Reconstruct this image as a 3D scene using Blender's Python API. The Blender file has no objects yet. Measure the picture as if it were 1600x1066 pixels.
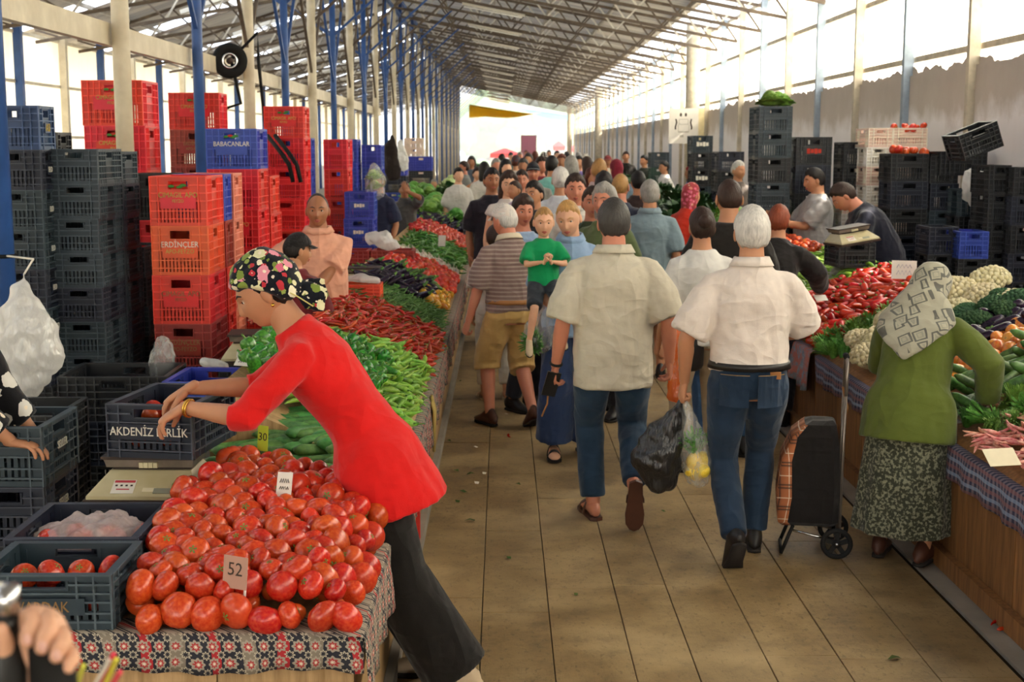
import bpy, bmesh, math, random
import numpy as np
from mathutils import Vector, Matrix
random.seed(7); np.random.seed(7)
PI = math.pi
scene = bpy.context.scene
C = scene.collection
# ---------------------------------------------------------------- camera
FPX, HOR, VPX, CAMH = 2100.0, 230.0, 785.0, 2.0
cam_d = bpy.data.cameras.new('camera'); cam = bpy.data.objects.new('camera', cam_d); C.objects.link(cam)
cam_d.sensor_width = 36; cam_d.lens = FPX / 1600 * 36; cam_d.clip_end = 400
pitch = math.atan((533 - HOR) / FPX); yaw = math.atan((VPX - 800) / FPX)
cam.location = (0, 0, CAMH); cam.rotation_euler = (PI/2 - pitch, 0, yaw)
cam_d.dof.use_dof = True; cam_d.dof.focus_distance = 5.0; cam_d.dof.aperture_fstop = 7.0
scene.camera = cam
# ---------------------------------------------------------------- world, sun, exposure
world = bpy.data.worlds.new('world'); scene.world = world; world.use_nodes = True
wn = world.node_tree.nodes; wl = world.node_tree.links
bg = wn['Background']; tc = wn.new('ShaderNodeTexCoord'); sx = wn.new('ShaderNodeSeparateXYZ'); rp = wn.new('ShaderNodeValToRGB')
wl.new(tc.outputs['Generated'], sx.inputs[0]); wl.new(sx.outputs['Z'], rp.inputs[0]); wl.new(rp.outputs[0], bg.inputs[0])
rp.color_ramp.elements[0].position = 0.0; rp.color_ramp.elements[0].color = (1.0, .93, .80, 1)
rp.color_ramp.elements[1].position = 0.6; rp.color_ramp.elements[1].color = (.86, .93, 1.0, 1)
bg.inputs[1].default_value = 4.2
sun_d = bpy.data.lights.new('sun', 'SUN'); sun = bpy.data.objects.new('sun', sun_d); C.objects.link(sun)
sun_d.energy = 12.0; sun_d.angle = .03; sun_d.color = (1, .93, .80)
sun.rotation_euler = Vector((-.72, .05, -.62)).to_track_quat('-Z', 'Y').to_euler()
vs = scene.view_settings
vs.view_transform = 'Standard'; vs.look = 'None'; vs.gamma = 1; vs.use_curve_mapping = False; vs.exposure = 0.92
# ---------------------------------------------------------------- pixel -> world helpers (1600 x 1066)
RC = cam.rotation_euler.to_matrix()
def ray(px, py): return RC @ Vector(((px-800)/FPX, (533-py)/FPX, -1))
def W(px, py, y):
    r = ray(px, py); return Vector((0, 0, CAMH)) + r * (y / r.y)
def G(px, py, h=0.0):
    r = ray(px, py); return Vector((0, 0, CAMH)) + r * ((h - CAMH) / r.z)
# ---------------------------------------------------------------- materials
class NT:
    def __init__(s, name):
        s.m = bpy.data.materials.new(name); s.m.use_nodes = True
        s.t = s.m.node_tree; s.n = s.t.nodes; s.b = s.n['Principled BSDF']; s.out = s.n['Material Output']
    def add(s, typ, ins=None, **kw):
        n = s.n.new('ShaderNode' + typ)
        for k, v in kw.items(): setattr(n, k, v)
        for k, v in (ins or {}).items(): s.set(n.inputs[k], v)
        return n
    def set(s, sock, v):
        if isinstance(v, bpy.types.NodeSocket): s.t.links.new(v, sock)
        elif hasattr(v, 'outputs'): s.t.links.new(v.outputs[0], sock)
        else:
            if isinstance(v, (tuple, list)) and len(v) == 3 and sock.type == 'RGBA': v = (*v, 1)
            sock.default_value = v
    def mix(s, fac, a, b, blend='MIX'):
        n = s.add('Mix', data_type='RGBA', blend_type=blend)
        s.set(n.inputs[0], fac); s.set(n.inputs[6], a); s.set(n.inputs[7], b); return n.outputs[2]
    def math(s, op, a, b=0.0, c=0.0):
        n = s.add('Math', operation=op); s.set(n.inputs[0], a); s.set(n.inputs[1], b); s.set(n.inputs[2], c); return n.outputs[0]
    def coord(s, what='Object', scale=(1, 1, 1), rot=(0, 0, 0), loc=(0, 0, 0)):
        t = s.add('TexCoord'); m = s.add('Mapping'); s.set(m.inputs[0], t.outputs[what])
        m.inputs['Scale'].default_value = scale; m.inputs['Rotation'].default_value = rot; m.inputs['Location'].default_value = loc
        return m.outputs[0]
    def noise(s, scale, detail=3, vec=None, rough=.55):
        n = s.add('TexNoise', {'Scale': scale, 'Detail': detail, 'Roughness': rough})
        if vec is None: vec = s.coord()
        s.set(n.inputs['Vector'], vec); return n.outputs[0]
    def ramp(s, fac, stops):
        n = s.add('ValToRGB'); s.set(n.inputs[0], fac); e = n.color_ramp.elements
        while len(e) < len(stops): e.new(.5)
        for k, (p, c) in enumerate(stops):
            e[k].position = p; e[k].color = (*c, 1) if len(c) == 3 else c
        return n.outputs[0]
    def bump(s, h, strength=.3, dist=.01):
        n = s.add('Bump', {'Strength': strength, 'Distance': dist, 'Height': h}); s.set(s.b.inputs['Normal'], n)
def hexc(h):
    c = [int(h[i:i+2], 16)/255 for i in (0, 2, 4)]
    return tuple(x/12.92 if x <= .04045 else ((x+.055)/1.055)**2.4 for x in c)
MC = {}
def mat(name, col, rough=.6, spec=.3, var=.12, nscale=6, bump=0, bscale=60, rnd=0, trans=0, sub=0, metal=0, alt=None, amt=.5, coat=0):
    """plain procedural colour: noise variation, optional second colour, optional per-object variation"""
    if name in MC: return MC[name]
    if isinstance(col, str): col = hexc(col)
    t = NT(name); v = t.coord()
    dark = tuple(c*(1-var) for c in col); lite = tuple(min(1, c*(1+var)) for c in col)
    c = t.ramp(t.noise(nscale, 4, v), [(.3, dark), (.7, lite)])
    if alt is not None:
        if isinstance(alt, str): alt = hexc(alt)
        f = t.ramp(t.noise(nscale*.6, 3, v), [(.5-amt*.25, (0, 0, 0)), (.5+amt*.25, (1, 1, 1))])
        c = t.mix(f, c, alt)
    if rnd:
        oi = t.add('ObjectInfo'); h = t.add('HueSaturation')
        r = oi.outputs['Random']
        t.set(h.inputs['Hue'], t.math('MULTIPLY_ADD', r, rnd*.12, .5-rnd*.06))
        t.set(h.inputs['Value'], t.math('MULTIPLY_ADD', t.math('FRACT', t.math('MULTIPLY', r, 7.13)), rnd, 1-rnd*.5))
        t.set(h.inputs['Color'], c); c = h.outputs[0]
    t.set(t.b.inputs['Base Color'], c); t.b.inputs['Roughness'].default_value = rough
    t.b.inputs['Specular IOR Level'].default_value = spec; t.b.inputs['Metallic'].default_value = metal
    t.b.inputs['Coat Weight'].default_value = coat
    if sub: t.b.inputs['Subsurface Weight'].default_value = sub; t.b.inputs['Subsurface Radius'].default_value = (.02, .008, .004)
    if trans: t.b.inputs['Transmission Weight'].default_value = trans
    if bump: t.bump(t.noise(bscale, 3, v), bump)
    MC[name] = t.m; return t.m
# ---------------------------------------------------------------- mesh builder
class MB:
    def __init__(s): s.v = []; s.f = []; s.mi = []; s.k = 0
    def add(s, vs, fs):
        o = len(s.v); s.v += [tuple(p) for p in vs]; s.f += [tuple(o+i for i in f) for f in fs]; s.mi += [s.k]*len(fs); return s
    def box(s, c, d, rz=0, rx=0, ry=0, taper=1.0):
        x, y, z = d[0]/2, d[1]/2, d[2]/2
        M = Matrix.Rotation(rz, 3, 'Z') @ Matrix.Rotation(ry, 3, 'Y') @ Matrix.Rotation(rx, 3, 'X')
        P = [Vector((sx*x*(taper if sz > 0 else 1), sy*y*(taper if sz > 0 else 1), sz*z)) for sz in (-1, 1) for sy in (-1, 1) for sx in (-1, 1)]
        c = Vector(c)
        return s.add([c + M @ p for p in P], [(0, 2, 3, 1), (4, 5, 7, 6), (0, 1, 5, 4), (2, 6, 7, 3), (0, 4, 6, 2), (1, 3, 7, 5)])
    def bx(s, x0, x1, y0, y1, z0, z1): return s.box(((x0+x1)/2, (y0+y1)/2, (z0+z1)/2), (x1-x0, y1-y0, z1-z0))
    def rings(s, R, cap=True, closed=True):
        n = len(R[0]); o = len(s.v); fs = []
        for k in range(len(R)-1):
            for i in range(n if closed else n-1):
                j = (i+1) % n; fs.append((k*n+i, k*n+j, (k+1)*n+j, (k+1)*n+i))
        if cap: fs.append(tuple(range(n-1, -1, -1))); fs.append(tuple((len(R)-1)*n+i for i in range(n)))
        return s.add([p for r in R for p in r], fs)
    def tube(s, pts, rad, seg=10, side=None, cap='flat', sup=2.0):
        """loft of ellipses along pts; rad = number, list of numbers or list of (ru, rv); side fixes the u axis"""
        pts = [Vector(p) for p in pts]; n = len(pts)
        if not isinstance(rad, (list, tuple)): rad = [rad]*n
        rad = [(r, r) if not isinstance(r, (list, tuple)) else r for r in rad]
        T = []
        for i in range(n):
            t = pts[min(i+1, n-1)] - pts[max(i-1, 0)]
            T.append(t.normalized() if t.length > 1e-9 else Vector((0, 0, 1)))
        if cap == 'round':
            P2, R2, T2 = [], [], []
            for a, k in ((.0, 1), ):
                pass
            def capr(i, sg):
                out = []
                for q in (.12, .5, .87):
                    out.append((pts[i] + T[i]*sg*min(rad[i])*math.sqrt(1-q*q), (rad[i][0]*q, rad[i][1]*q), T[i]))
                return out
            A = capr(0, -1) + [(pts[i], rad[i], T[i]) for i in range(n)] + capr(n-1, 1)[::-1]
            pts = [a[0] for a in A]; rad = [a[1] for a in A]; T = [a[2] for a in A]
        u = Vector(side) if side is not None else None
        R = []
        for p, (a, b), t in zip(pts, rad, T):
            if u is None: u = t.orthogonal()
            uu = u - t*u.dot(t)
            if uu.length < 1e-6: uu = t.orthogonal()
            uu.normalize()
            if side is None: u = uu
            vv = t.cross(uu); r = []
            for k in range(seg):
                q = 2*PI*k/seg; c, d = math.cos(q), math.sin(q)
                if sup != 2.0: c = math.copysign(abs(c)**(2/sup), c); d = math.copysign(abs(d)**(2/sup), d)
                r.append(p + uu*(a*c) + vv*(b*d))
            R.append(r)
        return s.rings(R)
    def bar(s, a, b, w, h=None):
        a, b = Vector(a), Vector(b); h = h or w; t = (b-a).normalized(); u = Vector((0, 0, 1)).cross(t)
        if u.length < 1e-4: u = Vector((1, 0, 0))
        u.normalize(); v = t.cross(u); R = []
        for p in (a, b): R.append([p+u*w/2+v*h/2, p-u*w/2+v*h/2, p-u*w/2-v*h/2, p+u*w/2-v*h/2])
        return s.rings(R)
    def ball(s, c, r, seg=12, rg=8, M=None):
        r = (r, r, r) if not isinstance(r, (list, tuple)) else r; c = Vector(c); R = []
        for i in range(rg+1):
            a = PI*i/rg; q = max(math.sin(a), .02); row = []
            for k in range(seg):
                b = 2*PI*k/seg; p = Vector((r[0]*q*math.cos(b), r[1]*q*math.sin(b), -r[2]*math.cos(a)))
                row.append(c + (M @ p if M else p))
            R.append(row)
        return s.rings(R)
    def torus(s, c, R, r, seg=24, sg=8, M=None):
        c = Vector(c); V = []; Fc = []
        for i in range(seg):
            a = 2*PI*i/seg
            for j in range(sg):
                b = 2*PI*j/sg; p = Vector(((R+r*math.cos(b))*math.cos(a), (R+r*math.cos(b))*math.sin(a), r*math.sin(b)))
                V.append(c + (M @ p if M else p))
        for i in range(seg):
            for j in range(sg):
                Fc.append((i*sg+j, ((i+1) % seg)*sg+j, ((i+1) % seg)*sg+(j+1) % sg, i*sg+(j+1) % sg))
        return s.add(V, Fc)
    def prism(s, poly, a0, a1, axis='z'):
        """extrude a 2-D polygon between a0 and a1 along an axis"""
        def P(q, a): return {'z': (q[0], q[1], a), 'y': (q[0], a, q[1]), 'x': (a, q[0], q[1])}[axis]
        return s.rings([[P(q, a0) for q in poly], [P(q, a1) for q in poly]])
    def xf(s, M):
        s.v = [tuple(M @ Vector(p)) for p in s.v]; return s
    def mesh(s, name, mats, smooth=False):
        me = bpy.data.meshes.new(name); me.from_pydata(s.v, [], s.f)
        for m in (mats if isinstance(mats, (list, tuple)) else [mats]): me.materials.append(m)
        if any(s.mi): me.polygons.foreach_set('material_index', s.mi)
        bm = bmesh.new(); bm.from_mesh(me); bmesh.ops.recalc_face_normals(bm, faces=bm.faces); bm.to_mesh(me); bm.free()
        if smooth: me.polygons.foreach_set('use_smooth', [True]*len(me.polygons))
        me.update(); return me
    def build(s, name, mats, parent=None, smooth=False, loc=None, rot=None):
        return ob(name, s.mesh(name, mats, smooth), parent, loc, rot)
def ob(name, data, parent=None, loc=None, rot=None, scale=None):
    o = bpy.data.objects.new(name, data); C.objects.link(o)
    if parent is not None: o.parent = parent
    if loc is not None: o.location = loc
    if rot is not None: o.rotation_euler = rot
    if scale is not None: o.scale = (scale,)*3 if not isinstance(scale, (tuple, list)) else scale
    return o
def tag(o, label=None, cat=None, group=None, kind=None):
    for k, v in (('label', label), ('category', cat), ('group', group), ('kind', kind)):
        if v: o[k] = v
    return o
def empty(name, loc=(0, 0, 0), rz=0, label=None, cat=None, group=None, kind=None):
    o = ob(name, None, None, loc, (0, 0, rz)); o.empty_display_size = .1
    return tag(o, label, cat, group, kind)
def dup(o, parent=None, loc=None, rot=None, scale=None):
    c = o.copy(); C.objects.link(c); c.parent = parent
    if loc is not None: c.location = loc
    if rot is not None: c.rotation_euler = rot
    if scale is not None: c.scale = (scale,)*3 if not isinstance(scale, (tuple, list)) else scale
    for ch in list(o.children): dup(ch, c)
    return c
TEXTQ = []
def text(s, size, m, parent, loc, rot, sx=1.0, depth=.002, name='lettering'):
    """raised lettering, turned into a mesh at the end of the script"""
    cu = bpy.data.curves.new('lettering', 'FONT'); cu.body = s; cu.size = size; cu.extrude = depth; cu.align_x = 'CENTER'; cu.align_y = 'CENTER'
    cu.resolution_u = 2; cu.materials.append(m)
    o = ob(name, cu, parent, loc, rot, (sx, 1, 1)); TEXTQ.append(o); return o
# ================================================================ setting
def m_floor():
    t = NT('floor_boards'); oi = t.add('ObjectInfo'); v = t.add('VectorMath', {0: t.coord(), 1: oi.outputs['Location']}, operation='ADD').outputs[0]
    n1 = t.noise(2.2, 6, v, .7); n2 = t.noise(24, 4, t.coord(scale=(6, 1, 1)), .6)
    c = t.ramp(n1, [(.28, hexc('665033')), (.5, hexc('8d744e')), (.75, hexc('a98f68'))])
    c = t.mix(t.math('MULTIPLY', n2, .45), c, hexc('7c653f'))
    st = t.ramp(t.noise(6, 6, v, .85), [(.48, (0, 0, 0)), (.66, (1, 1, 1))])
    c = t.mix(t.math('MULTIPLY', st, .62), c, hexc('5a4830'))
    st2 = t.ramp(t.noise(38, 3, t.coord('Object', (1, .5, 1)), .7), [(.57, (0, 0, 0)), (.66, (1, 1, 1))])
    c = t.mix(t.math('MULTIPLY', st2, .55), c, hexc('4e3e28'))
    st3 = t.ramp(t.noise(1.1, 3, v, .6), [(.45, (0, 0, 0)), (.7, (1, 1, 1))])
    c = t.mix(t.math('MULTIPLY', st3, .35), c, hexc('c4ac80'))
    h = t.add('HueSaturation'); t.set(h.inputs['Value'], t.math('MULTIPLY_ADD', oi.outputs['Random'], .12, .92)); t.set(h.inputs['Color'], c)
    t.set(t.b.inputs['Base Color'], h.outputs[0]); t.set(t.b.inputs['Roughness'], t.math('MULTIPLY_ADD', n1, .35, .36)); t.b.inputs['Specular IOR Level'].default_value = .35
    t.bump(n2, .18, .004); return t.m
M_floor = m_floor()
M_conc = mat('grey_concrete', '8d857a', .85, .2, .2, 3, .2, 40)
M_dirt = mat('dark_gutter', '2c241a', .9, .1)
def wood(name, a, b, sc=(14, 14, 1.2), rough=.6):
    t = NT(name); v = t.coord(scale=sc); n = t.noise(2.5, 6, v, .65); oi = t.add('ObjectInfo')
    c = t.ramp(n, [(.3, hexc(a)), (.68, hexc(b))])
    h = t.add('HueSaturation'); t.set(h.inputs['Value'], t.math('MULTIPLY_ADD', oi.outputs['Random'], .35, .82)); t.set(h.inputs['Color'], c)
    t.set(t.b.inputs['Base Color'], h.outputs[0]); t.b.inputs['Roughness'].default_value = rough; t.bump(n, .2, .004); return t.m
M_cwood = wood('counter_wood', '5e3d20', '96683c')
M_cwood2 = wood('pale_counter_wood', '8a6a40', 'b8966a')
floor = MB().bx(-14, 7, -24, 96, -.2, -.03).build('floor', M_conc); tag(floor, kind='structure')
XS = [-.46, -.09, .2, .51, .75, 1.04, 1.33, 1.66, 1.97]
plank_me = {}
for ci in range(len(XS)-1):
    x0, x1 = XS[ci]+.002, XS[ci+1]-.002; y = 2.6 - .37*(ci*2 % 5)
    while y < 22:
        L = 1.25 if ci % 2 else 1.6
        y1 = min(y+L, 22.3); key = (ci, round(y1-y, 3))
        if key not in plank_me:
            w, l = (x1-x0)/2, (y1-y)/2-.0012; b = .002
            plank_me[key] = MB().rings([[(-w, -l, -.03), (w, -l, -.03), (w, l, -.03), (-w, l, -.03)], [(-w, -l, -b), (w, -l, -b), (w, l, -b), (-w, l, -b)], [(-w+b, -l+b, 0), (w-b, -l+b, 0), (w-b, l-b, 0), (-w+b, l-b, 0)]]).mesh('floor_board', M_floor)
        ob('floor_board', plank_me[key], floor, ((x0+x1)/2, (y+y1)/2, random.uniform(-.0015, .001)))
        y += L
MB().bx(-.46, 1.97, 22.3, 96, -.03, 0).build('far_floor_strip', M_floor, floor)
MB().bx(-12, -.465, -24, 96, -.031, -.004).build('stall_floor', M_conc, floor)
MB().bx(2.0, 6.5, -24, 96, -.031, -.004).build('stall_floor', M_conc, floor)
MB().bx(-.46, 1.97, -24, 2.0, -.031, -.004).build('entrance_floor', M_floor, floor)
MB().bx(1.972, 2.0, -24, 96, -.032, -.02).build('gutter', M_dirt, floor)
# ---- right wall: rendered concrete below, glowing plastic sheets above
XR = 5.0; POST = 2.33; Y0R = 14.45 - 16*POST
def m_plaster():
    t = NT('dirty_white_plaster'); v = t.coord(); g = t.add('SeparateXYZ'); t.set(g.inputs[0], v)
    n = t.noise(1.5, 6, v, .65)
    zz = t.math('ADD', g.outputs[2], t.math('MULTIPLY', n, .8))
    c = t.ramp(t.math('MULTIPLY', zz, .25), [(.66, hexc('f0ecec')), (.72, hexc('bdb2a6')), (.85, hexc('a89c90'))])
    c = t.mix(t.math('MULTIPLY', t.noise(.8, 5, t.coord(scale=(1, 3, .4)), .7), .35), c, hexc('c9c0b8'))
    t.set(t.b.inputs['Base Color'], c); t.b.inputs['Roughness'].default_value = .9; t.bump(n, .3, .02); return t.m
M_plaster = m_plaster()
def m_sheet(name, col, tr=.85, dirt=.25):
    t = NT(name); v = t.coord(); n = t.noise(1.2, 5, t.coord(scale=(1, 1, .35)), .6)
    c = t.mix(t.math('MULTIPLY', n, dirt), col, tuple(x*.6 for x in col))
    d = t.add('BsdfDiffuse', {'Color': c}); r = t.add('BsdfTranslucent', {'Color': c}); m = t.add('MixShader', {0: tr, 1: d.outputs[0], 2: r.outputs[0]})
    t.set(t.out.inputs[0], m); return t.m
M_sheet = m_sheet('translucent_wall_sheet', (.95, .93, .86), .88)
M_sheet_l = m_sheet('translucent_cream_sheet', (.88, .81, .63), .52, .5)
M_post = mat('pale_painted_post', 'b7ac97', .6, .3, .2, 8)
M_postb = mat('grey_blue_post', '8b98a6', .5, .3, .2, 8)
M_cream = mat('cream_paint', 'd8cdb4', .5, .4, .10, 7, .08, 30, alt='c2b498', amt=.9)
M_blue = mat('blue_paint', '2f5594', .45, .4, .14, 7, .08, 30, alt='28497d', amt=.9)
M_steel = mat('rusty_grey_steel', '6a5c4c', .6, .3, .25, 5, alt='54483e')
M_white_steel = mat('white_steel', 'c8c2b6', .5, .3, .15, 6)
wall_r = MB().bx(XR, XR+.2, -24, 95, -.03, 2.86).build('wall_right', M_plaster); tag(wall_r, kind='structure')
# ragged render edge on top of the wall
for seg in range(12):
    y0 = Y0R + 12*POST + seg*POST; pts = [(y0+.04, 2.8)]; n = 40; hh = 2.93
    for k in range(n+1):
        hh += random.uniform(-.022, .022) + (2.93-hh)*.12 + (random.uniform(-.05, .05) if random.random() < .12 else 0)
        pts.append((y0+.04 + (POST-.08)*k/n, hh))
    pts.append((y0+POST-.04, 2.8)); MB().prism(pts, XR+.03, XR+.12, 'x').build('broken_render_edge', M_plaster, wall_r)
pane_lo = MB().bx(-.004, .004, -POST/2+.03, POST/2-.03, 3.10, 3.90).mesh('pane', M_sheet)
pane_hi = MB().bx(-.004, .004, -POST/2+.03, POST/2-.03, 3.98, 4.72).mesh('pane', M_sheet)
rail_me = MB().bx(-.03, .03, -POST/2, POST/2, -.035, .035).mesh('rail', M_post)
post_me = {k: MB().bx(-.06, .06, -.045, .045, 0, 4.9).mesh('post', m) for k, m in ((0, M_post), (1, M_postb))}
nb = int((95-Y0R)/POST)
for i in range(nb+1):
    yc = Y0R + i*POST
    ob('post', post_me[i % 2], wall_r, (XR-.02, yc, 0))
    if i == nb: break
    w = empty('window_%d' % (i+1), (XR+.09, yc+POST/2, 0), kind='structure')
    ob('pane', pane_lo, w); ob('pane', pane_hi, w)
    for z in (3.06, 3.94, 4.78): ob('rail', rail_me, w, (0, 0, z))
# round columns along the right wall
for k, y in enumerate((33., 65., 93.)):
    c = empty('round_column', (4.6, y, 0), 0, ['thick round concrete column beside the hanging white notice', 'second round concrete column further down the right wall', 'farthest round concrete column by the open hall end'][k], 'column', 'round columns by the right wall')
    MB().tube([(0, 0, 0), (0, 0, 5.1)], .17, 20).build('shaft', M_post, c, True)
    MB().tube([(0, 0, .0), (0, 0, .25)], .24, 20).build('base_ring', M_conc, c, True)
# ---- left wall: ribbed translucent sheeting
XL = -9.0
wall_l = empty('wall_left', (0, 0, 0), kind='structure')
nseg = 400
rib = MB(); prof = [(XL + (.02 if k % 2 else -.02), -24 + 120*k/nseg/1.0) for k in range(nseg+1)]
rib.rings([[(x, y, z) for x, y in prof] for z in (1.05, 4.15)], cap=False, closed=False)
rib.build('ribbed_sheet', M_sheet_l, wall_l)
MB().bx(XL-.1, XL+.1, -24, 96, -.03, 1.1).build('plinth', M_plaster, wall_l)
lpost = {k: MB().bx(-.07, .07, -.07, .07, 0, 4.6).mesh('post', m) for k, m in ((0, M_cream), (1, M_blue))}
for i in range(28): ob('post', lpost[i % 2], wall_l, (XL+.15, 22.6 + 2.55*i, 0))
for z in (2.2, 3.2, 4.1): MB().bx(XL+.04, XL+.1, -24, 96, z-.03, z+.03).build('girt', M_cream, wall_l)
# ---- roof: two corrugated slopes meeting over the pole line
XP = -2.95
def roof_z(x): return 6.35 - .19*(x-XP) if x >= XP else 6.35 + .33*(x-XP)
def m_roof():
    t = NT('corrugated_roof'); v = t.coord(); g = t.add('SeparateXYZ'); t.set(g.inputs[0], v)
    n = t.noise(.5, 5, t.coord(scale=(.5, 4, 1)), .6)
    c = t.ramp(n, [(.3, hexc('7c7260')), (.7, hexc('b0a48c'))])
    d = t.add('BsdfDiffuse', {'Color': c})
    tr = t.add('BsdfTranslucent', {'Color': (.75, .82, .95, 1)})
    cell = t.math('FRACT', t.math('MULTIPLY', g.outputs[1], .1852)); strip = t.math('GREATER_THAN', cell, .80)
    left = t.math('LESS_THAN', g.outputs[0], -3.4); edge = t.math('GREATER_THAN', g.outputs[0], 4.2)
    k = t.math('ADD', t.math('MULTIPLY', t.math('MULTIPLY', strip, left), .5), t.math('MULTIPLY', edge, .25))
    m = t.add('MixShader', {0: t.math('ADD', k, .012), 1: d.outputs[0], 2: tr.outputs[0]})
    t.set(t.out.inputs[0], m); return t.m
M_roof = m_roof()
ceil = empty('ceiling', (0, 0, 0), kind='structure')
def slope(xa, xb, name):
    n = 1200; A = []
    for k in range(n+1):
        y = -24 + 120*k/n; A.append((y, .025 if k % 4 in (1, 2) else -.025))
    MB().rings([[(x, y, roof_z(x)+dz) for y, dz in A] for x in (xa, xb)], cap=False, closed=False).build(name, M_roof, ceil)
slope(XP, XR+.25, 'roof_slope'); slope(-10.5, XP, 'roof_slope')
TS = 2.62; NTR = 34; TY0 = 5.6
purl = mat('pale_purlin', '9c9488', .6, .3, .15, 5)
for x in (-1.6, -.2, 1.2, 2.6, 4.0, -4.5, -6.2, -7.9):
    MB().bx(x-.03, x+.03, -24, 96, roof_z(x)-.11, roof_z(x)-.03).build('purlin', purl, ceil)
# steel trusses
def truss_parts():
    L = []
    za = lambda x: roof_z(x)-.14
    zb = lambda x: roof_z(x)-.62
    L.append(('top_chord', MB().bar((XP, 0, za(XP)), (XR, 0, za(XR)), .06).mesh('top_chord', M_steel)))
    L.append(('bottom_chord', MB().bar((XP, 0, zb(XP)), (XR, 0, zb(XR)), .06).mesh('bottom_chord', M_steel)))
    n = 10
    for k in range(n):
        xa, xb = XP + (XR-XP)*k/n, XP + (XR-XP)*(k+1)/n; xm = (xa+xb)/2
        L.append(('web', MB().bar((xa, 0, zb(xa)), (xm, 0, za(xm)), .035).mesh('web', M_white_steel if k % 2 else M_steel)))
        L.append(('web', MB().bar((xm, 0, za(xm)), (xb, 0, zb(xb)), .035).mesh('web', M_white_steel if k % 2 == 0 else M_steel)))
    zc = lambda x: roof_z(x)-.12
    zd = lambda x: roof_z(XL)-.35 + .17*(x-XL)
    L.append(('left_top_chord', MB().bar((XP, 0, zc(XP)), (XL, 0, zc(XL)), .06).mesh('left_top_chord', M_steel)))
    L.append(('left_bottom_chord', MB().bar((XP, 0, zd(XP)), (XL, 0, zd(XL)), .06).mesh('left_bottom_chord', M_steel)))
    n = 6
    for k in range(n):
        xa, xb = XP + (XL-XP)*k/n, XP + (XL-XP)*(k+1)/n; xm = (xa+xb)/2
        L.append(('web', MB().bar((xa, 0, zc(xa)), (xm, 0, zd(xm)), .035).mesh('web', M_white_steel)))
        L.append(('web', MB().bar((xm, 0, zd(xm)), (xb, 0, zc(xb)), .035).mesh('web', M_steel)))
    return L
TP = truss_parts()
for i in range(NTR):
    t = empty('roof_truss', (0, TY0 + i*TS, 0), 0, 'steel lattice roof truss spanning the market hall under the roof', 'truss', 'roof trusses')
    for n_, me in TP: ob(n_, me, t)
# fluorescent battens slung below the trusses
M_lamp = mat('lamp_white', 'e2ddd0', .4, .4, .05)
bat = MB().bx(-.75, .75, -.05, .05, -.04, .04).mesh('housing', M_lamp)
btube = MB().tube([(-.7, 0, -.07), (.7, 0, -.07)], .016, 8).mesh('tube', mat('tube_glass', 'f1efe8', .2, .5, .02), True)
for i in range(16):
    for x, nm in ((-.2, 'slung over the aisle'), (-5.6, 'over the left stalls')):
        y = TY0 + 10 + i*TS*2 + 1.0
        b = empty('fluorescent_lamp', (x, y, roof_z(x)-.62), 0, 'long white fluorescent batten lamp ' + nm, 'lamp', 'batten lamps ' + nm)
        b.rotation_euler = (0, .186 if x > XP else -.32, 0)
        ob('housing', bat, b); ob('tube', btube, b)
        ob('hanger', MB().bx(-.01, .01, -.01, .01, 0, .5).mesh('hanger', M_steel), b, (-.5, 0, .03)); ob('hanger', bpy.data.meshes['hanger'], b, (.5, 0, .03))
# ---- pole line: cream and blue posts in turn
PS = .4283e-3*FPX*2.95
cp = MB().tube([(0, 0, 0), (0, 0, 6.3)], .068, 16).mesh('shaft', M_cream, True)
bp = MB().tube([(0, 0, 0), (0, 0, 6.3)], .052, 16).mesh('shaft', M_blue, True)
foot = MB().box((0, 0, .01), (.26, .26, .02)).mesh('base_plate', M_steel)
brace = {}
for k, m in ((0, M_blue), (1, M_steel)):
    brace[k] = [MB().bar((0, 0, 3.1), (0, PS*.98, 5.75), .04).mesh('brace', m), MB().bar((0, 0, 3.1), (0, -PS*.98, 5.75), .04).mesh('brace', m), MB().bar((0, 0, 3.9), (1.7, 0, 5.4), .04).mesh('brace', m), MB().bar((0, 0, 3.9), (-1.7, 0, 5.05), .04).mesh('brace', m)]
for i in range(68):
    y = 1.29e-3*FPX*2.95 + i*PS
    if y > 94: break
    blue = i % 2 == 0
    p = empty('roof_pole', (-2.95, y, 0), 0, ((['first', 'second', 'third', 'fourth', 'fifth', 'sixth'][i//2] + (' slim blue' if blue else ' thick cream') + ' roof pole counted from the front of the left pole row') if i < 12 else 'slim blue steel roof pole far along the left pole row' if blue else 'thick cream steel roof pole far along the left pole row'), 'pole', 'blue roof poles' if blue else 'cream roof poles')
    ob('shaft', bp if blue else cp, p); ob('base_plate', foot, p)
    if i > 1:
        for me in brace[0 if blue else 1]: ob('brace', me, p)
gird = MB()
gird.bx(-3.10, -3.03, 3, 34, 2.78, 2.95)
g = gird.build('tie_beam', M_cream); tag(g, 'long cream painted tie beam running behind the pole row', 'beam')
for z, m in ((5.75, M_blue), (6.2, M_blue)):
    tag(MB().bx(-2.99, -2.91, 3, 95, z-.04, z+.04).build('ridge_tie', m), 'blue steel tie running along the top of the pole row at height %s' % ('lower' if z < 6 else 'upper'), 'beam')
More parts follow.
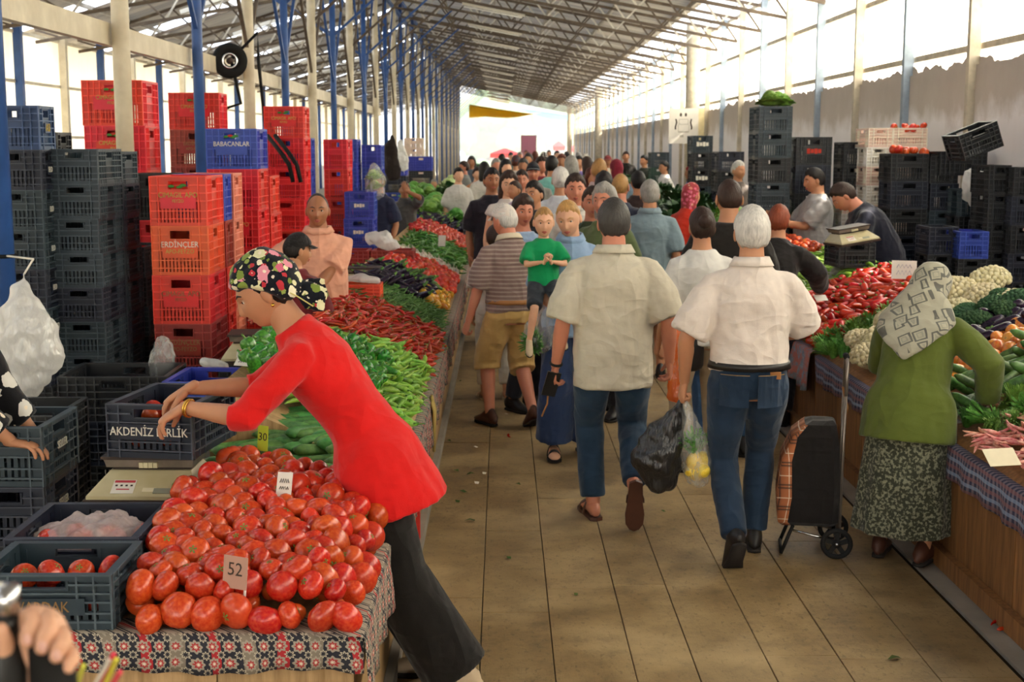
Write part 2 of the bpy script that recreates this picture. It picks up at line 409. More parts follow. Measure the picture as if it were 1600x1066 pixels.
# ================================================================ people: the figure builder
def m_skin(name, col, blush='b0604a'):
    t = NT(name); v = t.coord()
    c = t.ramp(t.noise(9, 4, v), [(.3, tuple(x*.86 for x in hexc(col))), (.7, hexc(col))])
    c = t.mix(t.math('MULTIPLY', t.noise(4, 2, v), .25), c, hexc(blush))
    t.set(t.b.inputs['Base Color'], c); t.b.inputs['Roughness'].default_value = .5; t.b.inputs['Specular IOR Level'].default_value = .35
    t.b.inputs['Subsurface Weight'].default_value = .08; t.b.inputs['Subsurface Radius'].default_value = (.02, .007, .004); t.b.inputs['Subsurface Scale'].default_value = .5
    return t.m
SK = {'tan': m_skin('skin_tan', 'c08a66'), 'fair': m_skin('skin_fair', 'dcab8b'), 'red': m_skin('skin_ruddy', 'c9866a', 'b04a3a'), 'brown': m_skin('skin_brown', 'a06d4c')}
def m_cloth(name, col, wr=.35, pat=None, fine=True):
    """woven cloth: soft colour variation, weave and wrinkle relief; pat(t, v, c) may return a patterned colour"""
    if name in MC: return MC[name]
    if isinstance(col, str): col = hexc(col)
    t = NT(name); v = t.coord()
    n = t.noise(7, 4, v, .6)
    c = t.ramp(n, [(.25, tuple(x*.86 for x in col)), (.75, tuple(min(1, x*1.08) for x in col))])
    if pat: c = pat(t, v, c)
    t.set(t.b.inputs['Base Color'], c); t.b.inputs['Roughness'].default_value = .85; t.b.inputs['Specular IOR Level'].default_value = .15
    t.b.inputs['Sheen Weight'].default_value = .15
    def crease(sc, vec):
        r = t.math('ABSOLUTE', t.math('SUBTRACT', t.noise(sc, 1.5, vec, .45), .5)); return t.math('SUBTRACT', 1.0, t.math('MINIMUM', t.math('MULTIPLY', r, 7.0), 1.0))
    w = t.math('ADD', t.math('MULTIPLY', crease(4.2, t.coord(scale=(1.6, 1.6, .6), rot=(.35, .55, .2))), .6), t.math('MULTIPLY', crease(7.5, t.coord(scale=(.7, .7, 1.5), rot=(-.5, .3, .9))), .3))
    w = t.math('ADD', w, t.math('MULTIPLY', t.noise(5, 3, v), 1.2))
    if fine: w = t.math('MULTIPLY_ADD', t.noise(260, 1, v), .06, w)
    t.bump(w, min(1, wr*1.5), .022); MC[name] = t.m; return t.m
def p_stripe(freq, col, thin=.5, axis=2):
    def f(t, v, c):
        g = t.add('SeparateXYZ'); t.set(g.inputs[0], v)
        s = t.math('GREATER_THAN', t.math('FRACT', t.math('MULTIPLY', g.outputs[axis], freq)), thin)
        return t.mix(t.math('MULTIPLY', s, .8), c, hexc(col))
    return f
def p_cells(scale, cols, rand=1.0, metric='EUCLIDEAN'):
    """scattered flower-like blotches"""
    def f(t, v, c):
        w = t.add('TexVoronoi', {'Scale': scale, 'Randomness': rand}, distance=metric); t.set(w.inputs['Vector'], v)
        n = t.noise(scale*2.2, 2, v)
        d = t.math('ADD', w.outputs['Distance'], t.math('MULTIPLY', t.math('SUBTRACT', n, .5), .55))
        col = t.ramp(w.outputs['Color'], [(i/len(cols), hexc(k)) for i, k in enumerate(cols)])
        col.node.color_ramp.interpolation = 'CONSTANT'
        inner = t.math('LESS_THAN', d, .13); ring = t.math('LESS_THAN', d, .52)
        c = t.mix(ring, c, col); return t.mix(inner, c, hexc('e8d9c4'))
    return f
def smst(x): x = np.clip(x, 0, 1); return x*x*(3-2*x)
def head_grid(lod):
    nl, na = {0: (56, 44), 1: (36, 28), 2: (18, 14)}[lod]
    th = np.linspace(-PI, PI, nl, endpoint=False); th = th - .55*np.sin(th)      # crowd meridians round the face
    la = np.linspace(-PI/2+.04, PI/2-.04, na)
    TH, LA = np.meshgrid(th, la)
    return np.stack([np.cos(LA)*np.sin(TH), np.cos(LA)*np.cos(TH), np.sin(LA)], -1)
def head_pos(D, child=False, fem=False):
    dx, dy, dz = D[..., 0], D[..., 1], D[..., 2]
    x, y, z = .077*dx, .099*dy, .118*dz
    t = np.clip(-dz, 0, 1)
    x = x*(1-(.30 if not child else .2)*t**1.4); y = np.where(dy < 0, y*(1-.40*t), y) + np.where(dy > 0, .010*t*(dz < 0), 0)
    top = np.clip(dz, 0, 1); y = np.where(dy > 0, y*(1-.05*top), y*(1+.04*top))
    fr = smst((dy-.25)/.4)
    g = lambda a, b, s, q: np.exp(-(((a-b)/s)**2 if q == 0 else ((a-b)/s)**2))
    for sx in (-1, 1):
        y = y - fr*.011*g(x, sx*.032, .017, 0)*g(z, .010, .011, 0)
        y = y + fr*.004*g(x, sx*.042, .018, 0)*g(z, -.028, .018, 0)
    y = y + fr*.006*g(z, .030, .010, 0)*g(x, 0, .05, 0)
    prof = np.interp(z, [-.046, -.036, -.028, .0, .028], [0, .75, 1.0, .55, 0.1])
    y = y + fr*(.022 if not child else .012)*prof*g(x, 0, .0095+.005*smst(-z/.03), 0)
    y = y + fr*.006*g(x, 0, .020, 0)*(g(z, -.056, .006, 0)+g(z, -.068, .006, 0)) - fr*.004*g(x, 0, .022, 0)*g(z, -.062, .003, 0)
    y = y + fr*.010*g(z, -.098, .016, 0)*g(x, 0, .026, 0)
    return np.stack([x, y, z], -1)
def add_grid(mb, P, Hc, Hm, s):
    na, nl = P.shape[:2]; R = []
    for i in range(na): R.append([Hc + Hm @ (Vector(P[i, k])*s) for k in range(nl)])
    mb.rings(R)
def hair_line(style, dy):
    X = [-1, -.5, 0, .3, .6, 1]
    L = {'short': [-.72, -.62, -.30, .22, .46, .50], 'crop': [-.62, -.55, -.2, .28, .48, .54], 'bald': [-.66, -.56, -.15, .8, 1.1, 1.1],
         'long': [-.75, -.72, -.45, .20, .48, .56], 'cap': [-.05, .0, .12, .26, .34, .36], 'scarf': [-.9, -.8, -.50, .12, .36, .46]}[style]
    return np.interp(dy, X, L)
def ik(a, b, l1, l2, hint):
    a, b, hint = Vector(a), Vector(b), Vector(hint); d = b-a; L = min(d.length, (l1+l2)*.999)
    t = d.normalized(); b = a + t*L
    k = (l1*l1 - l2*l2 + L*L)/(2*L); hgt = math.sqrt(max(l1*l1-k*k, 0))
    u = hint - t*hint.dot(t)
    if u.length < 1e-5: u = t.orthogonal()
    return a + t*k + u.normalized()*hgt, b
def hand(mb, w, d, n, sg, curl=.35, s=1.0, spread=.06, thumb=.6):
    """five-fingered hand at wrist w, pointing d, palm facing n; sg = side the thumb leaves on, along n x d"""
    d = Vector(d).normalized(); n = Vector(n); n = (n - d*n.dot(d)).normalized(); a = n.cross(d)*sg
    w = Vector(w); P = lambda x, y, z: w + d*(x*s) + a*(y*s) + n*(z*s)
    mb.tube([P(-.02, 0, 0), P(.01, 0, 0), P(.04, .003, 0), P(.075, .002, 0), P(.095, 0, .002)], [(.026*s, .020*s), (.027*s, .019*s), (.038*s, .017*s), (.041*s, .015*s), (.037*s, .012*s)], 12, side=a, cap='round')
    for k, (yb, L, xb) in enumerate(((.030, .070, .088), (.010, .078, .094), (-.011, .073, .091), (-.030, .057, .082))):
        p = P(xb-.012, yb, .001); dd = (d + a*((1.5-k)*spread)).normalized(); pts = [p]; ang = 0; c = curl*(1+.12*k)
        for q, f in ((.12, 0.2), (.42, 1), (.29, 1), (.17, .7)):
            ang += c*f; v = dd*math.cos(ang) + n*math.sin(ang); p = p + v*(L*q*s*1.02); pts.append(p)
        mb.tube(pts, [.0095*s, .0092*s, .0088*s, .0080*s, .0066*s], 8, cap='round')
    b = P(.022, .026, .008); v1 = (d*.75 + a*.75 + n*thumb*.5).normalized(); v2 = (d*1.0 + a*.28 + n*thumb).normalized()
    mb.tube([b, b + v1*(.035*s), b + v1*(.035*s) + v2*(.030*s), b + v1*(.035*s) + v2*(.054*s)], [.015*s, .0115*s, .010*s, .0075*s], 8, cap='round')
BODYQ = []
def remesh(o, vox, it=3, disp=0, dscale=.15):
    m = o.modifiers.new('r', 'REMESH'); m.mode = 'VOXEL'; m.voxel_size = vox; m.use_smooth_shade = True
    if disp:
        key = 'wrinkle%g' % dscale
        tx = bpy.data.textures.get(key) or bpy.data.textures.new(key, 'CLOUDS'); tx.noise_scale = dscale; tx.noise_depth = 1
        q = o.modifiers.new('d', 'DISPLACE'); q.texture = tx; q.strength = disp; q.mid_level = .5; q.texture_coords = 'LOCAL'
    q = o.modifiers.new('s', 'SMOOTH'); q.factor = .5; q.iterations = it
    BODYQ.append((o, None)); return o
M_eye = mat('eye_white', 'd8d0c8', .2, .5, .02); M_iris = mat('eye_dark', '20140e', .15, .5, .02); M_lip = mat('lip', 'a8584c', .45, .3, .08)
def m_hair(n, c):
    t = NT('hair_'+n); v = t.coord(scale=(1, 1, .16)); k = t.noise(95, 3, v, .6); k2 = t.noise(9, 2, t.coord())
    col = t.ramp(t.math('MULTIPLY_ADD', k2, .5, t.math('MULTIPLY', k, .5)), [(.35, tuple(x*.62 for x in hexc(c))), (.62, tuple(min(1, x*1.25) for x in hexc(c)))])
    t.set(t.b.inputs['Base Color'], col); t.b.inputs['Roughness'].default_value = .55; t.b.inputs['Specular IOR Level'].default_value = .3; t.bump(k, .9, .006); return t.m
HC = {k: m_hair(k, c) for k, c in dict(black='1a1412', brown='33221a', darkgrey='3f3b38', grey='8f8a84', white='c4bfb8', blond='b5894f', auburn='5a2a1c', ginger='7d3a22', sandy='9c7444').items()}
M_shoe = mat('black_shoe', '1d1917', .5, .4, .2); M_sole = mat('shoe_sole', '2a2522', .8, .2, .2); M_bshoe = mat('brown_shoe', '4b2c20', .5, .4, .2); M_wshoe = mat('pale_shoe', 'b9a488', .7, .2, .15)
def person(loc, yaw, label, h=1.7, build=1.0, belly=0, fem=False, a1=0, a2=0, a3=None, side=0, twist=0, head=(0, 0, 0), pel=(0, 0, 0), L=None, R=None,
           FL=None, FR=None, skin='tan', top=None, bot=None, shoes='shoe', shoe_m=None, hair='short', hairc='black', cap_m=None, lod=1, child=False, face=True, group='market crowd', z0=0, sit=False, neckf=0, brows=True):
    s = h/1.72; hs = s*(1.0 if not child else 1.55)
    V = lambda *a: Vector(a)
    root = empty('person', (loc[0], loc[1], z0), yaw, label, 'person', group)
    skm = SK[skin]; vox = {0: .010, 1: .015, 2: .028}[lod]
    P = V(pel[0], pel[1], .97*s + pel[2])
    dr = lambda a, b: V(math.sin(b), math.sin(a)*math.cos(b), math.cos(a)*math.cos(b)).normalized()
    dp, d1, d2 = dr(a1*.55, side*.5), dr(a1, side), dr(a2, side); d3 = dr(a2*.6 if a3 is None else a3, side*.5)
    Wp = P + d1*(.13*s); N = Wp + d2*(.37*s)
    def sp(z):
        if z <= .97: return P + dp*((z-.97)*s)
        if z <= 1.10: return P + d1*((z-.97)*s)
        if z <= 1.47: return Wp + d2*((z-1.10)*s)
        return N + d3*((z-1.47)*s)
    sv = V(math.cos(twist), math.sin(twist), 0); pv = V(math.cos(twist*.3), math.sin(twist*.3), 0)
    fwd = lambda z: (sv if z > 1.1 else pv).cross(d2 if z > 1.1 else d1) * -1
    bw = build
    hipw = 1.06 if fem else 1.0; wst = .90 if fem else 1.0; shw = .92 if fem else 1.0
    RG = [(.82, .13*hipw, .10), (.88, .172*hipw, .125), (.95, .172*hipw, .128), (1.02, .158*wst, .118), (1.10, .148*wst, .112), (1.20, .158*shw, .118), (1.30, .172*shw, .122), (1.35, .168*shw, .112), (1.39, .142*shw, .098), (1.425, .106*shw, .080), (1.455, .082, .070), (1.48, .064, .062), (1.53, .054, .058), (1.58, .052, .056)]
    def ring(z, ex=0):
        rx, ry = np.interp(z, [r[0] for r in RG], [r[1] for r in RG]), np.interp(z, [r[0] for r in RG], [r[2] for r in RG])
        k = bw if z < 1.45 else (1+bw)/2
        b = belly*math.exp(-((z-1.08)/.13)**2) + (.02 if fem else 0)*math.exp(-((z-1.27)/.06)**2)
        return sp(z) + fwd(z)*(b*s*.55), ((rx*k+ex)*s, (ry*k+b*.6+ex)*s)
    nu = MB()
    rr = [ring(r[0]) for r in RG]
    nu.tube([r[0] for r in rr], [r[1] for r in rr], 20, side=sv)
    SC = Wp + d2*(.264*s); shx = .172*bw*shw*s
    J = {}
    Hc = N + d3*((.065 if not child else .05)*s) + V(0, 0, 0)
    hp, hy, hr = head
    Hm = Matrix.Rotation(hy+twist*.5, 3, 'Z') @ Matrix.Rotation(hr, 3, 'Y') @ Matrix.Rotation(-hp, 3, 'X')
    Hc = N + d3*(.034*s) + Hm @ V(0, .018*hs, .108*hs) + V(0, neckf, 0)
    nu.tube([sp(1.44), N + d3*(.02*s), Hc + Hm @ V(0, -.012, -.05)*hs, Hc + Hm @ V(0, -.01, .0)*hs], [(.07*s, .062*s), (.061*s*min(bw, 1.15), .060*s), (.058*hs, .058*hs), (.05*hs, .05*hs)], 14, side=sv)
    ex = MB()
    for sg, A in ((-1, L), (1, R)):
        sj = SC + sv*(sg*shx)
        A = dict(A or {})
        wr = A.get('w'); wr = V(*wr) if wr is not None else sj + V(sg*.06*s, .04*s, -.51*s)
        if 'rel' in A: wr = sj + V(*A['rel'])*s
        el, wr = ik(sj, wr, .285*s, .255*s, A.get('hint', (sg*.25, -1, -.1)))
        am = (bw-1)*.5+1
        nu.tube([sj - sv*(sg*.03*s), sj, sj.lerp(el, .35), sj.lerp(el, .75), el, el.lerp(wr, .3), el.lerp(wr, .75), wr], [.050*s*am, .054*s*am, .050*s*am, .043*s*am, .040*s*am, .041*s*am, .031*s*am, .026*s*am], 12, cap='round')
        fd = (wr-el).normalized(); hd = V(*A['hd']).normalized() if 'hd' in A else fd
        pn = V(*A['pn']) if 'pn' in A else V(-sg, .15, 0)
        ths = A.get('th', 1 if (pn.cross(hd)).dot(V(0, 1, .2)) > 0 else -1)
        if lod < 2: hand(ex, wr, hd, pn, ths, A.get('curl', .4), s*(1.0 if not child else 1.1), thumb=A.get('thumb', .6))
        else: ex.tube([wr, wr + hd*.06*s, wr + hd*.15*s], [.028*s, .036*s, .02*s], 8, cap='round')
        J[sg] = (sj, el, wr, hd)
    K = {}
    for sg, Ft in ((-1, FL), (1, FR)):
        Ft = dict(Ft or {}); hj = P - dp*(.06*s) + pv*(sg*.092*s*bw)
        an = V(*Ft['p']) if 'p' in Ft else V(P.x*.5 + sg*.11*s*bw, 0.0, .085*s)
        kn, an = ik(hj, an, .43*s, .43*s, Ft.get('hint', (sg*.1, 1, 0)))
        lm = (bw-1)*.6+1
        nu.tube([hj, hj.lerp(kn, .25), hj.lerp(kn, .7), kn, kn.lerp(an, .3), kn.lerp(an, .7), an], [.088*s*lm, .090*s*lm, .068*s*lm, .056*s*lm, .058*s*lm, .044*s*lm, .038*s*lm], 14, cap='round')
        tp = Ft.get('pitch', 0); fy = Ft.get('yaw', sg*-.12)
        fd = V(-math.sin(fy)*math.cos(tp), math.cos(fy)*math.cos(tp), -math.sin(tp)); up = V(-math.sin(fy)*math.sin(tp), math.cos(fy)*math.sin(tp), math.cos(tp)); sd = fd.cross(up)
        K[sg] = (hj, kn, an, fd, up, sd)
        q = lambda x, z: an + fd*(x*s) + up*(z*s)
        if shoes in ('sandal', 'flat'):
            ex.tube([q(-.05, -.04), q(-.02, -.03), q(.04, -.03), (q(.11, -.045)), q(.17, -.055), q(.20, -.06)], [(.026*s, .03*s), (.034*s, .045*s), (.036*s, .035*s), (.042*s, .022*s), (.04*s, .015*s), (.025*s, .010*s)], 12, side=sd, cap='round')
    if lod < 2 or True:
        D = head_grid(lod); add_grid(ex, head_pos(D, child, fem), Hc, Hm, hs)
        for sg in (-1, 1):
            if lod < 2: ex.ball(Hc + Hm @ V(sg*.078, -.008, -.005)*hs, (.010*hs, .020*hs, .033*hs), 10, 8, Hm @ Matrix.Rotation(sg*.35, 3, 'Z') @ Matrix.Rotation(-.15, 3, 'X'))
            else: ex.ball(Hc + Hm @ V(sg*.078, -.008, -.005)*hs, (.010*hs, .018*hs, .03*hs), 6, 4, Hm)
    body = nu.build('body', skm, root, True); remesh(body, vox*1.2, 3); BODYQ[-1] = (body, ex)
    hpnt = lambda x, z, off=0: Hc + Hm @ V(*(hsurf(x, z, child, fem) + np.array([0, off, 0])))*hs
    if face:
        for sg in (-1, 1):
            c = hpnt(sg*.032, .010, -.006)
            e = MB(); e.ball(c, .0115*hs, 12, 8); e.k = 1; e.ball(c + Hm @ V(0, .0062, -.0005)*hs, .0074*hs, 10, 6)
            e.build('eye', [M_eye, M_iris], root, True)
            MB().tube([hpnt(sg*.014, .030, .001), hpnt(sg*.032, .037, .002), hpnt(sg*.050, .030, .001)], [.002*hs, .0042*hs, .002*hs], 6).build('eyebrow', HC.get(hairc, HC['brown']) if hairc not in ('white', 'grey') else HC['darkgrey'], root, True)
            if lod < 2: MB().tube([hpnt(sg*.019, .011, .004), hpnt(sg*.032, .019, .003), hpnt(sg*.046, .010, .002)], .0016*hs, 6).build('eyelid', skm, root, True)
        m = MB(); m.tube([hpnt(-.023, -.061, .0), hpnt(-.009, -.0565, .003), hpnt(.009, -.0565, .003), hpnt(.023, -.061, .0)], [.002*hs, .0046*hs, .0046*hs, .002*hs], 8); m.tube([hpnt(-.019, -.064, .0), hpnt(0, -.069, .004), hpnt(.019, -.064, .0)], [.002*hs, .006*hs, .002*hs], 8); m.build('lips', M_lip, root, True)
    # hair, cap or scarf shell
    if hair:
        st = {'short': 'short', 'crop': 'crop', 'bald': 'bald', 'long': 'long', 'bun': 'short', 'curly': 'long', 'cap': 'short', 'scarf': 'short', 'pony': 'short'}[hair]
        D = head_grid(min(lod, 1)); B = head_pos(D, child, fem)
        def shell(st, th, nz=0):
            mk = smst((D[..., 2]-hair_line(st, D[..., 1])-(.05*np.sin(D[..., 0]*13+.7)+.035*np.sin(D[..., 0]*31) if st in ('short', 'crop', 'long') else 0))/(.34 if st in ('short', 'crop', 'bald', 'long') else .16))
            ear = np.exp(-(((D[..., 1]+.05)/.22)**2 + ((D[..., 2]+.1)/.28)**2))*(np.abs(D[..., 0]) > .5)
            if st in ('short', 'crop', 'bald'): mk = mk*(1-ear*.95)
            amp = -.006 + (th+.006)*mk
            if nz: amp = amp + mk*nz*(np.sin(D[..., 0]*37+D[..., 2]*23)*np.sin(D[..., 1]*31+D[..., 2]*17)+np.sin(D[..., 0]*71)*.4)
            q = B.copy(); nr = D/np.linalg.norm(D*np.array([.8, .65, .55]), axis=-1, keepdims=True)*.75
            return q + nr*amp[..., None]
        hm = HC[hairc]
        if hair != 'scarf':
            hb = MB(); add_grid(hb, shell(st, {'short': .017, 'crop': .008, 'bald': .006, 'long': .024}[st] if not child else .008, {'curly': .006}.get(hair, .0012)), Hc, Hm, hs)
            if hair == 'bun': hb.ball(Hc + Hm @ V(0, -.115, .045)*hs, .048*hs)
            if hair == 'pony': hb.tube([Hc + Hm @ V(*q)*hs for q in ((0, -.09, .04), (0, -.14, 0), (0, -.15, -.09), (0, -.13, -.18))], [.03*hs, .036*hs, .035*hs, .012*hs], 10, cap='round')
            if hair in ('long', 'curly'):
                zz = (-.16 if hair == 'curly' else -.27)
                hb.tube([Hc + Hm @ V(*q)*hs for q in ((0, -.045, .05), (0, -.055, -.05), (0, -.06, -.12), (0, -.065, zz))], [(.085*hs, .065*hs), (.100*hs, .07*hs), (.105*hs, .06*hs), (.07*hs, .035*hs)], 16, side=Hm @ V(1, 0, 0), cap='round')
            ho = hb.build('hair', hm, root, True)
            if hair == 'curly': remesh(ho, vox, 1, .014, .035)
        if hair in ('cap',):
            cb = MB(); add_grid(cb, shell('cap', .017), Hc, Hm, hs); co = cb.build('cap', cap_m, root, True)
            pk = []
            for r0, z in ((.080, .040), (.150, .034)):
                pk.append([Hc + Hm @ V(.088*math.sin(a)*(1 if r0 < .1 else .85), .03 + r0*math.cos(a)*.72 + (.02 if r0 > .1 else 0), z + .022*math.cos(a) - (.012 if r0 > .1 else 0))*hs for a in np.linspace(-1.3, 1.3, 12)])
            pk = [pk[0], pk[1], [p - Hm @ V(0, 0, .005)*hs for p in pk[1]], [p - Hm @ V(0, 0, .005)*hs for p in pk[0]]]
            MB().rings([[pk[j][i] for j in range(4)] for i in range(12)]).build('peak', cap_m, root, True)
            MB().ball(Hc + Hm @ V(0, -.005, .137)*hs, .007*hs, 8, 5).build('cap_button', cap_m, root, True)
        if hair == 'scarf':
            cb = MB(); add_grid(cb, shell('scarf', .016), Hc, Hm, hs)
            cb.tube([Hc + Hm @ V(*q)*hs for q in ((0, -.02, -.02), (0, -.035, -.11), (0, -.02, -.19))], [(.085*hs, .09*hs), (.082*hs, .075*hs), (.12*hs, .09*hs)], 16, side=Hm @ V(1, 0, 0), cap='round')
            remesh(cb.build('headscarf', cap_m, root, True), vox, 3, .012, .05)
    # clothes
    if top:
        tb = MB(); e = top.get('ease', .014); hem = top.get('hem', -.02); zs = [.97+hem]
        zs += [z for z in (.88, .95, 1.02, 1.10, 1.20, 1.30, 1.36, 1.40, 1.43, 1.455, top.get('nz', 1.475)) if z > .97+hem+.02]
        pr = []
        for z in zs:
            p, (rx, ry) = ring(max(z, .84), e)
            if z < .84: p = p + dp*((z-.84)*s)
            if top.get('straight') and z < 1.28:
                m = ring(1.28, e)[1]; rx = max(rx, m[0]*top['straight']); ry = max(ry, m[1]*top['straight'])
            if z < 1.02 and top.get('flare'): rx += top['flare']*(1.02-z)*s; ry += top['flare']*(1.02-z)*s*top.get('fy', 1)
            pr.append((p, (rx, ry)))
        tb.tube([q[0] for q in pr], [q[1] for q in pr], 24, side=sv)
        sl = top.get('sleeve', .6); am = (bw-1)*.5+1; fl = top.get('sl_r', .016)
        for sg in (-1, 1):
            sj, el, wr, _ = J[sg]; p = [SC + sv*(sg*shx*.45) + d2*(.022*s), sj]; r = [(.062*s*am), (.052*am+e*.8)*s]
            for f in (.3, .6, 1.0, 1.4, 1.8, 2.0):
                f0 = min(f, sl); q = sj.lerp(el, f0) if f0 <= 1 else el.lerp(wr, f0-1)
                p.append(q); r.append((np.interp(f0, [0, .4, 1, 1.5, 2], [.060, .052, .042, .038, .028])*am + e*.7 + fl*min(f0/.6, 1))*s)
                if f >= sl: break
            tb.tube(p, r, 16)
        to = tb.build(top.get('name', 'shirt'), top['m'], root, True); remesh(to, vox, 3, top.get('wr', .012), .10)
        if top.get('collar'):
            cb = MB(); R_ = []
            for z, k, o in ((1.452, 1.00, .012), (1.50, .98, .010), (1.505, 1.08, .013), (1.462, 1.25, .02)):
                p, (rx, ry) = ring(z); pts = []
                rx0, ry0 = (.064+o)*s*min(bw, 1.12)*k, (.062+o)*s*min(bw, 1.12)*k
                f = d3.cross(sv)*-1
                for i in range(20):
                    a = 2*PI*i/20 ; pts.append(p + sv*(rx0*math.sin(a)) + (sv.cross(d3)*-1)*(ry0*math.cos(a)) - d3*(.012*s if math.cos(a) > .8 else 0))
                R_.append(pts)
            cb.rings(R_, cap=False); co = cb.build('collar', top.get('cm', top['m']), root, True)
            so = co.modifiers.new('t', 'SOLIDIFY'); so.thickness = .004*s
    if bot:
        bb = MB(); e = bot.get('ease', .012); kind = bot.get('kind', 'pants')
        zt = bot.get('zt', 1.02)
        if kind == 'skirt':
            zh = bot['hem']; pr = [(ring(z, e)) for z in (zt, .95, .88)]
            c0 = (K[-1][2]+K[1][2])/2
            for f in (.35, .7, 1.0):
                c = pr[2][0].lerp(V(c0.x, c0.y, zh), f); pr.append((c, ((.19+.06*f)*bw*s, (.15+.07*f)*bw*s)))
            R_ = []; sdv = sv
            for i, (p, (rx, ry)) in enumerate(pr):
                f = max(0, (i-1)/4); R_.append([p + sdv*(rx*(1+.05*f*math.sin(9*a))*math.cos(a)) + V(-sdv.y, sdv.x, 0)*(ry*(1+.05*f*math.sin(9*a))*math.sin(a)) for a in np.linspace(0, 2*PI, 48, endpoint=False)])
            bb.rings(R_)
        else:
            pr = [ring(z, e) for z in (zt, .95, .88, .83)]
            bb.tube([q[0] for q in pr], [q[1] for q in pr], 22, side=pv)
            lm = (bw-1)*.6+1
            for sg in (-1, 1):
                hj, kn, an = K[sg][:3]; ln = bot.get('len', 1.93)
                fr = [(0, .094), (.25, .094), (.7, .076), (1.0, .066), (1.3, .064), (1.7, .058), (2.0, .056)]
                if kind == 'wide': fr = [(0, .090), (.25, .094), (.7, .100), (1.0, .108), (1.3, .112), (1.7, .118), (2.0, .122)]
                if kind == 'shorts': fr = [(0, .094), (.25, .102), (.7, .096), (1.0, .092), (2.0, .09)]
                p, r = [], []
                for f, rr_ in fr + [(ln, 0)]:
                    if f > ln: continue
                    rr_ = np.interp(f, [q[0] for q in fr], [q[1] for q in fr])
                    p.append(hj.lerp(kn, f) if f <= 1 else kn.lerp(an, f-1)); r.append((rr_*lm+e*.8)*s)
                o_ = sorted(range(len(p)), key=lambda i: ([f for f, _ in fr + [(ln, 0)] if f <= ln])[i]); p = [p[i] for i in o_]; r = [r[i] for i in o_]
                bb.tube(p, r, 18, side=K[sg][5])
        remesh(bb.build(bot.get('name', 'trousers' if kind != 'skirt' else 'skirt'), bot['m'], root, True), vox, 3, bot.get('wr', .014), .09)
    for sg in (-1, 1):
        hj, kn, an, fd, up, sd = K[sg]; q = lambda x, z: an + fd*(x*s) + up*(z*s)
        sm = shoe_m or M_shoe
        if shoes == 'shoe':
            o = MB().tube([q(-.075, -.045), q(-.06, -.035), q(-.02, -.012), q(.035, -.02), q(.09, -.04), (q(.15, -.052)), q(.195, -.058), q(.205, -.062)], [(.02*s, .025*s), (.036*s, .044*s), (.040*s, .066*s), (.042*s, .056*s), (.046*s, .038*s), (.046*s, .027*s), (.034*s, .018*s), (.015*s, .010*s)], 14, side=sd, cap='round').build('shoe', sm, root, True)
            sl_ = MB(); R_ = []
            for zz in (-.085, -.068): R_.append([q(x, zz) + sd*(y*s) for x, y in ((-.08, 0), (-.065, .032), (0, .036), (.06, .038), (.12, .048), (.17, .044), (.205, .022), (.213, 0), (.205, -.022), (.17, -.044), (.12, -.048), (.06, -.038), (0, -.036), (-.065, -.032))])
            sl_.rings(R_).build('sole', M_sole, o, True)
        elif shoes in ('sandal', 'flat'):
            R_ = []
            for zz in (-.085, -.066): R_.append([q(x, zz) + sd*(y*s) for x, y in ((-.085, 0), (-.07, .034), (0, .038), (.06, .040), (.12, .050), (.18, .046), (.215, .025), (.225, 0), (.215, -.025), (.18, -.046), (.12, -.050), (.06, -.040), (0, -.038), (-.07, -.034))])
            o = MB().rings(R_).build('sandal', sm, root, False)
            for x0, x1, z in ((.10, .145, -.045), (.03, .055, -.02)):
                st_ = []
                for a in np.linspace(0, PI, 9): st_.append([q(x, -.075 + (z+.075+.03)*math.sin(a)) + sd*(.048*math.cos(a)*s) for x in (x0, x1)])
                so = MB().rings([[p[0] for p in st_], [p[1] for p in st_]], cap=False, closed=False).build('strap', sm, o, True); so.modifiers.new('t', 'SOLIDIFY').thickness = .005
    return dict(root=root, J=J, K=K, Hc=Hc, Hm=Hm, hs=hs, s=s, ring=ring, sp=sp, sv=sv, d2=d2, vox=vox)
HS = {}
def hsurf(x, z, child, fem):
    """point of the face with given x and z (metres, adult head)"""
    k = (round(x, 4), round(z, 4), child, fem)
    if k not in HS:
        ky = np.linspace(.3, 1.2, 90); D = np.stack([np.full(90, x/.077), ky, np.full(90, z/.118)], -1)
        D = D/np.linalg.norm(D, axis=-1, keepdims=True); p = head_pos(D[:, None, :], child, fem)[:, 0]
        i = np.argmin(abs(p[:, 0]-x)+abs(p[:, 2]-z)); HS[k] = np.array([x, p[i, 1], z])
    return HS[k]
# ================================================================ the people of the photograph
def at(px, py, y, lift=.02):
    p = W(px, py, y); return (p.x, p.y), p.z - lift
def belt(p, z, m, hgt=.034, e=.026):
    R_ = []
    for zz in (z-hgt/2, z+hgt/2):
        for k in ((0, .004) if zz < z else (.004, 0)):
            c, (rx, ry) = p['ring'](zz, e+k); R_.append([c + p['sv']*(rx*math.cos(a)) + Vector((-p['sv'].y, p['sv'].x, 0))*(ry*math.sin(a)) for a in np.linspace(0, 2*PI, 32, endpoint=False)])
    R_.append(R_[0]); return MB().rings(R_, cap=False).build('belt', m, p['root'], True)
J_ = lambda n, c: m_cloth(n, c, .3, lambda t, v, k: t.mix(t.ramp(t.noise(3.2, 4, v), [(.42, (0, 0, 0)), (.68, (1, 1, 1))]), k, tuple(min(1, x*1.55) for x in hexc(c))))
M_jeans = J_('dark_blue_denim', '1f2f42'); M_jeans2 = J_('mid_blue_denim', '24374a')
M_leather = mat('black_leather', '1c1816', .45, .4, .15); M_tan_leather = mat('tan_leather', '9c6a3c', .5, .3, .15)
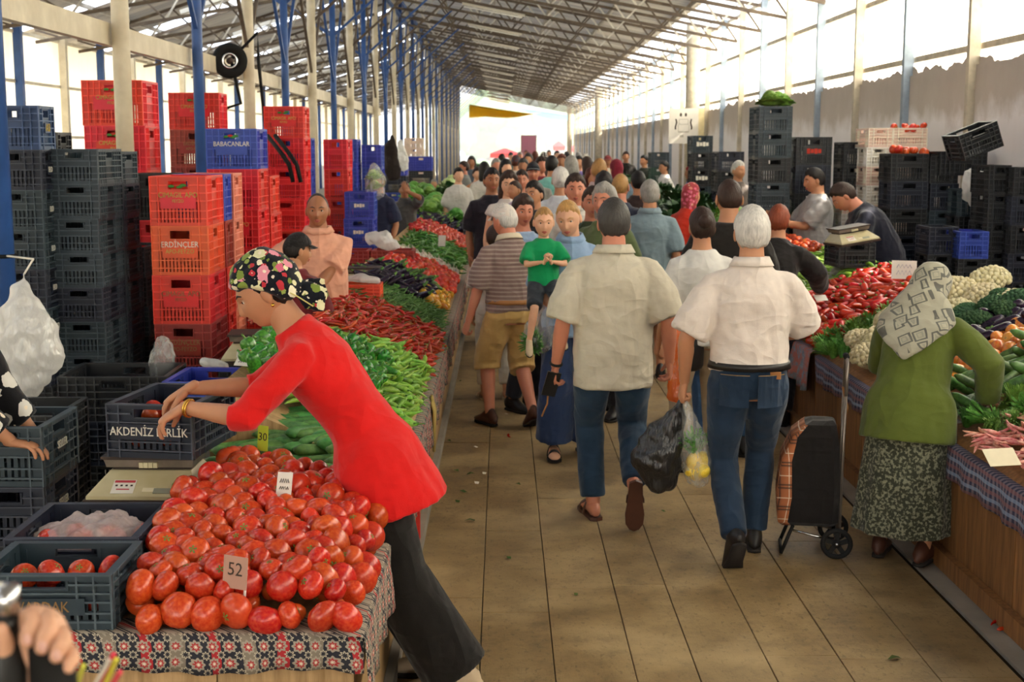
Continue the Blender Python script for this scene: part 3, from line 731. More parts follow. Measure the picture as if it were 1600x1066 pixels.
# --- woman in the red tunic, bending over the tomatoes
def floral(t, v, c):
    c = p_cells(46, ['10131c', '10131c', '6f7f38', '10131c', 'd9d3a8', '10131c', 'b5303a', '8a9a4c'])(t, v, c)
    return p_cells(23, ['c8607a', 'e6dcc0', '10131c', '7a8c3c', 'd88a9a', '10131c', 'd9d3a8', 'b5303a'])(t, v, c)
M_floral = m_cloth('floral_black_scarf', '10131c', .25, floral)
M_red = m_cloth('red_jersey', 'd01a18', .35); M_blackp = m_cloth('black_jersey', '191614', .35)
w0 = G(716, 1070, 0); RX = w0.x; RY = w0.y
lx = lambda X: RX - X           # world X -> her local y
red = person((RX, RY), PI/2, 'woman in a red tunic and floral headscarf bending over the tomatoes', 1.74, .93, 0, True, .56, .60, .62, 0, -.05, (.50, .10, 0), (0, .315, -.035),
    L=dict(w=(-.12, lx(-1.13), 1.085), hint=(-.5, -.2, -.6), hd=(.02, .85, -.50), pn=(.1, -.45, -1), curl=.42),
    R=dict(w=(.10, lx(-1.16), 1.115), hint=(.5, -.2, -.6), hd=(-.05, .85, -.50), pn=(-.1, -.45, -1), curl=.45),
    FL=dict(p=(-.10, .0, .085), yaw=0.05), FR=dict(p=(.10, .06, .085), yaw=-.05), skin='tan', top=dict(m=M_red, sleeve=1.18, hem=-.27, ease=.012, sl_r=.006, name='tunic', wr=.012, nz=1.47, flare=.20, fy=1.5),
    bot=dict(m=M_blackp, kind='wide', len=1.97, wr=.008), shoes='shoe', shoe_m=M_wshoe, hair='short', hairc='black', lod=0, group='women at the stalls', face=True)
def red_scarf(p):
    Hc, Hm, hs, rt = p['Hc'], p['Hm'], p['hs'], p['root']; q = lambda *a: Hc + Hm @ Vector(a)*hs
    D = head_grid(0); B = head_pos(D); mk = smst((D[..., 2]-np.interp(D[..., 1], [-1, -.5, -.1, .1, .5, 1], [-.55, -.45, -.02, .16, .36, .44]))/.12)
    nr = D/np.linalg.norm(D*np.array([.8, .65, .55]), axis=-1, keepdims=True)*.75
    a = -.01 + .034*mk + .014*mk*smst((-D[..., 1]+.2)/.8)
    mb = MB(); add_grid(mb, B + nr*a[..., None], Hc, Hm, hs)
    mb.ball(q(0, -.095, .02), (.062*hs, .05*hs, .07*hs), 14, 10, Hm); mb.ball(q(0, -.115, -.04), (.03*hs,)*3)
    remesh(mb.build('headscarf', M_floral, rt, True), .008, 2, .014, .05)
    t1 = MB().tube([q(-.01, -.10, -.035), q(-.03, -.13, -.06), q(-.04, -.15, -.105), q(-.045, -.15, -.15)], [(.018, .014), (.045, .012), (.058, .010), (.012, .006)], 12, side=Hm @ Vector((0, 1, .3)), cap='round'); remesh(t1.build('scarf_tail', M_floral, rt, True), .007, 2, .01, .04)
    t2 = MB().tube([q(.02, -.10, -.035), q(.03, -.135, -.05), q(.04, -.165, -.08), q(.045, -.175, -.12)], [(.018, .014), (.04, .012), (.05, .010), (.012, .006)], 12, side=Hm @ Vector((0, 1, .3)), cap='round'); remesh(t2.build('scarf_tail', M_floral, rt, True), .007, 2, .01, .04)
    trim = [q(-.05, -.072 - .012*k, .02 - .03*k) for k in range(6)]
    MB().tube([q(-.080, -.02, .07), q(-.086, -.06, .0), q(-.075, -.10, -.06), q(-.06, -.13, -.12)], .0028, 6).build('scarf_trim', mat('yellow_trim', 'cfc27a', .6), rt, True)
    MB().ball(q(-.083, -.012, -.046), .007*hs, 10, 8).build('earring', mat('gold', 'd8a84a', .25, .5, .05, metal=.9), rt, True)
    sj, el, wr, hd = p['J'][-1]
    for k in range(2): MB().torus(el.lerp(wr, .90+.035*k), .031, .0035, 24, 6, (wr-el).to_track_quat('Z', 'Y').to_matrix()).build('bracelet', mat('gold', 'd8a84a'), rt, True)
red_scarf(red)
# --- white-haired man with the bags
M_wshirt = m_cloth('cream_white_shirt', 'dccfc4', .5); M_gshirt = m_cloth('stone_grey_shirt', 'c3baa6', .5)
wp = G(1166, 878, 0); WX, WY = wp.x, wp.y + .05
wx = lambda px, y=0: W(px, 600, WY+y).x - WX
white = person((WX, WY), -.03, 'white-haired man in cream shirt and blue jeans carrying shopping bags', 1.72, 1.02, .03, False, 0, .03, .05, 0, 0, (.0, 0, 0), (0, 0, -.02),
    L=dict(w=(-.30, .10, .86), hint=(-.6, -.6, 0), hd=(-.12, .12, -1), pn=(1, .2, 0), curl=1.1), R=dict(w=(.10, .30, 1.06), hint=(1, -.3, -.4), hd=(-.9, .5, .1), pn=(0, -1, 0), curl=.5),
    FL=dict(p=(-.075, -.17, .150), pitch=.85, yaw=.1), FR=dict(p=(.07, .16, .087), yaw=-.1), skin='tan', top=dict(m=M_wshirt, sleeve=.92, hem=-.01, ease=.022, sl_r=.034, collar=True, wr=.02, straight=.97),
    bot=dict(m=M_jeans, len=1.96, ease=.010), shoes='shoe', hair='short', hairc='white', lod=0, face=False, group='shoppers walking away')
belt(white, .99, M_leather)
def jean_details(p):
    rt = p['root']; s = p['s']; st = mat('denim_stitch', '8a6a3a', .8)
    for sg in (-1, 1):
        pts = []
        for z in (.955, .80):
            row = []
            for u in np.linspace(-.065, .065, 5):
                c, (rx, ry) = p['ring'](max(z, .83), .022); x = sg*.085*s + u*s; yy = -ry*math.sqrt(max(0, 1-(x/rx)**2)); row.append(Vector((c.x + x, c.y + yy - .006 - (.012 if z < .85 else 0), z*s + p['sp'](.97).z - .97*s)))
            pts.append(row)
        o = MB().rings(pts, cap=False, closed=False).build('back_pocket', M_jeans, rt); o.modifiers.new('t', 'SOLIDIFY').thickness = .004
        MB().tube(pts[0], .0025, 5).build('pocket_seam', st, rt)
    c, (rx, ry) = p['ring'](.985, .034); MB().box((c.x+.10*s, c.y-ry*.80, c.z-.03), (.06, .008, .035), rz=-.42).build('waist_patch', M_tan_leather, rt)
jean_details(white)
# --- man in the stone-grey shirt
gp = G(955, 815, 0); GX, GY = gp.x, gp.y
grey = person((GX, GY), .03, 'dark-haired man in untucked stone-grey shirt walking away in jeans', 1.72, 1.10, .03, False, 0, .04, .06, 0, 0, (.05, 0, 0), (0, 0, -.01),
    L=dict(w=(-.30, .06, .84), hint=(-.4, -1, 0), curl=.7), R=dict(w=(.31, .05, .86), hint=(.4, -1, 0), curl=.6),
    FL=dict(p=(-.09, .08, .087), yaw=.15), FR=dict(p=(.10, -.18, .24), pitch=1.25, yaw=-.05), skin='red', top=dict(m=M_gshirt, sleeve=.95, hem=-.22, ease=.024, sl_r=.034, collar=True, wr=.022, straight=1.0),
    bot=dict(m=M_jeans2, len=1.93), shoes='sandal', shoe_m=M_bshoe, hair='short', hairc='darkgrey', lod=0, face=False, group='shoppers walking away')
# --- old woman in the green cardigan, bent over the right stall
def squares(t, v, c):
    w = t.add('TexVoronoi', {'Scale': 13, 'Randomness': .7}, distance='CHEBYCHEV'); t.set(w.inputs['Vector'], t.coord(rot=(.6, .5, .7)))
    d = w.outputs['Distance']
    r1 = t.math('MULTIPLY', t.math('GREATER_THAN', d, .27), t.math('LESS_THAN', d, .36)); r2 = t.math('MULTIPLY', t.math('GREATER_THAN', d, .13), t.math('LESS_THAN', d, .19))
    c = t.mix(r1, c, hexc('5f5f58')); return t.mix(t.math('MULTIPLY', r2, .7), c, hexc('86867a'))
M_sq = m_cloth('grey_square_scarf', 'a39f8c', .3, squares)
M_green = m_cloth('olive_green_knit', '566126', .3)
def tweed(t, v, c): return t.mix(t.ramp(t.noise(70, 2, v), [(.48, (0, 0, 0)), (.60, (1, 1, 1))]), c, hexc('7d7d68'))
M_tweed = m_cloth('grey_green_tweed', '37392c', .3, tweed)
op = G(1414, 880, 0); OX, OY = op.x, op.y + .04
def oloc(p):
    c, s_ = math.cos(.55), math.sin(.55); dx, dy = p.x-OX, p.y-OY; return (dx*c - dy*s_, dx*s_ + dy*c, p.z)
old = person((OX, OY), -.55, 'old woman in olive cardigan, patterned headscarf and tweed skirt at the right stall', 1.50, 1.12, .03, True, .32, .52, .58, 0, -.08, (.45, -.25, 0), (0, .02, -.02),
    L=dict(w=(-.06, .40, .82), hint=(-1, -.2, -.3), curl=.5), R=dict(w=oloc(W(1543, 628, 6.35)), hint=(1, -.6, -.1), hd=(.35, .9, -.35), pn=(0, .3, -1), curl=.4),
    FL=dict(p=(-.12, .02, .08)), FR=dict(p=(.10, -.02, .08)), skin='tan', top=dict(m=M_green, sleeve=1.93, hem=-.26, ease=.024, sl_r=.020, name='cardigan', wr=.012, straight=1.0, flare=.22),
    bot=dict(m=M_tweed, kind='skirt', hem=.16, name='skirt', wr=.008), shoes='shoe', shoe_m=M_bshoe, hair='short', hairc='grey', lod=0, face=True, group='women at the stalls')
def old_scarf(p):
    Hc, Hm, hs, rt = p['Hc'], p['Hm'], p['hs'], p['root']; q = lambda *a: Hc + Hm @ Vector(a)*hs
    mb = MB(); D = head_grid(0); B = head_pos(D); mk = smst((D[..., 2]-hair_line('scarf', D[..., 1]))/.14); nr = D/np.linalg.norm(D*np.array([.8, .65, .55]), axis=-1, keepdims=True)*.75
    add_grid(mb, B + nr*(-.01 + .034*mk)[..., None], Hc, Hm, hs)
    up = p['sp'](1.42); sv, d2 = p['sv'], p['d2']; bk = sv.cross(d2)
    bk = -bk if bk.y > 0 else bk
    pts = [q(0, -.02, .03), q(0, -.05, -.06), up + bk*.02 + Vector((0, 0, .06)), p['sp'](1.36) + bk*.085, p['sp'](1.27) + bk*.135, p['sp'](1.17) + bk*.160, p['sp'](1.10) + bk*.165]
    mb.tube(pts, [(.095, .11), (.10, .095), (.145, .085), (.19, .065), (.17, .04), (.10, .022), (.02, .012)], 20, side=sv, cap='round')
    remesh(mb.build('headscarf', M_sq, rt, True), .010, 4, .014, .08)
old_scarf(old)
# --- mother and toddler
M_bblouse = m_cloth('blue_chambray', '8aa3c2', .4); M_navyp = m_cloth('navy_trousers', '2c3c5e', .35)
mp = G(890, 708, 0); MX, MY = mp.x, mp.y
mother = person((MX, MY), PI+.12, 'blonde woman in blue shirt carrying a toddler in green', 1.66, .98, 0, True, -.03, -.02, .1, 0, 0, (.30, -.38, .06), (0, 0, 0),
    R=dict(w=(.16, .34, 1.00), hint=(1, -.3, -.5), hd=(-.9, .4, .1), pn=(0, -.8, .5), curl=.45), L=dict(w=(.0, .32, .98), hint=(-.9, -.3, -.6), hd=(.9, .25, .1), pn=(0, -1, .3), curl=.5),
    FL=dict(p=(-.09, .0, .085)), FR=dict(p=(.12, .08, .085)), skin='fair', top=dict(m=M_bblouse, sleeve=.95, hem=-.16, ease=.02, sl_r=.02, collar=True, straight=.95), bot=dict(m=M_navyp, kind='wide', len=1.92), shoes='sandal', shoe_m=M_shoe, hair='crop', hairc='blond', lod=0, group='shoppers walking towards us')
M_kgreen = m_cloth('bright_green_tee', '0f8a52', .3); M_kdark = m_cloth('dark_shorts', '2c3038', .3)
kp = W(849, 400, MY-.24)
kid = person((kp.x, kp.y), PI+.15, 'toddler in green t-shirt held in the blonde woman\'s arms', .86, 1.0, .02, False, 0, 0, .05, 0, 0, (.12, -.1, 0), (0, 0, 0), L=dict(w=(-.02, .15, .60), hint=(-1, -.2, -.6), hd=(.3, .3, .9), pn=(1, 0, 0), curl=.8), R=dict(w=(.02, .15, .60), hint=(1, -.2, -.6), hd=(-.3, .3, .9), pn=(-1, 0, 0), curl=.8),
    FL=dict(p=(-.09, .16, .14), pitch=.5), FR=dict(p=(.11, .12, .10), pitch=.6), skin='fair', top=dict(m=M_kgreen, sleeve=.85, hem=-.10, ease=.03, sl_r=.03, straight=1.0, wr=.006), bot=dict(m=M_kdark, kind='shorts', len=.95, wr=.004), shoes='shoe', shoe_m=M_wshoe, hair='crop', hairc='sandy', lod=0, child=True, group='shoppers walking towards us', z0=.70)
tag(kid['root'], None, 'toddler')
# --- old man with the cap
M_stripe = m_cloth('brown_striped_polo', '7d6660', .35, p_stripe(34, 'a08f84', .6)); M_khaki = m_cloth('khaki_cotton', 'c39f62', .4); M_lcap = m_cloth('pale_cap', 'd2c6bc', .2)
cp_ = G(800, 668, 0)
capm = person((cp_.x, cp_.y), .42, 'old man in pale cap, brown striped polo and khaki shorts', 1.60, 1.06, .04, False, .02, .14, .25, 0, 0, (.25, .35, 0), (0, 0, -.01), L=dict(w=(-.30, .10, .76), curl=.8), R=dict(w=(.26, .12, .80), curl=.6), FL=dict(p=(-.12, .12, .085)), FR=dict(p=(.12, -.10, .12), pitch=.4), skin='red', top=dict(m=M_stripe, sleeve=.95, hem=-.06, ease=.022, sl_r=.034, collar=True, straight=1.0, cm=mat('cream_collar', 'cdbfa6', .8)), bot=dict(m=M_khaki, kind='shorts', len=1.18), shoes='shoe', shoe_m=M_bshoe, hair='cap', hairc='white', cap_m=M_lcap, lod=0, face=True, group='shoppers walking away')
belt(capm, 1.0, M_tan_leather)
# --- further figures: (px, py of the head top, depth, yaw, label, options)
cl = lambda n, c, **k: m_cloth(n, c, .4, **k)
T = lambda n, c, sl=.9, **k: dict(m=cl(n, c), sleeve=sl, hem=k.pop('hem', -.12), ease=.02, sl_r=.03, straight=.98, **k)
B = lambda n, c, **k: dict(m=cl(n, c), **k)
DK = ('dark_trousers', '2b2a30'); JN = ('faded_jeans', '35506f'); BE = ('beige_trousers', 'a8977c')
def crowd(px, py, y, yaw, label, lod=1, **k):
    lod = 1 if y > 9.5 and lod == 0 else lod
    loc, h = at(px, py, y); k.setdefault('bot', B(*DK)); return person(loc, yaw, label, max(1.35, h), lod=lod, **k)
crowd(773, 352, 10.6, .1, 'person in cream trousers hidden behind the capped old man', fem=True, hair='short', hairc='brown', top=T('cream_blouse', 'cfc4b4'), bot=B('cream_trousers', 'd3c7b2', len=1.85), shoes='flat', shoe_m=M_wshoe, face=False, group='shoppers walking away')
crowd(1141, 279, 8.6, .08, 'tall man in black t-shirt with thinning hair behind the white-haired man', build=1.08, skin='tan', hair='bald', hairc='brown', top=T('black_tee', '211d1a'), face=False, L=dict(w=(-.30, .10, .82), curl=.8), group='shoppers walking away', bot=B(*JN))
crowd(1098, 325, 8.2, .05, 'dark-haired woman in white t-shirt with bun and orange bag', fem=True, hair='bun', hairc='brown', top=T('white_tee', 'd6d2cc'), face=False, L=dict(w=(-.24, .1, .80)), group='shoppers walking away', bot=B(*BE))
crowd(1016, 282, 11.6, 0, 'grey-haired man in blue-grey polo seen from behind', build=1.05, hair='short', hairc='grey', top=T('blue_grey_polo', '7b8d96', collar=True), face=False, group='shoppers walking away', bot=B('tan_shorts', '8e7458', kind='shorts', len=1.1), shoes='shoe')
crowd(1066, 284, 13.2, -.9, 'woman in red blouse and red patterned headscarf at the right stall', fem=True, hair='scarf', cap_m=m_cloth('red_pink_scarf', '98383e', .3, p_cells(30, ['c77a6a', '98383e', 'd0607a', '8a4a3a'])), top=T('scarlet_blouse', 'c43320', 1.4), a2=.25, a1=.15, group='women at the stalls')
crowd(816, 305, 10.2, PI+.75, 'curly dark-haired woman in pale blue wrap beside the toddler', fem=True, hair='curly', hairc='brown', top=T('pale_blue_wrap', '94abc9', 1.0, nz=1.44), head=(.1, -.5, 0), skin='red', group='shoppers walking towards us')
crowd(899, 272, 11.0, PI, 'dark-haired man facing us between two heads in white shirt', hair='short', hairc='brown', skin='red', top=T('white_shirt_b', 'd0cac2', collar=True), group='shoppers walking towards us')
crowd(926, 292, 10.3, PI, 'woman with sunglasses on dark hair behind the blonde mother', fem=True, hair='short', hairc='brown', top=T('dark_olive_top', '3f4a35'), skin='red', group='shoppers walking towards us')
crowd(946, 288, 9.9, PI-.5, 'grey curly-haired woman behind the stone-grey shirt man', fem=True, hair='curly', hairc='grey', top=T('moss_top', '56613e'), skin='red', group='shoppers walking towards us')
crowd(969, 271, 12.6, -.3, 'bald man in navy t-shirt seen from behind', hair='bald', hairc='sandy', skin='red', top=T('navy_tee', '252838'), face=False, group='shoppers walking away')
crowd(936, 247, 14.5, -.3, 'tall bald man in pale pink shirt', hair='bald', hairc='sandy', skin='red', top=T('pale_pink_shirt', 'd0b6b4', collar=True), face=False, group='shoppers walking away')
crowd(876, 262, 13.5, 0, 'white-haired man in white shirt seen from behind', hair='short', hairc='white', top=T('white_shirt_c', 'c9ccd2'), face=False, group='shoppers walking away')
crowd(926, 262, 15.6, PI+.4, 'brown curly-haired woman beside the dark-haired man', fem=True, hair='curly', hairc='auburn', top=T('rust_top', '7a4a36'), face=False, group='market crowd')
crowd(944, 270, 13.6, .1, 'woman with rounded black hair in the crowd', fem=True, hair='curly', hairc='black', top=T('plum_top', '4a3440'), face=False, group='market crowd')
crowd(795, 268, 13.4, PI+.25, 'long-haired woman in white dress carrying a child', fem=True, hair='long', hairc='brown', top=T('white_dress', 'cfc8c0', .2), skin='fair', head=(.1, -.2, 0), L=dict(w=(.05, .25, 1.05)), bot=dict(m=cl('white_dress', 'cfc8c0'), kind='skirt', hem=.4), group='shoppers walking towards us')
kp2 = W(806, 300, 12.7); k2 = person((kp2.x, kp2.y), PI-.9, 'small child in white patterned top held by the long-haired woman', .8, lod=1, child=True, hair='crop', hairc='brown', top=T('patterned_child_top', 'c9bcc8'), bot=B(*DK), z0=.82, face=False, group='shoppers walking towards us')
crowd(768, 263, 14.0, PI+.2, 'dark bearded man in black shirt by the left stall', hair='short', hairc='black', skin='brown', top=T('black_shirt', '25222a'), group='shoppers walking towards us')
crowd(833, 254, 17.5, PI, 'man in dark baseball cap and sunglasses facing us', hair='cap', hairc='black', cap_m=m_cloth('dark_cap', '25262c', .2), skin='red', top=T('grey_tee_b', '8a8780'), group='shoppers walking towards us')
crowd(815, 266, 16.4, PI, 'woman with tied brown hair in peach top', fem=True, hair='short', hairc='brown', skin='red', top=T('peach_top', 'c79a7c', .2), group='shoppers walking towards us')
crowd(836, 283, 12.4, PI-.6, 'short black-haired boy in dark top', hair='short', hairc='black', top=T('charcoal_top', '35353c'), group='shoppers walking towards us')
# vendors on the left
sal = crowd(496, 301, 9.35, PI+.28, 'balding vendor in salmon polo behind the left stall', lod=0, build=1.12, belly=.07, skin='brown', hair='bald', hairc='darkgrey', top=T('salmon_polo', 'dc9f84', collar=True), L=dict(w=(.14, .36, .96), hint=(-1, -.3, -.3), hd=(.8, .5, -.2), pn=(0, 0, -1)), R=dict(w=(.28, .20, .98), hint=(1, -.3, -.3)), head=(.05, -.2, 0), group='stall vendors')
crowd(458, 364, 8.5, -.4, 'vendor with black cap and hair bun behind the woman in red', lod=0, fem=True, hair='cap', cap_m=m_cloth('black_cap', '1e1a1a', .2), hairc='black', top=T('maroon_tee', '6a2226'), L=dict(w=(-.32, .16, .86), hint=(-1, -.5, 0)), R=dict(w=(.16, .25, .9)), head=(.15, -.6, 0), group='stall vendors')
crowd(632, 284, 18.5, PI+.1, 'vendor in dark grey polo holding his hand to his face', hair='short', hairc='black', skin='brown', top=T('dark_grey_polo', '4c4a48', collar=True), L=dict(w=(.0, .18, 1.42), hint=(-1, 0, -.6), hd=(.2, 0, 1), pn=(0, -1, 0)), group='stall vendors')
crowd(706, 277, 33, PI/2-2.6, 'bald vendor in grey t-shirt leaning over cabbages', hair='bald', hairc='grey', top=T('mid_grey_tee', '7c7872'), a1=.4, a2=.6, R=dict(rel=(.1, .45, -.25)), L=dict(rel=(-.1, .45, -.25)), face=False, group='stall vendors')
crowd(592, 268, 16.5, PI*.8, 'vendor in navy shirt behind the blue crates', hair='short', hairc='black', top=T('navy_shirt', '2a3048'), face=False, group='stall vendors')
crowd(678, 280, 27, PI, 'vendor in pale blue shirt far down the left stalls', hair='short', hairc='grey', lod=2, top=T('sky_shirt', '8fb0c4'), face=False, group='stall vendors')
# vendors on the right
crowd(1279, 262, 14.2, PI/2+.15, 'stout vendor in grey t-shirt weighing produce behind the right stall', lod=0, build=1.15, belly=.08, hair='short', hairc='black', top=T('light_grey_tee', '9c9896'), L=dict(w=(-.05, .42, 1.22), hint=(-.5, -.6, -1), hd=(.1, .9, .3), pn=(.3, 0, 1)), R=dict(w=(.12, .40, 1.24), hint=(.5, -.6, -1), hd=(-.1, .9, .3), pn=(-.3, 0, 1)), head=(.2, -.1, 0), group='stall vendors')
nv = crowd(1362, 262, 12.3, PI/2-.12, 'vendor in navy t-shirt bending over the right stall scale', lod=0, build=1.22, belly=.05, hair='short', hairc='brown', skin='red', top=T('ink_navy_tee', '1c1d2a', hem=-.2), a1=.35, a2=.62, a3=.8, head=(.75, .0, 0), L=dict(rel=(-.05, .30, -.42)), R=dict(rel=(.05, .32, -.40)), group='stall vendors', pel=(0, -.15, 0))
crowd(1213, 318, 9.6, -.35, 'red-haired woman in black top reaching into the tomatoes', lod=1, fem=True, hair='short', hairc='ginger', top=T('black_top', '24201f', 1.9), a1=.15, a2=.3, R=dict(rel=(.14, .40, -.30), hint=(1, -.3, -.4)), L=dict(rel=(-.05, .3, -.4)), group='women at the stalls')
crowd(1153, 252, 18.5, PI+.5, 'white-haired man in grey jacket at the right stall', hair='short', hairc='white', top=T('grey_jacket', '6a605a', 1.9), face=False)
crowd(1081, 259, 22.5, PI/2+.3, 'woman with crimson headscarf and blue sleeves at the right wall', fem=True, hair='scarf', cap_m=m_cloth('crimson_scarf', 'a3303c', .3), top=T('blue_lilac_top', '5d6fae', 1.9), face=False, group='women at the stalls')
crowd(1039, 252, 27, PI/2+.3, 'vendor in white t-shirt with black hair by dark crates', hair='short', hairc='black', top=T('white_tee_b', 'cdc9c6'), face=False, group='stall vendors')
crowd(1007, 243, 31, PI*.75, 'bearded man in dark shirt by the right wall', hair='short', hairc='black', top=T('dark_green_tee', '2c3029'), face=False, group='stall vendors')
crowd(978, 237, 35, PI, 'man in black t-shirt by the right wall', hair='short', hairc='brown', top=T('black_tee', '211d1a'), face=False, group='stall vendors')
crowd(998, 268, 15.2, .2, 'black-haired woman in dark top in front of the grey-haired man', fem=True, hair='short', hairc='black', top=T('dark_brown_top', '3a2c2a'), face=False)
crowd(964, 249, 19, .4, 'woman in wine-red headscarf in the crowd', fem=True, hair='scarf', cap_m=m_cloth('wine_scarf', '7c2030', .3), top=T('grey_blue_coat', '5a6a78', 1.9), face=False)
# far crowd towards the open end
FC = [(862, 244, 19, 'mint-green t-shirt', '7fc0b4', 0), (845, 246, 21, 'maroon shirt', '7a3038', PI), (818, 248, 22, 'white shirt', 'cfcac2', PI), (790, 250, 20, 'grey polo', '8a8a86', PI), (806, 243, 26, 'pale shirt', 'bdb4a8', 0), (775, 248, 24, 'brown jacket', '6a5040', PI), (757, 254, 22, 'white vest', 'cfc8be', .4), (745, 262, 24, 'orange top', 'b87850', PI), (826, 240, 30, 'blue shirt', '5b7ca8', PI), (850, 238, 34, 'black jacket', '2c2a2e', 0), (878, 241, 24, 'straw-coloured shirt', 'b09a70', PI), (893, 245, 20, 'grey hoodie', '7c7a80', 0), (905, 244, 26, 'violet top', '7a6aa0', PI), (918, 246, 22, 'olive shirt', '5c6040', 0), (950, 243, 30, 'cream shirt', 'cabfa8', PI), (870, 236, 44, 'red top', 'a84040', PI), (836, 237, 42, 'white top', 'd0ccc6', 0), (812, 238, 40, 'teal top', '4a8a88', PI), (784, 241, 36, 'navy jacket', '30384c', 0), (798, 238, 48, 'beige jacket', 'a8977c', PI), (858, 235, 55, 'pink top', 'b87884', PI), (886, 237, 50, 'grey coat', '6f6e72', 0), (822, 235, 60, 'dark coat', '34323a', PI), (904, 239, 40, 'blue dress', '48609a', 0), (915, 240, 34, 'rose scarf and coat', 'a06a70', PI), (726, 252, 27, 'grey shirt', '80807c', PI/2), (737, 245, 30, 'slate shirt', '5c6470', PI), (716, 262, 21, 'white shirt and dark hair', 'c4c0ba', PI)]
hcs = ['black', 'brown', 'darkgrey', 'black', 'auburn', 'grey']
for i, (px, py, y, nm, c, yw) in enumerate(FC):
    crowd(px, py, y, yw + (.3 if i % 2 else -.2), 'distant %s in %s %s' % (['man', 'woman'][i % 2], nm, ['amid the far crowd', 'far down the aisle', 'near the open hall end'][i % 3]), lod=2, fem=i % 2 == 1, hair=['short', 'long', 'short', 'curly', 'cap'][i % 5], hairc=hcs[i % 6], cap_m=cl('far_cap_%d' % (i % 3), ['c8c2b8', '3a4050', '8a3a3a'][i % 3]), top=T('far_top_%d' % i, c, .9), bot=B(*[DK, JN, BE][i % 3]), skin=['tan', 'red', 'brown', 'fair'][i % 4], face=False, group='far crowd')
# ================================================================ stalls
LX, RX2 = -.40, 2.10          # aisle faces of the left and right stalls
TH = .60                      # height of the stall edge
def m_kilim():
    t = NT('patterned_red_black_cloth'); v = t.coord(scale=(1, 1, 1)); g = t.add('SeparateXYZ'); t.set(g.inputs[0], v)
    u = t.math('ADD', g.outputs[0], t.math('MULTIPLY', g.outputs[1], 1.0)); w = t.math('ADD', g.outputs[2], t.math('MULTIPLY', g.outputs[1], .0))
    def cell(f, off):
        a = t.math('SUBTRACT', t.math('FRACT', t.math('MULTIPLY_ADD', u, f, off)), .5); b = t.math('SUBTRACT', t.math('FRACT', t.math('MULTIPLY_ADD', w, f, off)), .5)
        r = t.math('SQRT', t.math('ADD', t.math('MULTIPLY', a, a), t.math('MULTIPLY', b, b)))
        th = t.math('ARCTAN2', b, a); return t.math('SUBTRACT', r, t.math('MULTIPLY', t.math('COSINE', t.math('MULTIPLY', th, 8)), .045))
    band = t.math('FRACT', t.math('MULTIPLY', u, 5.0))
    base = t.ramp(band, [(0, hexc('20202a')), (.34, hexc('a32026')), (.5, hexc('20202a')), (.78, hexc('7d7264'))]); base.node.color_ramp.interpolation = 'CONSTANT'
    d = cell(20, 0); d2 = cell(20, .5)
    c = t.mix(t.math('LESS_THAN', d, .36), base, hexc('9a8f80')); c = t.mix(t.math('LESS_THAN', d, .22), c, hexc('a3282a')); c = t.mix(t.math('LESS_THAN', d, .09), c, hexc('d8cdb8'))
    c = t.mix(t.math('LESS_THAN', d2, .22), c, hexc('b5a994')); c = t.mix(t.math('LESS_THAN', d2, .14), c, hexc('23222a'))
    t.set(t.b.inputs['Base Color'], c); t.b.inputs['Roughness'].default_value = .85; t.bump(t.noise(14, 3, v), .25, .02); return t.m
def m_gingham():
    t = NT('navy_gingham_cloth'); v = t.coord(); g = t.add('SeparateXYZ'); t.set(g.inputs[0], v)
    f = lambda o, fr, th: t.math('GREATER_THAN', t.math('FRACT', t.math('MULTIPLY', o, fr)), th)
    a, b = f(g.outputs[1], 26, .5), f(g.outputs[2], 30, .5); big = f(g.outputs[2], 15, .5)
    c = t.mix(a, hexc('2a2d48'), hexc('6d6470')); c = t.mix(t.math('MULTIPLY', b, .55), c, t.mix(big, hexc('8aa0bc'), hexc('8a5a58')))
    t.set(t.b.inputs['Base Color'], c); t.b.inputs['Roughness'].default_value = .85; t.bump(t.noise(12, 3, v), .25, .02); return t.m
M_kilim, M_ging = m_kilim(), m_gingham()
left = empty('produce_stall', (0, 0, 0), 0, 'long wooden produce stall on the left, tomatoes in front', 'stall')
right = empty('produce_stall', (0, 0, 0), 0, 'long wooden produce stall on the right with gingham cloth edge', 'stall')
LB = -1.63; LB2 = -1.27
for k in range(3): MB().bx(LB+k*.40, LB+k*.40+.396, 3.74, 3.765, 0, TH-.02).build('end_board', M_cwood2, left)
MB().bx(LB, LX-.03, 3.72, 6.0, TH-.03, TH-.005).build('table_deck', M_cwood2, left); MB().bx(LB2, LX-.03, 6.0, 62, TH-.03, TH-.005).build('table_deck', M_cwood2, left)
MB().bx(2.13, 3.02, 2.4, 62, TH-.03, TH-.005).build('table_deck', M_cwood, right)
pl = MB().bx(-.012, .012, -.296, .296, 0, TH-.03).mesh('front_panel', M_cwood); pl2 = MB().bx(-.012, .012, -.296, .296, 0, TH-.03).mesh('front_panel', M_cwood2)
for k in range(40): ob('front_panel', pl2, left, (LX-.05, 4.08+k*.6, 0))
for k in range(44): ob('front_panel', pl, right, (2.145+random.uniform(-.003, .003), 2.7+k*.6, 0))
MB().bx(LX-.062, LX-.038, 28, 62, 0, TH-.03).build('far_front_panel', M_cwood2, left); MB().bx(2.133, 2.157, 29, 62, 0, TH-.03).build('far_front_panel', M_cwood, right)
MB().bx(2.09, 2.13, 2.4, 62, 0, .09).build('skirting', M_cwood, right); MB().bx(LX-.035, LX+.0, 3.76, 62, 0, .07).build('skirting', M_conc, left)
MB().bx(LB, LB+.02, 3.76, 6.0, 0, TH-.03).build('back_panel', M_cwood2, left); MB().bx(LB2, LB2+.02, 6.0, 62, 0, TH-.03).build('back_panel', M_cwood2, left); MB().bx(3.0, 3.02, 2.4, 62, 0, TH-.03).build('back_panel', M_cwood, right)
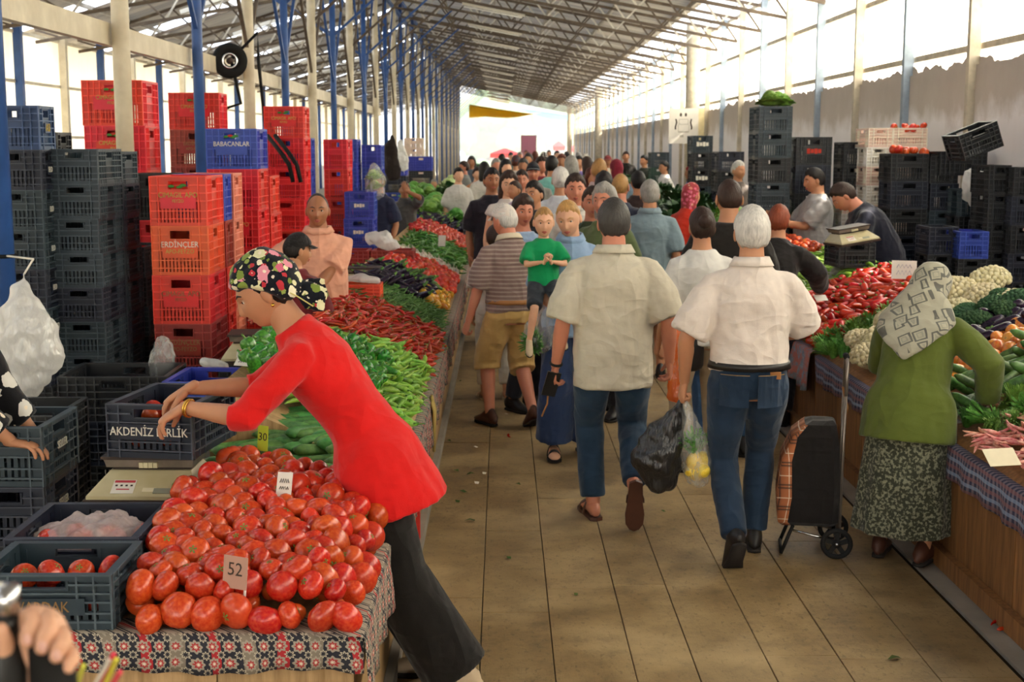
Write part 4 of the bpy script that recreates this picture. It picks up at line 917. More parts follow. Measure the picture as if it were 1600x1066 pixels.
def lbed(X): return TH + np.interp(LX-X, [0, .05, .85], [0, .02, .36])
def rbed(X): return TH + np.interp(X-RX2, [0, .05, 1.15], [0, .02, .48])
MB().prism([(LX-.03, TH-.005), (LX-.08, lbed(LX-.08)), (-1.25, lbed(-1.25)), (-1.25, TH-.005)], 5.62, 62, 'y').build('sloped_bed', M_cwood2, left)
MB().prism([(RX2+.03, TH-.005), (RX2+.08, rbed(RX2+.08)), (3.02, rbed(3.02)), (3.02, TH-.005)], 2.4, 62, 'y').build('sloped_bed', M_cwood, right)
def flap(pts, drop, name, m, parent, amp=.006, top=None, outd=None):
    """cloth edge: a strip lying on the deck and hanging over it with soft folds"""
    R_ = []; n = len(pts)
    for i, p in enumerate(pts):
        p = Vector(p); o = Vector(outd); w = amp*math.sin(i*1.3)+amp*.6*math.sin(i*.47+1)
        d = drop*(1+.05*math.sin(i*.31)); R_.append([p - o*.14 + Vector((0, 0, .006)), p - o*.01 + Vector((0, 0, .008)), p + o*.004, p + o*(.008+w) - Vector((0, 0, d*.35)), p + o*(.010+w*1.6) - Vector((0, 0, d*.7)), p + o*(.010+w*2) - Vector((0, 0, d))])
    o_ = MB().rings(R_, cap=False, closed=False).build(name, m, parent, True); o_.modifiers.new('t', 'SOLIDIFY').thickness = .003; return o_
cl1 = empty('tablecloth', (0, 0, 0), 0, 'red and black patterned cloth over the tomato stall edge', 'tablecloth')
flap([(x, 3.72, TH+.003) for x in np.arange(-1.63, -.37, .03)], .105, 'front_flap', M_kilim, cl1, outd=(0, -1, 0))
flap([(LX, y, TH+.003) for y in np.arange(3.70, 17, .05)], .20, 'side_flap', M_kilim, cl1, outd=(1, 0, 0))
cl2 = empty('tablecloth', (0, 0, 0), 0, 'navy gingham cloth hanging over the right stall edge', 'tablecloth')
flap([(RX2+.01, y, TH+.003) for y in np.arange(3.2, 9.0, .05)], .155, 'side_flap', M_ging, cl2, outd=(-1, 0, 0))
M_blk = mat('pale_blue_checked_cloth', '8f9aa6', .85, .2, .3, 30, alt='c07a70', amt=.3)
cl3 = empty('tablecloth', (0, 0, 0), 0, 'pale blue checked cloth hanging low below the red peppers', 'tablecloth')
flap([(RX2-.005, y, TH+.012) for y in np.arange(9.02, 10.1, .05)], .26, 'side_flap', M_blk, cl3, amp=.014, outd=(-1, 0, 0))
tag(MB().tube([(LX+.005, 7.35, TH+.01), (LX+.02, 7.36, TH-.05), (LX+.018, 7.33, TH-.28)], [(.09, .012), (.08, .012), (.03, .008)], 10, side=(0, 1, 0)).build('cloth_rag', mat('ochre_cloth', 'b29a5a', .9, .1, .2, 20), None, True), 'ochre cloth rag hanging over the left stall edge', 'cloth')
tag(MB().bx(LX+.012, LX+.03, 5.82, 5.87, .26, TH-.02).build('red_strap', mat('red_band', 'b52a22', .7)), 'red strap hanging down the left stall side', 'strap')
# ================================================================ crates
def plastic(name, c, r=.42): return mat(name, c, r, .4, .12, 5, .05, 40, rnd=.12)
PC = dict(navy=plastic('navy_plastic', '161c2c'), slate=plastic('slate_plastic', '24323a'), black=plastic('black_plastic', '15171a'), red=plastic('red_plastic', 'cf2018'), orange=plastic('orange_plastic', 'd84a1c'), maroon=plastic('maroon_plastic', '8c2418'), blue=plastic('blue_plastic', '2a3d9c'), steelblue=plastic('steel_blue_plastic', '2c4468'), pink=plastic('salmon_plastic', 'dd7a62'), white=plastic('white_plastic', 'd6cfc2'), pale=plastic('pale_pink_plastic', 'e0c0b0'), green=plastic('dark_green_plastic', '1f4034'))
WALL = {}
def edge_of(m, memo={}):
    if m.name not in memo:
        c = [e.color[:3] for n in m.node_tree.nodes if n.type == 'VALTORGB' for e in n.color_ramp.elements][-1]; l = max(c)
        memo[m.name] = mat(m.name + '_highlight_rib', tuple(min(1, x*1.35 + .035*(1 if l < .2 else 1.0)) for x in c), .5, .35, .2, 9, rnd=.12)  # lighter copy of the crate colour: highlights painted onto the ribs
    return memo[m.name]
def crate_wall(L, Hh, m, solid=False, curve=False):
    """one side of a crate in the xz plane, ribs proud towards -y"""
    key = (round(L, 3), round(Hh, 3), m.name, solid, curve)
    if key in WALL: return WALL[key]
    b = MB(); t = .010
    hw = min(.065, L*.18); h0, h1 = Hh*.74, Hh*.90
    zt = Hh
    b.bx(-L/2, L/2, -.014, t, zt-.018, zt); b.bx(-L/2, L/2, -.012, t, 0, .022)
    b.bx(-L/2, -L/2+.045, -.002, t, .022, zt-.018); b.bx(L/2-.045, L/2, -.002, t, .022, zt-.018)
    x0, x1 = -L/2+.045, L/2-.045
    # upper panel with a hand hole
    b.bx(x0, -hw, 0, t*.6, Hh*.5, zt-.018); b.bx(hw, x1, 0, t*.6, Hh*.5, zt-.018); b.bx(-hw, hw, 0, t*.6, Hh*.5, h0); b.bx(-hw, hw, 0, t*.6, h1, zt-.018)
    b.bx(-hw-.008, hw+.008, -.008, t, h0-.008, h0); b.bx(-hw-.008, -hw, -.008, t, h0, h1); b.bx(hw, hw+.008, -.008, t, h0, h1)
    # slatted lower part
    n = max(6, int((x1-x0)/.024)); w = (x1-x0)/n
    for k in range(n): b.bx(x0+k*w+w*.2, x0+k*w+w*.8, 0, t*.6, .022, Hh*.5)
    # proud ribs, in a paler colour that paints the light they catch
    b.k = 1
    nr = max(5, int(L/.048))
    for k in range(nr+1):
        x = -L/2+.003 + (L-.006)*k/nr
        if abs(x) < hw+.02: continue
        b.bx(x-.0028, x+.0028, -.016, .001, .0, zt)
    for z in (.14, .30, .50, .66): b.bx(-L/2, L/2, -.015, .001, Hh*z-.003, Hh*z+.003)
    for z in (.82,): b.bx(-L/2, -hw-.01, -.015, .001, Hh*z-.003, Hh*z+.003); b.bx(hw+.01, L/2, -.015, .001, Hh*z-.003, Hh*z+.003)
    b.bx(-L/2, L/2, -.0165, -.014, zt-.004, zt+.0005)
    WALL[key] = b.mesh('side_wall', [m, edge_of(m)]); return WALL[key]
BASE = {}
M_prt = mat('white_print', 'd8d2c4', .6, .2, .05); M_gold = mat('gold_print', 'b8a04c', .6, .2, .1); M_rprt = mat('red_print', 'b03020', .6, .2, .1); M_tanp = mat('faded_gold_print', '8a6a44', .6, .2, .1); M_grn = mat('green_print', '3f7a34', .6, .2, .1)
ci_ = [0]
def crate(x, y, z, w, d, h, c, label, rz=0, words=(), plate=None, group='market crates', side_words=()):
    """x, y = middle of the footprint; words = [(text, size, material, height share)] on the front (-y) face"""
    m = PC[c]; r = empty('crate', (x, y, z), rz, label, 'crate', group)
    for L, px, py, a in ((w, 0, -d/2+.014, 0), (w, 0, d/2-.014, PI), (d-.03, w/2-.014, 0, PI/2), (d-.03, -w/2+.014, 0, -PI/2)):
        ob('side_wall', crate_wall(L, h, m), r, (px, py, 0), (0, 0, a))
    k = (round(w, 3), round(d, 3), c)
    if k not in BASE: BASE[k] = MB().bx(-w/2+.02, w/2-.02, -d/2+.02, d/2-.02, .004, .016).mesh('crate_bottom', m)
    ob('crate_bottom', BASE[k], r)
    if plate or words:
        pw, ph, pz = plate if plate and plate is not True else (w*.62, h*.30, h*.50)
        if plate is not None:
            ob('label_plate', MB().bx(-pw/2, pw/2, -d/2-.003, -d/2+.012, pz-ph/2, pz+ph/2).mesh('label_plate', m), r)
    for q_, (s_, sz, mm, fz) in enumerate(words):
        if s_ == '#':
            for j in range(4): ob('print_mark', MB().box((0, 0, 0), (sz*.42, .003, sz*(.55 if j % 2 else .7))).mesh('print_mark', mm), r, ((j-1.5)*sz*.5, -d/2-.004, h*fz))
            continue
        if s_ == '%':
            for j, (c_, dx, dz_) in enumerate((('g', -.04, 0), ('g', .035, .006), ('o', -.008, .008), ('g', .012, -.004))): ob('print_leaf', MB().ball((0, 0, 0), (.024, .003, .011), 10, 6).mesh('print_leaf', M_grn if c_ == 'g' else M_rprt, True), r, (dx, -d/2-.005, h*fz+dz_))
            continue
        text(s_, sz, mm, r, (0, -d/2-(.004 if plate is not None else .001), h*fz), (PI/2, 0, 0), sx=.85)
    for s_, sz, mm, fz in side_words:
        o = ob('label_plate', MB().bx(-.05, .05, -.004, .004, h*fz-.03, h*fz+.03).mesh('label_plate', m), r, (w/2+.001, 0, 0), (0, 0, PI/2))
        text(s_, sz, mm, r, (w/2+.006, 0, h*fz), (PI/2, 0, PI/2), sx=.8)
    return r
def stack(x0, x1, y0, d, zs, h, cols, desc, group, words=None, side_words=None, jit=.006):
    """pile of crates: right edge of the front at x1; zs = list of heights of crate bottoms"""
    out = []
    n = len(zs)
    ordn = ['bottom', 'second lowest', 'third lowest', 'fourth', 'fifth', 'sixth', 'seventh', 'eighth', 'ninth', 'tenth']
    for i, z in enumerate(zs):
        c = cols[i % len(cols)]; pos = 'topmost' if i == n-1 else ordn[min(i, 9)]
        out.append(crate((x0+x1)/2+random.uniform(-jit, jit), y0+d/2+random.uniform(-jit, jit), z, x1-x0, d, h*.995, c, '%s %s crate in %s' % (pos, c if c not in ('slate', 'pale') else {'slate': 'slate grey', 'pale': 'pale pink'}[c], desc), random.uniform(-.02, .02), (words or {}).get(i, (words or {}).get('all', ())), True if words and (i in words or 'all' in words) else None, group, (side_words or {}).get(i, (side_words or {}).get('all', ()))))
    return out
up = lambda n, h, z=0: [z+h*i for i in range(n)]
g1 = 'dark crates stacked behind the left stall'
ELB = {'all': [('ELD', .05, M_prt, .5)]}
stack(-3.26, -2.86, 8.42, .30, up(8, .248), .248, ['black', 'black', 'navy', 'slate', 'navy', 'slate', 'slate', 'navy'], 'the tall dark stack beside the blue pole', g1, side_words=ELB)
crate(-3.06, 8.57, 8*.248, .40, .30, .27, 'steelblue', 'topmost steel-blue crate on the tall dark stack', 0, group=g1, side_words=[('ASI', .07, M_gold, .5)])
stack(-3.24, -2.86, 8.75, .30, up(8, .262), .262, ['black', 'blue', 'navy', 'black', 'blue', 'navy', 'slate', 'black'], 'the second dark stack behind the blue pole stack', g1, side_words=ELB)
stack(-2.88, -2.57, 8.62, .54, up(9, .221), .221, ['black', 'black', 'slate', 'slate', 'navy', 'slate', 'slate', 'slate', 'slate'], 'the slate stack next to the red crates', g1)
stack(-2.88, -2.575, 9.2, .40, up(9, .219), .219, ['black', 'slate', 'slate', 'navy', 'slate', 'slate', 'navy', 'slate', 'slate'], 'the rear slate stack near the cream pole', g1)
stack(-2.86, -2.56, 9.65, .50, up(6, .215), .215, ['black', 'slate'], 'the low slate stack behind', g1)
g2 = 'red crates stacked behind the left stall'
CIM = [('%', 0, M_grn, .80), ('CIMAGIL APO', .05, M_gold, .62), ('FEYZO', .03, M_gold, .50)]; ERD = [('ERDİNÇLER', .055, M_prt, .62), ('APO-FEYZO', .042, M_gold, .48)]
CIMB = [('CIMAGIL APO', .05, M_tanp, .62), ('FEYZO', .03, M_tanp, .50)]; ERDB = [('ERDİNÇLER', .05, M_tanp, .62), ('APO-FEYZO', .04, M_tanp, .48)]
stack(-2.35, -1.97, 9.0, .56, up(5, .33, .16), .33, ['maroon', 'maroon', 'red', 'orange', 'red'], 'the lettered red stack behind the green peppers', g2, {0: ERDB, 1: ERDB, 2: CIMB, 3: ERD, 4: CIM})
stack(-2.33, -1.97, 9.60, .27, up(5, .33, .16), .33, ['maroon', 'red', 'red', 'maroon', 'blue'], 'the middle stack behind the lettered red crates', g2)
stack(-2.33, -1.97, 9.91, .36, up(5, .33, .16), .33, ['white', 'pink', 'pink', 'pink', 'pink'], 'the salmon stack behind the lettered red crates', g2)
tag(MB().bx(-2.45, -1.9, 9.0, 10.3, 0, .15).build('pallet', M_cwood2), 'low wooden pallet under the lettered red crates', 'pallet')
stack(-3.38, -2.89, 11.0, .48, up(7, .362), .362, ['red'], 'the tall red stack behind the first cream pole', g2, {6: CIM, 5: CIM})
stack(-2.86, -2.55, 10.45, .4, up(5, .36), .36, ['black', 'maroon', 'red', 'red', 'black'], 'the red stack beside the slate crates', g2)
stack(-3.30, -2.80, 13.5, .42, up(7, .362), .362, ['red', 'red', 'red', 'red', 'maroon', 'maroon', 'red'], 'the red stack behind the second blue pole', g2, {6: CIM, 5: ERDB})
stack(-2.44, -2.02, 11.2, .50, up(5, .33, .17), .33, ['red', 'red', 'red', 'red', 'red'], 'the red stack carrying the blue lettered crate', g2, {3: CIM})
crate(-2.23, 11.45, 1.82, .42, .50, .33, 'blue', 'blue lettered crate on top of a red stack before the cream pole', 0, [('%', 0, M_grn, .80), ('BABACANLAR', .055, M_prt, .62)], True, g2)
stack(-2.44, -2.02, 11.8, .50, up(5, .33, .1), .33, ['red'], 'the red stack behind the blue lettered crate', g2)
stack(-2.54, -2.12, 14.5, .5, up(7, .33, .12), .33, ['white', 'white', 'red', 'red', 'red', 'red', 'red'], 'the tall red stack behind the salmon vendor', g2, {6: CIM})
stack(-2.50, -2.12, 15.05, .3, up(6, .33, .12), .33, ['pink', 'red', 'pink', 'red', 'blue', 'blue'], 'the mixed stack behind the salmon vendor', g2)
stack(-2.05, -1.78, 15.6, .5, up(6, .34, .05), .34, ['red'], 'the slim red stack beside the blue crates', g2)
g3 = 'blue crates stacked behind the left stall'
stack(-2.12, -1.82, 17.0, .5, up(7, .30), .30, ['blue', 'blue', 'blue', 'navy', 'blue', 'blue', 'blue'], 'the blue stack right of the red crates', g3)
stack(-1.80, -1.55, 17.3, .5, up(7, .29), .29, ['blue'], 'the rear blue stack before the hanging cabbage bag', g3)
stack(-1.78, -1.45, 15.2, .45, up(5, .30), .30, ['blue', 'navy', 'blue', 'blue', 'blue'], 'the short blue stack beside the cabbage bag', g3, {4: [('#', .06, M_prt, .5)], 3: [('#', .06, M_prt, .5)]})
stack(-2.2, -1.7, 24, .5, up(6, .3), .3, ['navy', 'blue'], 'the distant blue stack along the poles', g3)
stack(-2.0, -1.5, 29, .5, up(6, .3), .3, ['black', 'blue'], 'the distant dark stack along the poles', g3)
stack(-2.6, -2.1, 36, .6, up(8, .28), .28, ['pale'], 'the pale stack far along the poles', g3)
stack(-2.06, -1.76, 5.05, .42, up(4, .235), .235, ['black', 'black', 'navy', 'slate'], 'the dark stack under the reaching hand', g1, side_words={'all': [('SELLER', .045, M_prt, .55)]})
stack(-2.75, -2.1, 6.2, .5, up(3, .25), .25, ['black'], 'the low black stack behind the front scale', g1)
stack(-2.45, -1.85, 7.3, .5, up(3, .25), .25, ['black', 'navy', 'black'], 'the low dark stack before the slate crates', g1)
# crates on the left stall itself
AK = crate(-1.29, 5.18, .840, .34, .46, .205, 'navy', 'navy lettered crate of tomatoes the woman in red reaches into', -.16, [('AKDENİZ BİRLİK', .046, M_prt, .49)], (.25, .06, .10), 'crates on the left stall')
VA = crate(-1.33, 3.92, TH+.012, .40, .34, .165, 'slate', 'slate lettered crate of tomatoes at the front stall corner', 0, [('VARDAK', .045, M_tanp, .42)], (.24, .05, .070), 'crates on the left stall')
NA = crate(-1.365, 4.335, TH+.012, .42, .44, .165, 'navy', 'navy crate holding a plastic bag beside the tomato heap', 0, group='crates on the left stall')
crate(-1.46, 6.6, .68, .34, .45, .20, 'blue', 'bright blue crate of green peppers behind the lettered navy crate', -.05, group='crates on the left stall')
crate(-1.05, 9.75, .86, .34, .24, .16, 'orange', 'orange crate holding lemons before the vendor scale', 0, group='crates on the left stall')
crate(-1.05, 13.0, .80, .40, .36, .22, 'maroon', 'maroon crate beside the white bag on the left stall', 0, group='crates on the left stall')
crate(-1.48, 13.0, .80, .40, .36, .22, 'maroon', 'maroon crate behind the vendor scale on the left stall', 0, group='crates on the left stall')
crate(-1.5, 19.5, .85, .5, .4, .3, 'green', 'dark green crate of white produce near the grey vendor', 0, group='crates on the left stall')
# crates along the right wall
g4 = 'crates stacked along the right wall'
def rs(px0, px1, pt, y, d, h, cols, desc, **k):
    a, b = W(px0, pt, y), W(px1, pt, y); n = max(2, round(a.z/h)); hh = a.z/n
    return stack(a.x, b.x, y, d, up(n, hh), hh, cols, desc, g4, **k)
rs(1186, 1238, 166, 14.4, .55, .26, ['black', 'slate', 'slate'], 'the tall slate stack topped with greens')
rs(1244, 1300, 214, 14.6, .5, .30, ['black', 'black', 'navy'], 'the dark stack behind the grey-shirted vendor', words={6: [('#', .08, M_rprt, .5)], 5: [('#', .08, M_tanp, .5)]})
rs(1319, 1356, 222, 14.6, .45, .26, ['white', 'pale', 'black', 'black'], 'the dark stack left of the pale crates')
rs(1357, 1395, 200, 14.2, .5, .20, ['pale', 'white'], 'the pale pink stack at the right wall')
rs(1397, 1450, 200, 14.9, .5, .20, ['pale'], 'the rear pale pink stack topped with tomatoes')
rs(1394, 1452, 240, 13.6, .45, .28, ['black', 'navy'], 'the navy stack with tomatoes showing')
rs(1456, 1500, 244, 13.6, .45, .28, ['black', 'slate', 'navy'], 'the dark stack left of the bagged greens')
rs(1502, 1548, 296, 13.2, .45, .27, ['navy', 'black', 'slate'], 'the slate stack carrying the bagged greens')
rs(1548, 1582, 258, 12.4, .5, .27, ['black'], 'the black open crate stack at the far right')
rs(1584, 1625, 262, 12.2, .5, .27, ['black', 'navy'], 'the last black stack at the right picture edge')
rs(1452, 1498, 355, 12.4, .4, .27, ['black', 'navy', 'blue'], 'the lower dark stack before the wall crates')
rs(1500, 1545, 362, 12.2, .4, .27, ['black', 'blue', 'slate'], 'the lower slate stack before the wall crates')
rs(1082, 1114, 212, 22, .6, .26, ['black', 'slate', 'black'], 'the dark stack beside the round column', words={5: [('#', .1, M_prt, .5)], 7: [('#', .1, M_prt, .5)]})
rs(1122, 1162, 237, 19.5, .6, .28, ['navy', 'black'], 'the navy stack of yellow produce')
rs(1018, 1046, 238, 28, .6, .3, ['green', 'slate'], 'the green stack by the far right wall')
p_ = W(1500, 232, 13.4); crate(p_.x+.08, 13.75, p_.z-.27, .5, .35, .24, 'black', 'black crate lying across the wall stacks under a tray', .15, group=g4)
p_ = W(1592, 240, 12.2); q_ = crate(p_.x-.30, 12.45, p_.z, .4, .3, .24, 'black', 'tilted black crate on top of the right edge stack', .2, group=g4); q_.rotation_euler = (0, -.35, .2)
# ================================================================ produce
def m_tom(name, a, b, stem='9a3a1c'):
    t = NT(name); v = t.coord(); oi = t.add('ObjectInfo'); r = oi.outputs['Random']
    c = t.mix(t.ramp(t.noise(9, 2, v), [(.35, (0, 0, 0)), (.8, (1, 1, 1))]), hexc(a), hexc(b))
    g = t.add('SeparateXYZ'); t.set(g.inputs[0], v)
    c = t.mix(t.math('MULTIPLY', t.math('GREATER_THAN', r, .82), .45), c, hexc(b))
    h = t.add('HueSaturation'); t.set(h.inputs['Hue'], t.math('MULTIPLY_ADD', t.math('FRACT', t.math('MULTIPLY', r, 5.7)), .018, .496)); t.set(h.inputs['Value'], t.math('MULTIPLY_ADD', t.math('FRACT', t.math('MULTIPLY', r, 9.1)), .28, .86)); t.set(h.inputs['Color'], c)
    t.set(t.b.inputs['Base Color'], h.outputs[0]); t.b.inputs['Roughness'].default_value = .25; t.b.inputs['Specular IOR Level'].default_value = .5
    t.b.inputs['Subsurface Weight'].default_value = .05; t.b.inputs['Subsurface Radius'].default_value = (.01, .003, .002)
    t.bump(t.noise(60, 2, v), .03, .003); return t.m
M_tom = m_tom('ripe_tomato_skin', 'b61f14', 'cf4a24'); M_tomo = m_tom('orange_tomato_skin', 'cf5a26', 'd0a040'); M_rpep = m_tom('red_pepper_skin', 'b3100e', 'c82a12'); M_chili = m_tom('red_chili_skin', 'a81510', 'bc2c14')
def veg(name, c, alt=None, rough=.35, rnd=.35, bump=.05, bs=60, spec=.4, ns=14): return mat(name, c, rough, spec, .16, ns, bump, bs, rnd=rnd, alt=alt, amt=.5)
M_cuc = veg('cucumber_skin', '3b6e30', '5f9446', .42, .4, .3, 130); M_gpep = veg('green_pepper_skin', '2f6a1a', '4c8626', .28); M_lpep = veg('light_green_pepper_skin', '6a9c2c', '8fb648', .3); M_bpep = veg('dark_green_pepper_skin', '276420', '448a2c', .22)
M_egg = veg('aubergine_skin', '1c1220', '2a1830', .18, .2); M_ypep = veg('yellow_pepper_skin', 'd0a028', 'd88a20', .3); M_stemg = veg('green_stalk', '4a7a2c', '6a9440', .6); M_stemp = veg('pale_stalk', '9a9a5c', '7c8a44', .7)
M_caul = veg('cauliflower_curd', 'ddd2b0', 'cbbd92', .8, .12, .6, 70, .15); M_leaf = veg('green_leaf', '4f7f2c', '6e9c42', .55, .45, .2, 40); M_dleaf = veg('dark_green_leaf', '274d20', '3a6430', .55, .45, .2, 40); M_cab = veg('pale_cabbage_leaf', '9db86a', 'c2d098', .5, .3, .2, 30); M_broc = veg('broccoli_floret', '2f4e34', '41603e', .8, .3, .6, 90, .15)
M_bean = veg('green_bean_skin', '4d6f2e', '6b8c44', .5); M_pinkb = veg('pink_bean_skin', 'c0625a', 'd8a090', .5); M_garl = veg('garlic_skin', 'ded4c2', 'cbb8a8', .7, .1); M_lem = veg('lemon_skin', 'e0b92a', 'e8cc50', .4, .15, .2, 120); M_zuc = veg('zucchini_skin', '3a5a2a', '5a7c3c', .4)
def lobed(r, zs, lobes, amp, seg=20, rg=12, dent=.18, taper=0):
    R_ = []
    for i in range(rg+1):
        a = PI*i/rg; q = max(math.sin(a), .03); row = []; z = -math.cos(a)
        for k in range(seg):
            b = 2*PI*k/seg; w = 1+amp*math.cos(lobes*b)*(.3+.7*max(0, abs(z))); tp = 1-taper*(1-z)/2
            row.append((r*q*w*tp*math.cos(b), r*q*w*tp*math.sin(b), r*zs*(z - dent*math.exp(-(q/.35)**2)*(1 if z > 0 else -.4))))
        R_.append(row)
    return MB().rings(R_)
def curved(L, r, bend, seg=10, n=8, prof=None, tw=0):
    """tapered, bent body along x"""
    P_, R_ = [], []
    for i in range(n+1):
        t = i/n; a = bend*(t-.5); P_.append((L*(t-.5), L*bend*(t-.5)**2 - L*bend*.08, tw*math.sin(t*5)*r)); R_.append(max(.12*r, r*np.interp(t, *prof)))
    return MB().tube(P_, R_, seg)
PR_C = ([0, .04, .15, .5, .85, .96, 1], [.3, .7, .95, 1, .92, .65, .25]); PR_P = ([0, .03, .12, .3, .7, .92, 1], [.45, .8, 1, .98, .62, .3, .08]); PR_E = ([0, .05, .2, .5, .8, .95, 1], [.3, .5, .65, .9, 1, .65, .2])
def star(n, r0, r1, h):
    b = MB()
    for k in range(n):
        a = 2*PI*k/n; w = .28; b.add([(0, 0, h), (r0*math.cos(a-w), r0*math.sin(a-w), h*.6), (r1*math.cos(a), r1*math.sin(a), -h*.2), (r0*math.cos(a+w), r0*math.sin(a+w), h*.6)], [(0, 1, 2, 3)])
    b.tube([(0, 0, h*.5), (.002, 0, h+.010)], [.0028, .0022], 6); return b
K = {}
def kind(name, variants): K[name] = variants      # list of [(part name, mesh), ...]; the first is the thing's own mesh
def mk(b, n, m, sm=True): return b.mesh(n, m, sm)
tv = []
for zs, lo, am in ((.80, 5, .035), (.86, 4, .02), (.74, 6, .05)):
    tv.append([('tomato', mk(lobed(.5, zs, lo, am, 18, 11), 'tomato', M_tom)), ('calyx', mk(star(5, .10, .22, .05).xf(Matrix.Translation((0, 0, zs*.41))), 'calyx', M_stemg, False))])
kind('tomato', tv)
kind('orange_tomato', [[('tomato', mk(lobed(.5, .85, 5, .03, 18, 11), 'orange_tomato', M_tomo)), ('calyx', tv[0][1][1])]])
def pep(m, nm, L, r, bends, stem, prof=PR_P, sl=.16):
    out = []
    for bd in bends:
        b = curved(L, r, bd, 10, 9, prof); st = MB().tube([(-L*.49, L*bd*.16, 0), (-L*.55, L*bd*.2, .01), (-L*(.5+sl), L*bd*.3, .025)], [r*.42, r*.16, r*.13], 7)
        out.append([(nm, mk(b, nm, m)), ('stalk', mk(st, 'stalk', stem))])
    return out
kind('cucumber', [[('cucumber', mk(curved(1, .105, bd, 12, 12, PR_C), 'cucumber', M_cuc)), ('flower_end', mk(MB().tube([(.47, bd*.14, 0), (.52, bd*.17, 0)], [.035, .02], 8), 'flower_end', M_stemp))] for bd in (.1, .25, -.2)])
kind('light_pepper', pep(M_lpep, 'green_pepper', 1, .10, (.3, .7, -.5, 1.0), M_stemg)); kind('green_pepper', pep(M_gpep, 'green_pepper', 1, .085, (.3, .8, -.6, 1.2), M_stemg))
kind('bell_pepper', [[('bell_pepper', mk(lobed(.42, 1.25, 4, .10, 20, 12, .25, .35), 'bell_pepper', M_bpep)), ('stalk', mk(MB().tube([(0, 0, .40), (.02, 0, .55), (.06, 0, .66)], [.07, .04, .05], 7), 'stalk', M_stemg))], [('bell_pepper', mk(lobed(.36, 1.9, 3, .12, 20, 12, .15, .5), 'bell_pepper', M_bpep)), ('stalk', mk(MB().tube([(0, 0, .58), (.02, 0, .74), (.08, 0, .84)], [.07, .04, .05], 7), 'stalk', M_stemg))]])
kind('red_pepper', pep(M_rpep, 'red_pepper', 1, .17, (.2, .5, -.4), M_stemg)); kind('chili', pep(M_chili, 'red_chili', 1, .085, (.4, .9, -.7), M_stemg))
kind('aubergine', [[('aubergine', mk(curved(1, .17, bd, 14, 11, PR_E), 'aubergine', M_egg)), ('aubergine_cap', mk(MB().tube([(-.60, 0, .03), (-.5, bd*.16, 0), (-.42, bd*.12, 0), (-.36, bd*.09, 0)], [.03, .05, .085, .088], 10), 'aubergine_cap', M_stemg))] for bd in (.2, -.3)])
kind('yellow_pepper', [[('yellow_pepper', mk(lobed(.5, 1.2, 3, .08, 16, 10, .2, .4), 'yellow_pepper', M_ypep)), ('stalk', mk(MB().tube([(0, 0, .45), (.02, 0, .65)], [.05, .04], 7), 'stalk', M_stemg))]])
kind('bean', [[('green_bean', mk(curved(1, .035, bd, 6, 6, PR_C), 'green_bean', M_bean))] for bd in (.3, -.5, .8)]); kind('pink_bean', [[('pink_bean', mk(curved(1, .05, bd, 6, 6, PR_C, 1), 'pink_bean', M_pinkb))] for bd in (.4, -.6)])
kind('garlic', [[('garlic_bulb', mk(lobed(.5, .8, 7, .05, 14, 8, -.1), 'garlic_bulb', M_garl)), ('neck', mk(MB().tube([(0, 0, .35), (.02, 0, .8)], [.12, .05], 7), 'neck', M_garl))]])
kind('lemon', [[('lemon', mk(lobed(.5, 1.25, 3, .0, 14, 10, -.12), 'lemon', M_lem))]]); kind('zucchini', [[('zucchini', mk(curved(1, .10, .15, 10, 9, PR_C), 'zucchini', M_zuc)), ('stalk', mk(MB().tube([(-.5, .03, 0), (-.58, .04, 0)], [.05, .045], 6), 'stalk', M_stemg))]])
def blades(n, L, spread, w, lean=.5, seed=1, curl=.3):
    rnd = random.Random(seed); b = MB()
    for k in range(n):
        a = rnd.uniform(0, 2*PI); s_ = rnd.uniform(.1, 1)*spread; l = L*rnd.uniform(.6, 1.1); d = Vector((math.cos(a), math.sin(a), 0)); u = Vector((-d.y, d.x, 0)); base = d*(s_*.25)
        p1 = base + Vector((0, 0, l*.5)) + d*(s_*.4); p2 = base + Vector((0, 0, l*.82)) + d*(s_*.8); p3 = base + Vector((0, 0, l*(.95-curl*s_))) + d*(s_*1.1); ww = w*rnd.uniform(.7, 1.3)
        b.add([base - u*ww*.15, base + u*ww*.15, p1 - u*ww*.5, p1 + u*ww*.5, p2 - u*ww*.6, p2 + u*ww*.6, p3], [(0, 1, 3, 2), (2, 3, 5, 4), (4, 5, 6)])
    return b
def rosette(r, m1, seed=2, rings_=((.25, .55, 5), (.55, .5, 7), (.85, .28, 8), (1.05, .1, 9))):
    rnd = random.Random(seed); b = MB(); b.ball((0, 0, .42*r*2), (.55*r, .55*r, .5*r), 14, 9)
    for f, z, n in rings_:
        for k in range(n):
            a = 2*PI*(k+rnd.random()*.5)/n; d = Vector((math.cos(a), math.sin(a), 0)); u = Vector((-d.y, d.x, 0)); R_ = []
            for t in np.linspace(0, 1, 5):
                w = r*.55*math.sin(PI*min(.12+t*.85, 1)); c = d*(r*f*(.35+.75*t)) + Vector((0, 0, r*(.2 + (z+.45)*t - .35*t*t*f)))
                R_.append([c - u*w + Vector((0, 0, .10*r*rnd.random())), c - d*.02*r, c + u*w + Vector((0, 0, .10*r*rnd.random()))])
            b.rings(R_, cap=False, closed=False)
    return b
def florets(r, n, fr, seed=3, dome=.75):
    rnd = random.Random(seed); b = MB(); b.ball((0, 0, r*.35), (r*.92, r*.92, r*.6), 14, 8)
    for k in range(n):
        z = 1-(k+.5)/n*1.15; q = math.sqrt(max(0, 1-min(1, abs(z))**2)); a = k*2.39996; c = Vector((q*math.cos(a), q*math.sin(a), max(z, -.1)*dome))*r
        b.ball(c + Vector((0, 0, r*.3)), fr*r*rnd.uniform(.8, 1.2), 8, 5)
    return b
